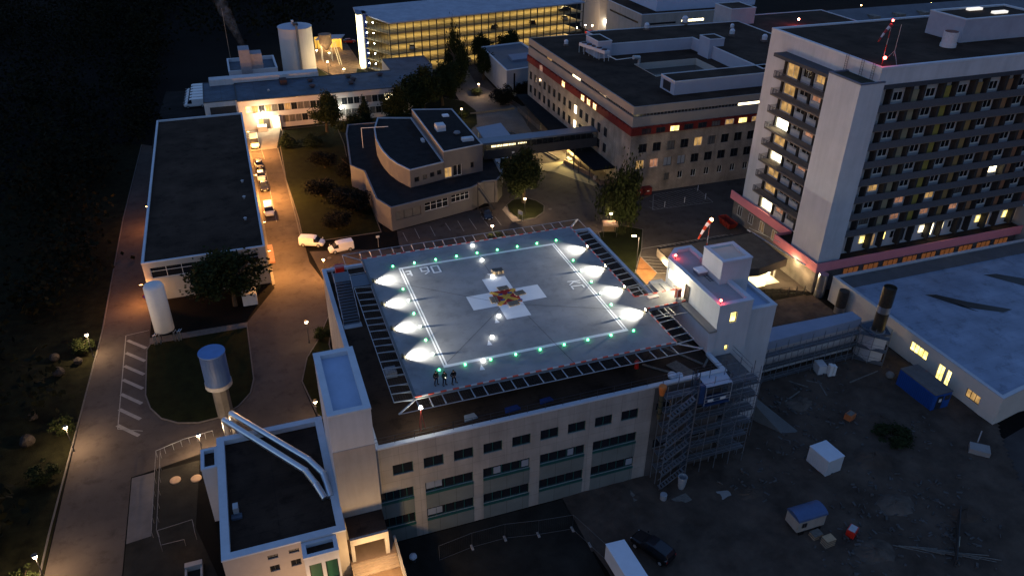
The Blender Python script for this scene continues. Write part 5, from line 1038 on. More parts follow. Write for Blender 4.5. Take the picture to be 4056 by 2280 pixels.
MB().box(36.5, 42.0, 86.8, 86.86, 7.1, 7.5).box(42.6, 44.5, 86.8, 86.86, 7.2, 7.5).build('interior_light', glow('bridge interior light', (1, .78, .40), .3), BR)
lamp_light(BR, (39.5, 86.6, 8.3), 25, (1, .8, .45), (8, 1), 'AREA')
for x in (55.7, 57.4): MB().bar((x, 86.5, 0), (x, 86.5, 5.5), .14, 8).build('column', DKMET, BR)
MB().box(40.6, 41.1, 84.98, 85.04, 6.0, 6.4).build('sign_plate', WFR, BR)
q = MB(); q.obox((56.3, 91.5), (3.4, 2.2), .1, .3, .4)
for k in range(7): q.box(56.5 + k * .4, 56.9 + k * .4, 91.0, 92.8, .15 * k, .15 * k + .15)
q.bar((56.2, 91.2, 1.1), (59.5, 91.2, 2.1), .04).bar((56.2, 93, 1.1), (59.5, 93, 2.1), .04)
solo('entrance_steps', q, CONC, 'short lit entrance steps with handrail under the footbridge end', 'steps')
lamp_light(None, (57.6, 92.6, 3.4), 1300, (1, .76, .30), .3, name='entrance_glow'); lamp_light(None, (54, 97, 3.5), 420, (1, .72, .33), .3, name='entrance_glow')
# ================================================================= middle theatre building
MDW = mat('dull grey render', (.12, .115, .115), .9, .10, .3)
MD = thing('canteen_building', 'two level grey building with curved left wall and stepped black roofs', 'building', (23, 90, 0))
low = [(11.2, 69.2), (28.1, 73.3), (31.3, 75.4), (34, 75.2), (36, 78), (37.2, 88), (33, 108), (21, 116.5), (11, 117), (9.7, 111), (7.5, 92), (9.7, 88), (9.4, 74)]
ow = [(.9, 6.2, 1.9, 3.7, 'grey'), (7.0, 12.1, 2.2, 4.0, 'gal'), (12.8, 16.8, 2.6, 4.2, 'gal')]
block(MD, low, 0, 4.8, MDW, mat('black gravel roof', (.020, .018, .018), .95, .3, .6), {0: ow}, pw=.3, ph=.12, cap=mat('grey coping', (.14, .14, .145), .7, .1, 1))
up1 = [(16.85, 77.1), (24.15, 79.15), (24.15, 107.0), (16.9, 109.4), (14.8, 102.5), (13.9, 95.8), (13.8, 91.5), (13.9, 88.5), (14.35, 84.5), (15.2, 81)]
block(MD, up1, 4.7, 8.4, MDW, mat('black gravel roof', (.02, .02, .02)), {0: [(.9, 2.0, 5.6, 6.6, 'one'), (2.7, 3.7, 5.7, 6.7, 'grey'), (4.4, 5.4, 5.8, 6.8, 'one'), (6.0, 7.0, 5.9, 6.9, 'one')]}, pw=.25, ph=.2, wname='curved_wall', cap=mat('blue grey coping', (.30, .33, .37), .6, .1, 1))
up2 = [(24.2, 79.15), (32.75, 80.8), (32.9, 104.0), (24.2, 106.4)]
block(MD, up2, 4.7, 10.5, MDW, mat('black gravel roof', (.02, .02, .02)), {0: [(.1, 1.7, 4.9, 7.0, 'litd'), (2.0, 3.9, 4.9, 7.2, 'wht'), (5.9, 6.7, 5.9, 7.1, 'one')]}, pw=.2, ph=.15, wname='upper_wall', cap=mat('blue grey coping', (.3, .3, .3)))
for i, (x, y, w_, d_, h, lab) in enumerate(((26.0, 90.8, 1.9, 2.2, 1.2, 'pale louvred cooler box on the high black roof'), (29.4, 83.5, 2.4, 1.2, .6, 'pale flat duct box near the front right roof corner'), (29.6, 99.4, 1.4, 1.2, .3, 'bright white flat skylight at the rear of the high black roof'))):
    z = 10.35; solo('roof_box', MB().box(x, x + w_, y, y + d_, z, z + h).box(x + .1, x + w_ - .1, y + .1, y + d_ - .1, z + h, z + h + .08), CAP if i != 2 else mat('skylight dome', (.7, .7, .7)), lab, 'roof unit')
v = thing('roof_vent', 'grey round fan hood on the high black roof', 'roof vent', (29.5, 88, 10.3)); MB().lathe((29.5, 88, 10.33), [(0, .4), (.4, .4)], 12).build('curb', DKMET, v); MB().lathe((29.5, 88, 10.75), [(0, .75), (.3, .6), (.45, .2)], 14).build('hood', mat('grey hood', (.15, .16, .18), .6, .1, 2), v)
v = thing('roof_vent', 'small white vent beside the step of the black roofs', 'roof vent', (23.2, 92, 8.2)); MB().box(22.8, 23.4, 91.3, 92.8, 8.2, 8.7).build('hood', CAP, v)
t = thing('roof_terrace_rail', 'thin pale rail frame projecting over the curved roof edge', 'rail', (13, 100, 0)); q = MB(); q.bar((11.8, 101, 4.8), (11.8, 101, 9.3), .07).bar((11.8, 101, 9.3), (17.5, 100.2, 9.3), .07); q.build('rail', WFR, t)
ES = thing('fire_stairs', 'dark external steel stairs at the right end of the grey building front', 'stairs', (31, 74, 0)); q = MB()
for k in range(18): q.box(29.2 + k * .15, 29.5 + k * .15, 71.5, 72.7, 4.7 - k * .25, 4.74 - k * .25)
for y in (71.5, 72.7): q.bar((29.2, y, 5.7), (32.0, y, 1.2), .04).bar((29.2, y, 4.6), (32.0, y, .1), .05)
q.build('flight', DKMET, ES)
for x, y, h in ((32.4, 72.1, 5.9), (29.2, 72.9, 5.9)): MB().bar((x, y, 0), (x, y, h), .1, 6).build('post', DKMET, ES)
MB().bar((29.2, 72.9, 5.9), (32.4, 72.1, 5.9), .08).build('beam', DKMET, ES)
# canopies right of it
wc = thing('delivery_canopy', 'flat pale blue canopy roof in the courtyard behind the footbridge', 'canopy', (43, 106, 0)); MB().prism([(39.5, 100.8), (46.2, 101.2), (46.8, 110.6), (40.2, 109.3)], 3.3, 3.55).build('roof', mat('pale blue canopy', (.22, .27, .34), .6, .06, .4), wc)
for x, y in ((40, 101.3), (46, 101.6), (46.3, 110), (40.6, 109)): MB().bar((x, y, 0), (x, y, 3.3), .08, 6).build('post', GALV, wc)
wc = thing('side_canopy', 'pale tilted canopy with lit underside beside the big round tree', 'canopy', (39, 87, 0)); MB().prism([(37.4, 90.0), (41.2, 89.4), (43.5, 92.6), (40.9, 92.9), (37.9, 82.5), (36.6, 82)], 3.0, 3.2).build('roof', mat('pale canopy', (.38, .40, .42), .6, .05, .5), wc); MB().box(38, 38.2, 84, 84.2, 0, 3.0).box(41, 41.2, 90, 90.2, 0, 3).build('post', GALV, wc)
# chapel-like white house left of big building
WB = thing('white_annexe', 'small white building with sloping pale roof and slit windows behind the trees', 'building', (62, 155, 0)); pl = [(50.5 + 7.8, 139.4), (73, 142), (73, 168), (59.5, 166)]
block(WB, pl, 0, 7.6, mat('blue white wall', (.22, .235, .27), .85, .08, .4), mat('slate roof', (.08, .09, .11), .7, .1, .5), {3: [(8, 8.5, 1.5, 5.5, 'one'), (12, 12.5, 1.5, 5.5, 'one')], 0: [(2.2, 2.8, 1, 6.5, 'one')]}, pw=.35, ph=.3)
q = MB(); q.prism([(63, 148), (72.5, 149), (72.5, 155), (63.8, 154)], 7.3, 7.9); q.build('skylight_roof', mat('pale roof sheet', (.13, .16, .22), .6, .06, .5), WB)
# ================================================================= far background
f1 = thing('far_tower', 'grey far tower block with a column of lit stair windows', 'tower block', (115, 205, 0)); block(f1, rect(113.5, 126, 198, 214), 0, 26, mat('grey far wall', (.26, .24, .23), .85, .06, .3), DARKROOF)
for z in (5.5, 8.5, 14, 16.5, 19.5): window(f1, (121.5, 197.98), (122.9, 197.98), z, z + 1.7, 'litw', -.02)
f2 = thing('far_wing', 'far low cream wing with strip windows and black roof', 'building', (125, 165, 0)); block(f2, rect(107.5, 145, 156, 180), 0, 16, CREAM, DARKROOF, {0: [(14, 22, 12.9, 13.7, 'litstrip'), (1, 12, 12.7, 13.3, 'strip')], 3: [(2, 22, 12.9, 13.5, 'strip')]}, pw=.3, ph=.1)
f3 = thing('far_plant_hall', 'large pale blue windowless plant hall on the far roof', 'building', (132, 170, 16)); block(f3, rect(114.2, 150, 159.4, 178), 15.9, 25, mat('pale blue sheet wall', (.34, .42, .56), .7, .05, .4), BLUEROOF)
f4 = thing('red_shop', 'dark red low building with a lit front at the far forecourt', 'building', (128, 209, 0)); block(f4, rect(124, 140, 205, 236), 0, 5, REDP, DARKROOF, {0: [(.4, 1.8, .2, 2.6, 'litw')]})
f5 = thing('far_long_roof', 'long far building with grey pitched roof and dormers behind the tower', 'building', (225, 165, 0)); block(f5, rect(186, 300, 158, 176), 0, 6.5, STONED, mat('grey far roof', (.10, .105, .12), .8, .2, .2), pw=.1, ph=.05)
q = MB(); q.poly([(186, 157, 6.6), (300, 157, 6.6), (300, 167, 10.5), (186, 167, 10.5)]); q.poly([(186, 177, 6.6), (186, 167, 10.5), (300, 167, 10.5), (300, 177, 6.6)]); q.build('pitched_roof', mat('grey far roof', (.1, .1, .1)), f5)
for i in range(6): MB().box(200 + i * 11, 202.6 + i * 11, 159, 163, 7.5, 9.2).build('dormer', STONED, f5)
for i, (x, y) in enumerate(((24.9, 215),)): pass
# ================================================================= vehicles (built along +x, nose forward)
def vehicle(kind, paint, label, group=None):
    st = {'car': [(-2.15, .35, .62, .64, .55, .7), (-2.1, .3, .9, .96, .8, .62), (-1.75, .28, .95, 1.12, .86, .66), (-1.2, .28, .95, 1.42, .88, .60), (.0, .28, .93, 1.46, .88, .62), (.35, .28, .92, 1.42, .88, .60), (1.05, .28, .90, .95, .87, .74), (1.95, .30, .74, .78, .80, .66), (2.15, .38, .58, .60, .62, .56)],
          'suv': [(-2.4, .45, .8, .85, .8, .7), (-2.35, .4, 1.05, 1.3, .9, .7), (-2.1, .4, 1.1, 1.68, .95, .72), (-.5, .4, 1.1, 1.78, .96, .74), (.4, .4, 1.1, 1.72, .96, .72), (1.05, .4, 1.1, 1.16, .95, .82), (2.2, .42, .98, 1.02, .88, .76), (2.4, .5, .8, .82, .7, .6)],
          'van': [(-2.2, .35, 1.0, 1.70, .84, .74), (-2.15, .3, 1.05, 1.84, .88, .78), (-.3, .3, 1.05, 1.88, .9, .80), (.55, .3, 1.05, 1.82, .9, .78), (.85, .3, 1.05, 1.70, .9, .74), (1.45, .3, 1.05, 1.10, .88, .80), (2.05, .32, .86, .90, .80, .70), (2.2, .4, .66, .68, .66, .6)],
          'bigvan': [(-2.6, .4, 1.15, 2.1, .92, .84), (-2.55, .35, 1.2, 2.3, .96, .88), (.6, .35, 1.2, 2.32, .97, .88), (1.1, .35, 1.2, 2.2, .97, .84), (1.75, .35, 1.2, 1.27, .94, .86), (2.4, .38, .98, 1.02, .86, .78), (2.6, .5, .75, .77, .75, .7)]}[kind]
    t = thing({'car': 'parked_car', 'suv': 'parked_car', 'van': 'delivery_van', 'bigvan': 'transporter_van'}[kind], label, {'car': 'car', 'suv': 'car', 'van': 'van', 'bigvan': 'van'}[kind], (0, 0, 0), 0, group, local=True)
    b = MB(); g = MB(); gl = 'van' in kind
    def ring(s): x, zb, zs, zt, w, wt = s; return [(x, -w * .9, zb), (x, -w, zb + .18), (x, -w, zs - .12), (x, -w * .96, zs), (x, -wt, zt - .05), (x, -wt * .86, zt), (x, wt * .86, zt), (x, wt, zt - .05), (x, w * .96, zs), (x, w, zs - .12), (x, w, zb + .18), (x, w * .9, zb)]
    rs = [ring(s) for s in st]
    for i in range(len(st) - 1):
        s0, s1 = st[i], st[i + 1]; h0, h1 = s0[3] - s0[2], s1[3] - s1[2]
        for j in range(12):
            k = (j + 1) % 12; f = (rs[i][j], rs[i + 1][j], rs[i + 1][k], rs[i][k]); side = j in (3, 7); top = j in (4, 5, 6)
            gls = (side and max(h0, h1) > .3 and (not gl or s0[0] > .3)) or (top and abs(s0[3] - s1[3]) > .25 and max(h0, h1) > .3 and (s0[0] > 0 or not gl))
            (g if gls else b).quad(*[tuple(p) for p in f])
    b.poly(list(reversed(rs[0]))[::1]); b.poly(rs[-1])
    if gl:
        xb = st[0][0] - .012; g.quad((xb, .6, st[0][2] + .15), (xb, -.6, st[0][2] + .15), (xb, -.6, st[0][3] - .25), (xb, .6, st[0][3] - .25))
    b.build('body', paint, t); g.build('windows', GLASS, t)
    xw = st[-1][0] - .85; xr = st[0][0] + .75; rr = .33 if kind == 'car' else .36
    for x in (xw, xr):
        for s in (-1, 1):
            y = s * (st[3][4] - .1); w_ = MB().bar((x, y - .1, rr), (x, y + .1, rr), rr, 16).build('wheel', RUB, t); MB().bar((x, y - s * .02, rr), (x, y + s * .115, rr), rr * .6, 12).build('rim', GALV, w_)
    x1 = st[-2][0]; z1 = st[-2][2] - .08
    for s in (-1, 1):
        MB().bar((x1 - .03, s * st[-2][4] * .8, z1 - .04), (x1 + .1, s * st[-2][4] * .76, z1 - .08), .11, 8).build('headlight', mat('headlight glass', (.6, .6, .6), .2, 0), t)
        MB().box(st[1][0] - .04, st[1][0] + .03, s * st[1][4] * .86 - .07, s * st[1][4] * .86 + .07, st[1][2] - .25, st[1][2] + .05).build('tail_light', mat('tail light', (.3, .01, .01), .3, 0), t)
        MB().box(st[5][0] + .3 - .08, st[5][0] + .3 + .04, s * (st[5][4] + .02), s * (st[5][4] + .16), st[5][2], st[5][2] + .16).build('wing_mirror', paint, t)
    MB().box(st[-1][0], st[-1][0] + .02, -.26, .26, .42, .52).build('number_plate', WFR, t)
    return t
S90 = -PI / 2
place(vehicle('bigvan', CARW, 'white transporter van glaring in the lamp light by the loading apron'), 0, (-10.2, 122.8, 0), S90)
place(vehicle('car', CARK, 'black car, rearmost of the row parked along the hall wall'), 0, (-10.1, 109.2, 0), S90)
place(vehicle('car', CARW, 'white car parked bumper to bumper between two dark cars'), 0, (-10.2, 102.6, 0), S90)
place(vehicle('car', CARK, 'black car parked just in front of the small white car'), 0, (-10.0, 96.8, 0), S90)
place(vehicle('van', CARW, 'white van parked alone and casting a shadow on the orange lit street'), 0, (-10.0, 84.4, 0), S90)
place(vehicle('van', CARW, 'white delivery van on the left of the pair facing right on the dark lawn edge'), 0, (-3.7, 68.2, 0), -.42)
place(vehicle('van', CARW, 'white delivery van on the right of the pair facing left, behind the helipad corner'), 0, (.9, 64.5, 0), PI + .12)
place(vehicle('car', CARK, 'black car parked in the marked bay beneath the helipad rear edge'), 0, (29.9, 69.4, 0), S90 - .08)
place(vehicle('suv', CARK, 'large black estate car parked on the dark site at the bottom edge'), 0, (21.6, -13.2, 0), PI / 2 + .45)
rv_ = vehicle('bigvan', CARW, 'white van'); u = 0
for i in range(6):
    place(rv_, u, (-23.3 + .1 * i, 157.3 + i * 2.6, 0), PI, 'white van parked nose left beside the north wing, %s of six from the front' % nm[i], 'white vans in the row beside the north wing'); u = 1
gk = vehicle('car', CARK, 'dark car'); u = 0
for i, (a, b, k, r_, lab) in enumerate(((37, 4, 3, 0, 'dark car on the fourth garage level left of the middle'), (51, 4, 3, .3, 'dark car on the upper garage level right of the middle'), (63, 4, 4, 2, 'dark car at the top right of the garage'))):
    p = gp2(a, b); place(gk, u, (p[0], p[1], LZ[k] + .0), GG + .9 + r_, lab, 'cars inside the garage'); u = 1
gw = vehicle('car', CARS, 'silver car'); u = 0
for i, (a, b, k, lab) in enumerate(((8.5, 4, 2, 'silver car on the middle garage level at the left'), (27.5, 4, 0, 'silver car on the lowest garage level behind the birch'), (30, 4, 1, 'pale car right of the birch in the garage'), (42, 4, 1, 'silver car in the garage above the white annexe'), (64, 5, 3, 'silver car at the right end of the garage'))):
    p = gp2(a, b); place(gw, u, (p[0], p[1], LZ[k]), GG + 1.2, lab, 'cars inside the garage'); u = 1
place(vehicle('car', CARR, 'red car parked beyond the yellow shed'), 0, (27.0, 214, 0), 0)
place(vehicle('car', CARR, 'red car parked before the red shop in the far forecourt'), 0, (112, 201, 0), .2)
# ================================================================= lamps
def street_lamp(h, c, e, label, kind='globe', s=None, loc=(0, 0, 0), rz=0, group='street lamps on the hospital grounds'):
    t = thing('street_lamp', label, 'street lamp', loc, rz, group, local=True)
    MB().bar((0, 0, 0), (0, 0, h), .06, 8, .045).build('post', DKMET, t); MB().lathe((0, 0, 0), [(0, .14), (.3, .1)], 10).build('base', DKMET, t)
    if kind == 'globe':
        MB().ball((0, 0, h + .2), .22, 14, 8).build('globe', glow('lamp globe %.2f' % c[1], c, s or 12), t); MB().lathe((0, 0, h + .36), [(0, .3), (.08, .05)], 12).build('cap', DKMET, t); lamp_light(t, (0, 0, h - .25), e, c, .2)
    else:
        MB().bar((0, 0, h), (.9, 0, h + .25), .05, 6).build('arm', DKMET, t); MB().box(.6, 1.2, -.14, .14, h + .12, h + .28).build('lamp_head', glow('lamp head %.2f' % c[1], c, s or 12), t); lamp_light(t, (.9, 0, h - .1), e, c, .2)
    return t
WARM = (1, .66, .36); SOD = (1, .43, .11); WH = (1, .88, .66)
for (x, y, h, c, e, lab) in ((-37.6, 43.8, 3.6, WARM, 230, 'globe lamp beside the west road, level with the road hatching'), (-37.9, 23.4, 3.6, WARM, 260, 'globe lamp beside the west road, second from the bottom'), (-38.3, 3.5, 3.6, WARM, 260, 'globe lamp beside the west road near the bottom left corner'),
                         (-23.0, 17.2, 3.3, WARM, 260, 'globe lamp at the turn of the road behind the annexe box'), (-8.0, 37.4, 3.5, WARM, 30, 'small globe lamp left of the clinic side wall'), (-9.1, 19.0, 3.3, WARM, 45, 'globe lamp between exhaust tower and stair tower'), (-3.1, 55.4, 3.5, SOD, 330, 'globe lamp behind the rear left corner of the clinic roof'),
                         (27.4, 58.4, 3.5, WARM, 70, 'globe lamp over the lit bush behind the rear helipad edge'), (37.2, 67.9, 3.3, WARM, 190, 'globe lamp on the grass island beneath the round tree'), (50.0, 56.2, 3.5, WARM, 110, 'globe lamp over the bus shelter beside the willow'), (40.8, 123.8, 3.3, WARM, 60, 'globe lamp at the bush behind the canteen building'),
                         (51.4, 143.0, 3.3, WARM, 120, 'globe lamp beside the path before the white annexe')):
    street_lamp(h, c, e * 1.45, lab, loc=(x, y, 0))
street_lamp(6.3, (1, .72, .38), 1000, 'tall hooked lamp between the lawn and the hatched area', 'arm', loc=(48.0, 41.6, 0), rz=PI - .3)
for x, y, h, lab in ((13.3, 190.9, 4, 'leftmost lamp in the lit silo yard'), (16.6, 186.8, 4, 'lamp before the hopper in the lit silo yard'), (14.7, 176.8, 4, 'lamp on the tall post nearest the silo'), (18.2, 168.2, 3.8, 'lamp at the front edge of the lit silo yard')): street_lamp(h - .2, (1, .7, .32), 330, lab, loc=(x, y, 0), group='lamps in the silo yard')
for i, (x, y) in enumerate(((119.9, 212.8), (106.5, 194.1), (108.6, 192.8), (102.0, 191.3), (116.7, 197.6))): street_lamp(4.8, (SOD, WARM, WARM, WH, WH)[i], 400, 'far lamp in the forecourt beyond the garage, %s' % ('orange and highest', 'left of the close pair', 'right of the close pair', 'nearest the garage corner', 'white beside the red shop')[i], loc=(x, y, 0), group='far forecourt lamps')
for i, (x, y) in enumerate(((220.5, 188.7), (239.9, 181.4), (250.7, 184.1))): street_lamp(6, (SOD, WH, SOD)[i], 900, ('far left orange', 'white middle', 'far right orange')[i] + ' lamp on the horizon behind the tower roof', loc=(x, y, 0), group='lamps on the horizon')
# wall lamps on the hall
for i, (x, y, z, e, c, lab) in enumerate(((-11.7, 90.5, 5.6, 4200, SOD, 'orange wall lamp on the long hall above the parked van'), (-11.7, 116.5, 5.6, 2800, SOD, 'orange wall lamp on the long hall near the loading apron'), (-11.7, 68.5, 5.6, 800, SOD, 'orange wall lamp on the long hall beside the pair of vans'), (-11.75, 58.5, 5, 1500, SOD, 'orange wall lamp at the front corner of the long hall'), (-30.7, 56.5, 3.4, 420, (1, .36, .10), 'glowing orange lamp at the left front corner of the long hall'), (-30.8, 84, 4.6, 300, (1, .34, .10), 'weak orange lamp on the left wall of the long hall'))):
    t = thing('wall_lamp', lab, 'lamp', (x, y, z), 0, 'orange wall lamps of the long hall'); s = -1 if x < -20 else 1
    MB().bar((x, y, z), (x + s * .7, y, z + .25), .04, 6).build('arm', DKMET, t); MB().box(x + s * .45 - .25, x + s * .45 + .25, y - .13, y + .13, z + .2, z + .32).build('housing', DKMET, t); MB().box(x + s * .45 - .2, x + s * .45 + .2, y - .1, y + .1, z + .14, z + .199).build('lamp_lens', glow('sodium head', SOD, 7 if s > 0 else 12), t); lamp_light(t, (x + s * .9, y, z + .05), e, c, .15)
# annexe front light pool and portico
lamp_light(None, (-6.7, -10, 5.4), 250, (1, .62, .26), .3, name='portico_lamp_light'); lamp_light(None, (-14, -12.5, 3.0), 230, (1, .58, .28), .3, name='forecourt_lamp_light'); lamp_light(None, (-25, 2.5, 2.5), 14, (1, .5, .12), .2, name='yard_lamp_light')
lamp_light(None, (34.6, 9.2, 18.6), 130, (1, .82, .5), .15, name='door_light')
# ================================================================= trees
def crown_mesh(name, n, shape, leaf, seed, m):
    r = random.Random(seed); q = MB(); cl = []
    lobes = []
    for i in range(11 if shape != 'willow' else 8):
        d = Vector((r.gauss(0, 1), r.gauss(0, 1), r.gauss(0, .9))).normalized(); lobes.append((d * r.uniform(.42, .66), r.uniform(.26, .46)))
    for i in range(int(n / 26)):
        lc, lr = r.choice(lobes); d = Vector((r.gauss(0, 1), r.gauss(0, 1), r.gauss(0, 1))).normalized()
        p = lc + d * lr * r.uniform(.55, 1.1)
        if r.random() < .12: p = p * 1.12
        if shape == 'cone': h = (p.z + 1) / 2; p.x *= (1.05 - h); p.y *= (1.05 - h)
        if shape == 'willow': p.z = p.z * (1 if p.z > 0 else .9); k = 1.1 - .25 * max(p.z, 0); p.x *= k; p.y *= k
        cl.append(p)
    for p in cl:
        s = r.uniform(.10, .24)
        for j in range(26):
            d = Vector((r.gauss(0, 1), r.gauss(0, 1), r.gauss(0, 1))) * s * .55
            if shape == 'willow': d.z *= 2.6; d.x *= .6; d.y *= .6
            c = p + d; a = Vector((r.gauss(0, 1), r.gauss(0, 1), r.gauss(0, .6))).normalized(); b = a.cross(Vector((r.gauss(0, 1), r.gauss(0, 1), r.gauss(0, 1)))).normalized()
            if shape == 'willow': b = (Vector((0, 0, 1)) + b * .25).normalized() * 2.4
            l = leaf * r.uniform(.6, 1.3); q.quad(c - a * l * .5, c + b * l * .45, c + a * l * .5, c - b * l * .45)
    me = MB.build(q, name, m); d = me.data; bpy.data.objects.remove(me); return d
def stem_mb(h, r, spread, seed):
    rr = random.Random(seed); q = MB(); pts = [Vector((0, 0, 0)), Vector((rr.uniform(-.15, .15), rr.uniform(-.15, .15), h * .35)), Vector((rr.uniform(-.3, .3), rr.uniform(-.3, .3), h * .7))]
    for i, (a, b) in enumerate(zip(pts, pts[1:])): q.bar(a, b, r * (1 - .35 * i), 8, r * (1 - .35 * (i + 1)))
    for i in range(9):
        t = rr.uniform(.3, .7); a = pts[1].lerp(pts[2], (t - .3) / .4); an = i * 2.4 + rr.random(); b = a + Vector((math.cos(an) * spread * rr.uniform(.4, .8), math.sin(an) * spread * rr.uniform(.4, .8), h * rr.uniform(.12, .35)))
        q.bar(a, b, r * .35, 6, r * .1)
    return q
CM = {'round': crown_mesh('crown', 9000, 'ball', .085, 1, LEAF), 'roundb': crown_mesh('crown', 6000, 'ball', .09, 2, LEAFB), 'fir': crown_mesh('crown', 6500, 'cone', .10, 3, LEAFF), 'willow': crown_mesh('crown', 8000, 'willow', .05, 4, LEAF), 'shrub': crown_mesh('crown', 2200, 'ball', .13, 5, LEAF)}
def tree(kind, x, y, r, h, z0, label, name=None, cat='tree', group=None, sz=None):
    t = thing(name or {'fir': 'fir_tree', 'willow': 'willow_tree', 'shrub': 'garden_shrub'}.get(kind, 'broadleaf_tree'), label, cat, (x, y, 0), R.random() * 6, group, local=True)
    c = bpy.data.objects.new('crown', CM[kind]); col.objects.link(c); c.parent = t; hz = (h - z0) / 2; c.location = (0, 0, z0 + hz); c.scale = (r * 1.17, r * 1.17, hz * 1.1)
    s = stem_mb(max(h * .8, .6), .04 * h + .04, r, int(x * 7 + y)); s.build('trunk' if kind != 'shrub' else 'stem', BARK, t); return t
tree('round', -17.8, 51.5, 5.6, 9.4, 1.2, 'big dark tree covering the front of the long black roofed hall')
tree('round', 7.2, 127, 3.6, 9.6, 1.0, 'dark tree before the middle of the north wing'); tree('round', 12.3, 121.5, 3.4, 5.6, .6, 'speckled leafy tree lit by the wall lamp of the north wing')
tree('fir', 16.2, 124.5, 2.6, 8.6, .6, 'small conifer before the north wing windows'); tree('round', 24.5, 125, 3.4, 10.5, 1, 'dark tree left of the tall group before the north wing end')
tree('round', 33, 132, 5.2, 12.5, 1.5, 'largest dark tree before the right end of the north wing'); tree('round', 39.5, 138, 3.8, 11, 1, 'dark tree right of the largest one beside the path')
tree('willow', 48.5, 157.5, 3.6, 15, 1.5, 'tall slender birch standing before the glowing garage', 'birch_tree'); tree('round', 46.5, 150, 3.8, 8, .8, 'round tree at the foot of the tall birch'); tree('round', 57.5, 158, 3.0, 9, 1, 'dark tree beside the white annexe wall')
tree('round', 62, 172.5, 3.4, 9.5, 1, 'round dark tree before the garage, left one behind the white annexe'); tree('round', 72, 173.5, 4.2, 9.8, 1, 'round dark tree before the garage, right one behind the white annexe')
tree('roundb', 63, 137.5, 3.0, 6.5, .6, 'brownish bushy tree in front of the white annexe slit window'); tree('roundb', 55.5, 134.5, 3.2, 6, .6, 'brownish bushy tree left of the white annexe corner')
tree('round', 39.0, 73.3, 4.1, 11.5, 1.4, 'round bright edged tree on the grass island'); tree('willow', 54.4, 56.8, 5.4, 12, .8, 'large drooping willow beside the bus shelter')
tree('fir', -3.0, 119.5, 2.8, 3.4, 0, 'low spreading pine at the loading apron corner'); tree('fir', 2.8, 118.5, 3.2, 3.0, 0, 'wide low juniper right of the low spreading pine')
for x, y, r, h, lab in ((5.5, 80.5, 3.8, 6.2, 'olive tree nearest the curved wall on the dark garden'), (1.5, 73.2, 2.9, 4.6, 'olive tree behind the two white vans'), (8.2, 96, 3.0, 5.5, 'olive tree in the dark garden beside the low black roof'), (.8, 89, 3.2, 5.0, 'olive tree in the middle of the dark garden'), (3.5, 104, 2.8, 5.0, 'olive tree at the back of the dark garden')): tree('roundb', x, y, r, h, .8, lab, group='olive brown garden trees')
sp = 0
for x, y, r, h, lab in ((-5.9, 37.8, 1.3, 2.0, 'small bush on the wedge lawn beside the clinic wall'), (28.2, 57.8, 1.8, 2.6, 'yellow green lit bush under the lamp behind the helipad'), (42, 127.2, 1.7, 2.0, 'lit bush beside the path lamp behind the canteen building'), (51, 145.0, 1.8, 1.8, 'bush beside the lamp before the white annexe'), (38, 122.5, 1.4, 1.8, 'bush beneath the lamp behind the canteen building'), (-38.9, 45.4, 1.6, 2.4, 'lit bush under the upper west road lamp'), (-39.6, 27.4, 1.5, 2.2, 'lit bush above the middle west road lamp'), (-40.4, 19, 1.7, 2.4, 'bush below the middle west road lamp'), (-40.2, 3.2, 1.6, 2.2, 'lit bush beside the bottom left road lamp'), (58.8, -7.4, 2.4, 1.2, 'dark scrub on the building site near the blue container')):
    tree('shrub', x, y, r, h, 0, lab, cat='bush')
# forest on the dark left slope: one mass
q = MB(); rr = random.Random(3)
for i in range(900):
    x = -40.5 - rr.random() ** 1.4 * 110; y = rr.uniform(-40, 330)
    if x > -45 and (abs(y - 43.8) < 5 or abs(y - 23.4) < 5 or abs(y - 3.5) < 5): continue
    if y > 130: x += 7
    s = rr.uniform(2.2, 4.2); hh = rr.uniform(6, 12) * (1 if x < -50 else .7)
    for j in range(70):
        d = Vector((rr.gauss(0, .5), rr.gauss(0, .5), rr.gauss(0, .5))); c = Vector((x + d.x * s, y + d.y * s, max(.5, hh * .62 + d.z * hh * .55)))
        a = Vector((rr.gauss(0, 1), rr.gauss(0, 1), rr.gauss(0, .7))).normalized(); b = a.cross(Vector((rr.gauss(0, 1), rr.gauss(0, 1), 1))).normalized(); l = rr.uniform(.5, 1.1); q.quad(c - a * l * .5, c + b * l * .5, c + a * l * .5, c - b * l * .5)
for i in range(330):
    x = rr.uniform(-60, 25); y = rr.uniform(222, 420); 
    s = rr.uniform(2.5, 4.5); hh = rr.uniform(8, 13)
    for j in range(40):
        d = Vector((rr.gauss(0, .5), rr.gauss(0, .5), rr.gauss(0, .5))); c = Vector((x + d.x * s, y + d.y * s, max(.5, hh * .62 + d.z * hh * .55)))
        a = Vector((rr.gauss(0, 1), rr.gauss(0, 1), rr.gauss(0, .7))).normalized(); b = a.cross(Vector((rr.gauss(0, 1), rr.gauss(0, 1), 1))).normalized(); l = rr.uniform(.7, 1.5); q.quad(c - a * l * .5, c + b * l * .5, c + a * l * .5, c - b * l * .5)
tag(q.build('forest', mat('forest leaves', (.007, .008, .004), 1, .6, .5)), 'dark forest covering the slope on the left and behind', 'forest', kind='stuff')
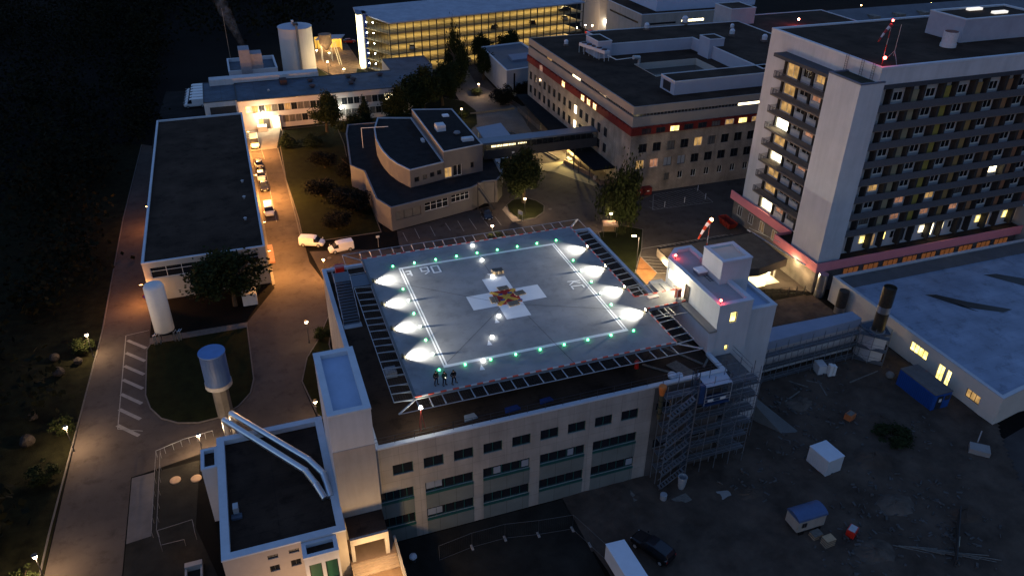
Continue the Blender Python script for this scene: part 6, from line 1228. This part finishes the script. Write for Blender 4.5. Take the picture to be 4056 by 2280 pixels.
for i, (x, y, s) in enumerate(((-43.3, 26.4, .9), (-41.6, 40.6, .8), (-42.6, 44.6, .7), (-39.4, 42.7, .6), (-43.5, 31.5, .6))):
    q = MB(); rr = random.Random(i); q.ball((x, y, s * .7), s, 9, 6, .9); q.v = [(a + rr.uniform(-.1, .1) * s, b + rr.uniform(-.1, .1) * s, max(0, c + rr.uniform(-.1, .1) * s)) for a, b, c in q.v]
    solo('wrapped_bale', q, mat('grey boulder', (.035, .03, .026), .9, .5, 2), ('largest pale boulder in the undergrowth left of the road', 'pale boulder below the upper west road lamp', 'pale boulder farthest up in the undergrowth', 'narrow pale stone right at the road verge lamp', 'small pale boulder left of the road hatching')[i], 'boulder', 'boulders in the undergrowth')  # rough boulders lying in the undergrowth
# ================================================================= containers and site things
CB = thing('site_container', 'long blue steel container with grey roof beside the white hall', 'container', (69, -1.8, 0)); q = MB(); pl = [(67.4, 1.3), (67.5, -4.8), (70.35, -4.75), (70.35, 1.3)][::-1]
pl = [(67.45, -4.8), (70.35, -4.8), (70.35, 1.3), (67.35, 1.3)]
q.prism(pl, .1, 2.65).build('wall', BLUEP, CB); q = MB()
for k in range(20): q.box(67.33 + .0, 67.38, -4.6 + k * .3, -4.45 + k * .3, .25, 2.5)
q.build('ribs', mat('blue rib', (.008, .05, .21), .5, .1, 1), CB); MB().prism(inset(pl, -.04), 2.651, 2.78).build('roof', mat('grey brown container roof', (.10, .09, .085), .8, .2, 1), CB)
MB().box(68.0, 68.95, -4.86, -4.81, .2, 2.3).build('door', mat('dark door', (.02, .025, .035), .5, 0), CB); window(CB, (69.3, -4.82), (70.1, -4.82), 1.5, 2.2, 'grey', .01); MB().box(68.3, 68.7, -4.9, -4.87, 1.4, 1.9).build('notice', WFR, CB)
CW2 = thing('site_container', 'short white steel container alone in the middle of the site', 'container', (47, -8.6, 0)); pl = [(46.3, -10.2), (48.7, -9.95), (48.4, -7.0), (45.9, -7.2)]; MB().prism(pl, .05, 2.4).build('wall', mat('white container paint', (.42, .44, .46), .6, .08, .6), CW2); MB().prism(inset(pl, -.03), 2.401, 2.5).build('roof', mat('pale blue container roof', (.5, .55, .62), .5, .06, 1), CW2)
q = MB()
for k in range(9): q.obox((46.3 - .045 * k - .03, -10.0 + k * .32), (-.13, 1), .03, .2, 2.3, .12)
q.build('ribs', mat('white container paint', (.4, .4, .4)), CW2)
TB = thing('truck_box', 'pale blue white box body cut by the bottom edge beside the black car', 'container', (17.3, -15, 0)); MB().prism([(16.3, -18.5), (18.3, -18.4), (18.1, -13.1), (16.1, -13.0)], .9, 3.0).build('box_body', mat('white container paint', (.4, .4, .4)), TB); MB().prism([(16.25, -18.55), (18.35, -18.45), (18.15, -13.05), (16.05, -12.95)], 3.001, 3.06).build('roof', mat('pale box roof', (.55, .62, .70), .5, .05, 1), TB)
for x in (16.5, 17.9):
    for y in (-17.5, -14): MB().bar((x - .12, y, .45), (x + .12, y, .45), .45, 14).build('wheel', RUB, TB)
TR = thing('site_wagon', 'round roofed building site wagon on wheels with wooden steps', 'trailer', (39.2, -15.6, 0)); q = MB(); q.box(37.3, 40.9, -16.6, -14.6, .7, 2.3).build('body', mat('weathered cream boards', (.26, .24, .21), .8, .15, 1), TR)
q = MB()
for k in range(8):
    a0, a1 = PI * k / 8, PI * (k + 1) / 8; y0, y1 = -15.6 + 1.1 * math.cos(a0), -15.6 + 1.1 * math.cos(a1); z0, z1 = 2.3 + .5 * math.sin(a0), 2.3 + .5 * math.sin(a1)
    q.quad((37.2, y0, z0), (41.0, y0, z0), (41.0, y1, z1), (37.2, y1, z1))
q.poly([(37.2, -15.6 + 1.1 * math.cos(PI * k / 8), 2.3 + .5 * math.sin(PI * k / 8)) for k in range(9)]); q.poly([(41.0, -15.6 + 1.1 * math.cos(PI * k / 8), 2.3 + .5 * math.sin(PI * k / 8)) for k in range(8, -1, -1)]); q.build('arched_roof', mat('dark blue roof tin', (.06, .10, .20), .4, .1, 1, .3), TR)
for x in (38, 40.2):
    for y in (-16.5, -14.7): MB().bar((x, y - .08, .38), (x, y + .08, .38), .38, 14).build('wheel', RUB, TR)
window(TR, (37.8, -16.61), (38.4, -16.61), 1.3, 1.9, 'dark', .0)
for i, (x, y, z, lab) in enumerate(((39.4, -17.3, .5, 'wooden pallet stack acting as steps, nearest the wagon'), (39.9, -18.6, .9, 'taller light wooden pallet stack in front of the wagon'))):
    t = thing('pallet_stack', lab, 'pallet stack', (x, y, 0), 0, 'pallet stacks before the site wagon')
    for k in range(5 + 3 * i):
        q = MB(); q.obox((x - .6, y), (1, .05), .45, k * .144 + .05, k * .144 + .12, 1.2); q.build('pallet', WOOD if k % 2 else WOODG, t)
for i, (x, y, rz_, lab) in enumerate(((43.3, -18.3, .5, 'small dark red machine box on the dark site'), (56.2, -2.6, .3, 'small orange crate in the rubble near the long blue container'))):
    t = thing('machine_box', lab, 'box', (x, y, 0), rz_, None, local=True); MB().box(-.6, .6, -.45, .45, .1, 1.0).build('casing', CARR if i == 0 else mat('orange crate', (.4, .12, .04), .7, .1, 1), t); MB().box(-.5, .5, -.35, .35, 1.001, 1.06).build('lid', GALV if i == 0 else WOODG, t); MB().box(-.65, .65, -.4, -.3, 0, .1).box(-.65, .65, .3, .4, 0, .1).build('skids', DKMET, t)
t = thing('white_box_stack', 'stack of pale wrapped boxes standing before the scaffolded wall', 'boxes', (59.5, 6.8, 0)); MB().obox((59.0, 6.4), (.2, 1), .6, 0, 1.5, 1.6).build('box', WHITE, t); MB().obox((59.6, 6.0), (1, -.2), .35, 0, 1.9, .5).build('box', WFR, t); MB().obox((60.2, 5.9), (1, -.2), .35, 0, 1.7, .4).build('box', WFR, t)
solo('gravel_bag', MB().ball((67.6, 2.8, .5), .6, 9, 6, .9), mat('grey bag', (.16, .15, .14), .9, .15, 2), 'round grey gravel bag left of the long blue container', 'bag')
t = thing('tilted_sheet', 'pale grey board box with upright pole near the lower right hall corner', 'box', (67, -13, 0)); MB().prism([(65.8, -12.6), (67.5, -14.2), (68.6, -13.0), (66.9, -11.6)], .1, .8).build('box', mat('pale board', (.2, .2, .2)), t); MB().bar((67.7, -12.0, .8), (68.9, -11.2, 1.6), .1).build('pole', mat('pale board', (.2, .2, .2)), t)
t = thing('retaining_wall', 'grey concrete wing wall jutting from the scaffolded corner', 'wall', (44, 1, 0)); q = MB(); q.quad((43.0, 5, 3.8), (48.0, -2.5, .1), (46.1, -2.4, .05), (42.5, 4.2, .05)); q.quad((43.0, 5, 3.8), (43.3, 5.2, 3.8), (48.3, -2.4, .15), (48.0, -2.5, .1)); q.quad((43.3, 5.2, 3.8), (43.3, 5.2, 0), (48.3, -2.4, 0), (48.3, -2.4, .15)); q.build('slab', mat('pale concrete wing', (.085, .09, .09), .8, .15, .8), t)
# scattered timber and rubble on the site
rr = random.Random(11)
for i, (a, b) in enumerate((((56.0, 5.9), (57.6, 4.6)), ((53.6, 6.6), (55.3, 4.6)), ((50.3, 3.0), (53.6, 4.2)), ((57.5, 5.4), (56.5, 2.2)), ((61.5, 3.6), (67, 4.4)))):
    solo('timber_beam', MB().obox(a, (b[0] - a[0], b[1] - a[1]), .09, .05, .2), WOODG, ('short light beam lying crosswise near the lamp lit corner', 'long slanting beam leaning off the low scaffold', 'thin beam on the dark soil left of the slanting beam', 'second short beam beside the pale boxes', 'thin beam pointing at the long blue container')[i], 'timber')
q = MB()
for i in range(620):
    cx_, cy_ = rr.choice(((52, -12), (56, -3), (50, 3), (54, -21), (44, -19), (60, 6), (38, -8), (52, -24), (51, 0), (57, -16), (46, -5), (62, -9), (41, -23), (55, -20), (48, -17))); x = cx_ + rr.gauss(0, 2.6); y = cy_ + rr.gauss(0, 2.0); a = rr.random() * PI; l = rr.uniform(.12, .9)
    q.obox((x, y), (math.cos(a), math.sin(a)), rr.uniform(.03, .13), .05, rr.uniform(.12, .34), l * .8)
tag(q.build('site_rubble', mat('pale rubble', (.075, .07, .066), .9, .5, 1.5)), 'scattered bricks, offcuts and rubble on the building site', 'rubble', kind='stuff')
q = MB()
for i in range(14): a = (46.5 + i * .5, -21 - i * .28); q.obox(a, (.75, -.55 + .1 * (i % 3)), .05, .1 + .04 * (i % 4), .18 + .04 * (i % 4), 3.4)
solo('timber_stack', q, WOODG, 'fanned heap of long grey planks at the bottom of the site', 'timber'); 
PT2 = thing('site_barrier', 'low dark site hoarding with a pale sign near the orange road', 'barrier', (54, -22, 0)); MB().obox((50.5, -25.4), (6.3, 5.6), .06, .1, 1.3).build('panel', mat('dark hoarding', (.03, .03, .03), .8, .1, 1), PT2); MB().obox((52.4, -23.85), (.8, .71), .09, .5, .95, 1.5).build('sign_plate', mat('cream sign', (.45, .42, .30), .7, 0), PT2)
# construction fence in front
FP = [(0, -7), (3.7, -6.5), (7.4, -6.5), (11, -7.2), (14.8, -7.7), (15.7, -10.3), (16.6, -13)]
for i, (a, b) in enumerate(zip(FP, FP[1:])):
    t = thing('fence_panel', 'mobile fence panel on the dark forecourt, %s from the left' % nm[i], 'fence', (*a, 0), 0, 'mobile fence panels before the clinic'); q = MB()
    for p in (a, b): q.bar((*p, 0), (*p, 2.3), .022, 6)
    q.bar((*a, 2.3), (*b, 2.3), .022, 6).bar((*a, .15), (*b, .15), .022, 6); q.build('frame', mat('dull fence tube', (.10, .10, .10), .6, .1, 1, .2), t); q = MB()
    for k in range(1, 18): s = k / 18; q.bar((a[0] + (b[0] - a[0]) * s, a[1] + (b[1] - a[1]) * s, .15), (a[0] + (b[0] - a[0]) * s, a[1] + (b[1] - a[1]) * s, 2.3), .004, 3, cap=False)
    q.build('mesh', DKMET, t); MB().box(b[0] - .12, b[0] + .12, b[1] - .35, b[1] + .35, 0, .14).build('foot', CONC, t)
v = thing('ventilation_dome', 'small pale mushroom vent in the dark forecourt bed', 'vent', (-2.6, -6.1, 0)); MB().lathe((-2.6, -6.1, 0), [(0, .3), (.6, .3)], 12).build('pipe', DKMET, v); MB().lathe((-2.6, -6.1, .6), [(0, .42), (.2, .38), (.36, .05)], 14).build('dome', CAP, v)
# left yard
for i, (x, y) in enumerate(((-26.2, 14.2), (-23.9, 13.7))): solo('manhole_cover', MB().lathe((x, y, 0), [(0, .62), (.08, .62), (.12, .5)], 20), mat('orange lit concrete ring', (.32, .22, .14), .9, .15, 2), ('left' if i == 0 else 'right') + ' of two round concrete shaft covers in the brown yard', 'shaft cover', 'round shaft covers in the yard')
YF = thing('yard_fence', 'low thin railing running along the brown yard beside the ramp', 'fence', (-28, 11, 0)); q = MB()
for x in (-28.3, -27.8):
    q.bar((x, 6, .95), (x, 19, .95), .03)
    for k in range(7): q.bar((x, 6 + k * 2.1, 0), (x, 6 + k * 2.1, .95), .03)
q.build('rails', mat('thin grey rail', (.2, .19, .18), .6, .1, 1, .4), YF)
q = MB(); q.bar((-28.3, 19, 1.0), (-25.2, 20.1, 1.0), .03).bar((-25.2, 20.1, 1.0), (-21.8, 20.6, 1.0), .03)
for k in range(8): x = -28.3 + k * .93; y = 19 + (x + 28.3) * .355 if x < -25.2 else 20.1 + (x + 25.2) * .15; q.bar((x, y, 0), (x, y, 1), .025)
solo('curb_railing', q, GALV, 'bright thin handrail along the road bend behind the annexe', 'railing')
q = MB()
for z in (1.0,): q.bar((-27.3, 3.7, z), (-25, 3.7, z), .03).bar((-27.7, 5.9, z), (-24.2, 6.3, z), .03).bar((-27.3, 3.7, z), (-27.7, 5.9, z), .03).bar((-24.2, 6.3, z), (-23.9, 4.2, z), .03)
for p in ((-27.3, 3.7), (-25, 3.7), (-27.7, 5.9), (-24.2, 6.3), (-23.9, 4.2)): q.bar((*p, 0), (*p, 1), .03)
solo('pit_railing', q, mat('thin grey rail', (.2, .2, .2)), 'square thin railing round a dark cellar pit left of the annexe', 'railing')
t = thing('cellar_stairs', 'small lit concrete cellar entrance below the pit railing', 'cellar entrance', (-24.2, .6, 0)); MB().box(-25, -23.3, .1, .7, 0, .7).build('head_wall', CONC, t); MB().box(-25, -24.8, -1.5, .1, 0, .5).box(-23.5, -23.3, -1.5, .1, 0, .5).build('side_walls', CONC, t)
# east square: skips, shelter, bollards, signs
SKM = mat('red skip paint', (.16, .015, .01), .6, .15, 1)
for i, (x, y, w_, lab) in enumerate(((61.8, 68.4, 1.7, 'left of two red bins at the stone facade'), (63.8, 68.5, 1.7, 'right of two red bins at the stone facade'))):
    t = thing('red_bin', lab, 'waste bin', (x, y, 0), 0, 'red bins at the stone facade'); MB().box(x, x + w_, y, y + 1.2, .15, 1.5).build('bin_body', SKM, t); MB().prism([(x - .03, y - .03), (x + w_ + .03, y - .03), (x + w_ + .03, y + 1.23), (x - .03, y + 1.23)], 1.501, 1.62).build('lid', SKM, t)
    for xx in (x + .2, x + w_ - .2): MB().bar((xx, y + .1, .1), (xx + .08, y + .1, .1), .1, 10).build('wheel', RUB, t)
    MB().box(x + .6, x + 1.1, y - .02, y - .003, .9, 1.1).build('sticker', WFR, t)
t = thing('waste_skip', 'red waste skip parked below the tower end', 'skip', (72.4, 51, 0)); X_, Y_ = 72.4, 51
def sk(x, y, z): return (X_ + x, Y_ + y, z)
q = MB(); q.quad(sk(-.7, -1.5, .2), sk(.7, -1.5, .2), sk(.9, -2.1, 1.4), sk(-.9, -2.1, 1.4)); q.quad(sk(.7, 1.5, .2), sk(-.7, 1.5, .2), sk(-.9, 2.1, 1.4), sk(.9, 2.1, 1.4)); q.quad(sk(-.7, 1.5, .2), sk(-.7, -1.5, .2), sk(-.9, -2.1, 1.4), sk(-.9, 2.1, 1.4)); q.quad(sk(.7, -1.5, .2), sk(.7, 1.5, .2), sk(.9, 2.1, 1.4), sk(.9, -2.1, 1.4)); q.quad(sk(-.7, -1.5, .2), sk(-.7, 1.5, .2), sk(.7, 1.5, .2), sk(.7, -1.5, .2)); q.build('skip_body', SKM, t)
for y in (-1, 0, 1): MB().box(X_ - .98, X_ - .82, Y_ + y, Y_ + y + .1, .3, 1.4).build('rib', SKM, t)
MB().box(X_ - .6, X_ - .4, Y_ - 1.4, Y_ + 1.4, 0, .19).box(X_ + .4, X_ + .6, Y_ - 1.4, Y_ + 1.4, 0, .19).build('skids', DKMET, t)
t = thing('bus_shelter', 'small brown roofed shelter under the white lamp beside the willow', 'shelter', (49.2, 54.8, 0)); MB().prism([(47.6, 54.2), (50.2, 53.2), (51.0, 55.3), (48.4, 56.3)], 2.3, 2.5).build('roof', mat('brown shelter roof', (.16, .10, .07), .8, .2, 1), t)
for x, y in ((47.8, 54.3), (50.1, 53.5), (50.7, 55.2), (48.5, 56.0)): MB().bar((x, y, 0), (x, y, 2.3), .06).build('post', DKMET, t)
MB().obox((48.5, 56.0), (2.2, -.8), .03, .3, 2.2).build('rear_panel', mat('brown boards', (.12, .08, .05), .8, .2, 2), t)
bp = None
for i, (x, y) in enumerate(((65.1, 62.3), (70, 62.9), (75, 63.1), (75.7, 67.2))):
    lab = 'thin pale marker post in the hatched ambulance bay, %s' % ('leftmost at the front edge', 'middle of the front edge', 'right end of the front edge', 'rear right corner')[i]
    if bp is None: bp = thing('marker_post', lab, 'post', (0, 0, 0), 0, 'marker posts in the hatched ambulance bay', local=True); MB().bar((0, 0, 0), (0, 0, 1.3), .05, 8).build('post', WFR, bp); MB().lathe((0, 0, 0), [(0, .16), (.08, .1)], 10).build('foot', DKMET, bp)
    place(bp, i > 0, (x, y, 0), 0, lab)
t = thing('info_sign', 'pale blue information board on two posts on the grass island', 'sign', (35.5, 65.9, 0)); MB().obox((35.35, 66.5), (.5, -1.1), .03, 1.2, 2.0).build('board', BLUEGL, t); MB().bar((35.35, 66.5, 0), (35.35, 66.5, 1.9), .04).build('post', GALV, t); MB().bar((35.85, 65.4, 0), (35.85, 65.4, 1.9), .04).build('post', GALV, t)
t = thing('parking_sign', 'small pale sign on a post before the canteen car park', 'sign', (7.5, 63.8, 0)); MB().bar((7.5, 63.8, 0), (7.5, 63.8, 2.3), .04, 6).build('post', GALV, t); MB().box(7.2, 7.8, 63.72, 63.76, 1.9, 2.3).build('plate', WFR, t)
t = thing('stone_block', 'pale square stone standing on the low brown wall', 'stone', (57.0, 77.8, 0)); MB().obox((56.6, 77.6), (.6, .6), .3, .9, 1.6).build('block', mat('warm stone', (.4, .3, .2), .8, .1, 1), t)
for i, (x, y) in enumerate(((58.2, 45.2), (40.2, 67.5), (43, 68.8), (-1.5, 62.5))): solo('manhole_cover', MB().lathe((x, y, .01), [(0, .38), (.03, .36)], 18), KERB, ('manhole cover in front of the hatched hall forecourt', 'manhole cover on the grass island edge', 'manhole cover on the road right of the grass island', 'manhole cover near the two white vans')[i], 'manhole cover')
# thin mast in the forest
t = thing('tall_mast', 'tall thin pole before the black forest above the boiler house', 'mast', (-12.5, 176, 0)); MB().bar((-12.5, 176, 0), (-15.5, 196, 20), .07, 6).build('pole', mat('pale pole', (.2, .18, .15), .7, 0), t) if 0 else MB().bar((-12.4, 176, 0), (-12.4, 176, 21), .07, 6).build('pole', mat('pale pole', (.2, .18, .15), .7, 0), t)
# smoke above the boiler house flue: an even volume in a slender leaning plume
q = MB(); pr = [(0, .7), (2.5, .95), (5, 1.25), (8, 1.6), (11, 1.9), (14, 1.7), (16, .6)]
q.lathe((-8.6, 161, 13.5), pr, 16)
q.v = [(x - (z - 13.5) * .33 , y + (z - 13.5) * .1, z) for x, y, z in q.v]
sm = bpy.data.materials.new('smoke'); sm.use_nodes = True; N = sm.node_tree.nodes; L = sm.node_tree.links; N.remove(N['Principled BSDF'])
vol = N.new('ShaderNodeVolumePrincipled'); vol.inputs['Color'].default_value = (.8, .85, .95, 1); vol.inputs['Density'].default_value = .10; 
tc = N.new('ShaderNodeNewGeometry'); no = N.new('ShaderNodeTexNoise'); no.inputs['Scale'].default_value = .55; mr = N.new('ShaderNodeMapRange'); mr.inputs[1].default_value = .38; mr.inputs[2].default_value = .7; mr.inputs[3].default_value = 0; mr.inputs[4].default_value = .06
L.new(tc.outputs['Position'], no.inputs['Vector']); L.new(no.outputs[0], mr.inputs[0]); L.new(mr.outputs[0], vol.inputs['Density']); L.new(vol.outputs[0], N['Material Output'].inputs['Volume'])
tag(q.build('smoke', sm), 'thin pale smoke plume rising from the boiler house flue', 'smoke', kind='stuff')
# ================================================================= people
SKIN = mat('skin', (.42, .24, .17), .6, 0)
def skinned(name, pts, edges, m, parent, root=0, sub=1):
    me = bpy.data.meshes.new(name); me.from_pydata([p[:3] for p in pts], edges, []); me.materials.append(m); o = bpy.data.objects.new(name, me); col.objects.link(o); o.parent = parent
    md = o.modifiers.new('Skin', 'SKIN'); md.use_smooth_shade = True
    if not me.skin_vertices: 
        bm_ = None
    sv = me.skin_vertices[0].data
    for i, p in enumerate(pts): sv[i].radius = (p[3], p[4] if len(p) > 4 else p[3])
    for i in range(len(pts)): sv[i].use_root = (i == root)
    s = o.modifiers.new('Sub', 'SUBSURF'); s.levels = sub; s.render_levels = sub; return o
def person(loc, rz, label, jacket, trousers, pose, hair=(.02, .015, .01), belt=None):
    t = thing('person', label, 'person', loc, rz, 'people standing at the front left of the helipad', local=True)
    st = .17; hs = pose
    # the figure faces -y; z up
    A = dict(pel=(0, 0, .95), sp=(0, .0, 1.15), ch=(0, .01, 1.36), nk=(0, .01, 1.50), hd=(0, -.02, 1.60), tp=(0, -.02, 1.72), ls=(-.19, .01, 1.42), le=(-.27, .04, 1.13), lw=(-.24, -.05, .88), rs=(.19, .01, 1.42), re=(.27, .04, 1.13), rw=(.24, -.05, .88),
             lh=(-.10, 0, .90), lk=(-st * .85, -.03, .50), la=(-st, .03, .09), lt=(-st - .02, -.16, .04), rh=(.10, 0, .90), rk=(st * .85, -.03, .50), ra=(st, .03, .09), rtoe=(st + .02, -.16, .04))
    if hs == 'pockets': A['le'] = (-.32, .08, 1.15); A['lw'] = (-.17, -.08, 1.0); A['re'] = (.32, .08, 1.15); A['rw'] = (.17, -.08, 1.0)
    if hs == 'front': A['le'] = (-.29, -.02, 1.14); A['lw'] = (-.07, -.24, 1.05); A['re'] = (.29, -.02, 1.14); A['rw'] = (.07, -.24, 1.03)
    if hs == 'lean': A['rk'] = (.22, -.04, .5); A['ra'] = (.32, .02, .09); A['rtoe'] = (.36, -.16, .04); A['le'] = (-.33, .06, 1.15); A['lw'] = (-.18, -.1, 1.0); A['re'] = (.34, .06, 1.15); A['rw'] = (.18, -.1, 1.0)
    names = list(A); ix = {k: i for i, k in enumerate(names)}
    rad = dict(pel=.12, sp=.11, ch=.13, nk=.055, hd=.085, tp=.075, ls=.055, le=.04, lw=.028, rs=.055, re=.04, rw=.028, lh=.085, lk=.055, la=.038, lt=.035, rh=.085, rk=.055, ra=.038, rtoe=.035)
    pts = [(*A[k], rad[k]) for k in names]; ed = [('pel', 'sp'), ('sp', 'ch'), ('ch', 'nk'), ('nk', 'hd'), ('hd', 'tp'), ('ch', 'ls'), ('ls', 'le'), ('le', 'lw'), ('ch', 'rs'), ('rs', 're'), ('re', 'rw'), ('pel', 'lh'), ('lh', 'lk'), ('lk', 'la'), ('la', 'lt'), ('pel', 'rh'), ('rh', 'rk'), ('rk', 'ra'), ('ra', 'rtoe')]
    E_ = [(ix[a], ix[b]) for a, b in ed]
    for w_, sg in (('lw', -1), ('rw', 1)):
        wv = Vector(A[w_]); el = Vector(A['le' if sg < 0 else 're']); d = (wv - el).normalized(); side = Vector((0, -1, 0)) if abs(d.y) < .7 else Vector((sg, 0, 0)); side = (side - d * side.dot(d)).normalized(); nrm = d.cross(side)
        pi = len(pts); pts.append((*(wv + d * .075), .030, .018)); E_.append((ix[w_], pi))
        for f, L_ in enumerate((.075, .085, .08, .062)):
            b0 = wv + d * .10 + side * (.03 - f * .02); b1 = b0 + d * L_ * .55 + nrm * .012; b2 = b1 + d * L_ * .4 + nrm * .03
            k = len(pts); pts += [(*b0, .010), (*b1, .009), (*b2, .008)]; E_ += [(pi, k), (k, k + 1), (k + 1, k + 2)]
        k = len(pts); b0 = wv + d * .045 + side * .045; b1 = b0 + d * .035 + side * .02; pts += [(*b0, .012), (*b1, .010)]; E_ += [(pi, k), (k, k + 1)]
    skinned('body', pts, E_, SKIN, t)
    fc = MB(); 
    for s in (-.03, .03): fc.ball((s, -.098, 1.645), .012, 6, 4)
    fc.build('eyes', mat('eye dark', (.02, .02, .02), .3, 0), t); MB().bar((0, -.10, 1.635), (0, -.125, 1.605), .010, 5, .016).build('nose', SKIN, t); MB().box(-.025, .025, -.108, -.1, 1.565, 1.573).build('mouth', mat('lips', (.3, .1, .08), .6, 0), t)
    for s in (-1, 1): MB().ball((s * .085, -.015, 1.62), .022, 6, 4, 1.3).build('ear', SKIN, t)
    hq = MB(); hq.lathe((0, .0, 1.66), [(-.06, .096), (0, .104), (.05, .095), (.085, .06), (.1, .01)], 14); hq.v = [(x, y + (.015 if z < 1.66 else -.005), z) for x, y, z in hq.v if True]; hq.build('hair', mat('hair %g' % hair[0], hair, .8, .1, 9), t, smooth=True)
    J = ['pel', 'sp', 'ch', 'nk', 'ls', 'le', 'lw', 'rs', 're', 'rw']; jr = dict(pel=.165, sp=.17, ch=.175, nk=.075, ls=.095, le=.07, lw=.052, rs=.095, re=.07, rw=.052); ji = {k: i for i, k in enumerate(J)}
    skinned('jacket', [(*A[k], jr[k], jr[k] * (.72 if k in ('pel', 'sp', 'ch') else 1)) for k in J], [(ji[a], ji[b]) for a, b in ed if a in ji and b in ji], mat('cloth %s' % label[:18], jacket, .9, .15, 8), t)
    Tn = ['pel', 'lh', 'lk', 'la', 'rh', 'rk', 'ra']; tr = dict(pel=.145, lh=.105, lk=.075, la=.06, rh=.105, rk=.075, ra=.06); ti = {k: i for i, k in enumerate(Tn)}
    skinned('trousers', [(*A[k], tr[k]) for k in Tn], [(ti[a], ti[b]) for a, b in ed if a in ti and b in ti], mat('trousers %s' % label[:18], trousers, .9, .15, 8), t)
    for a, b in (('la', 'lt'), ('ra', 'rtoe')):
        x, y, _ = A[a]; x2, y2, _ = A[b]; d = Vector((x2 - x, y2 - y)).normalized(); MB().obox((x - d.x * .08, y - d.y * .08), (d.x, d.y), .05, 0, .09, .3).build('shoe', mat('black shoe', (.01, .01, .01), .6, 0), t)
    if belt: MB().box(-.05, .06, -.2, -.16, .98, 1.04).build('belt_glint', glow('belt glint', (.9, 1, .8), .8), t)  # glint at the belt, put in as a small glowing patch
    return t
person((2.5, 1.25, PZ), .30, 'person on the left of the group in a dark jacket, arms hanging, legs apart', (.012, .013, .013), (.012, .014, .035), 'hang')
person((3.3, .95, PZ), .34, 'person in the middle in a dark green jacket holding both hands together at the belt', (.012, .028, .022), (.010, .011, .022), 'front', belt=1)
person((4.25, .85, PZ), .34, 'person on the right in black, hands in pockets, one leg out to the side', (.006, .006, .009), (.006, .008, .016), 'lean')
print('objects', len(bpy.data.objects))
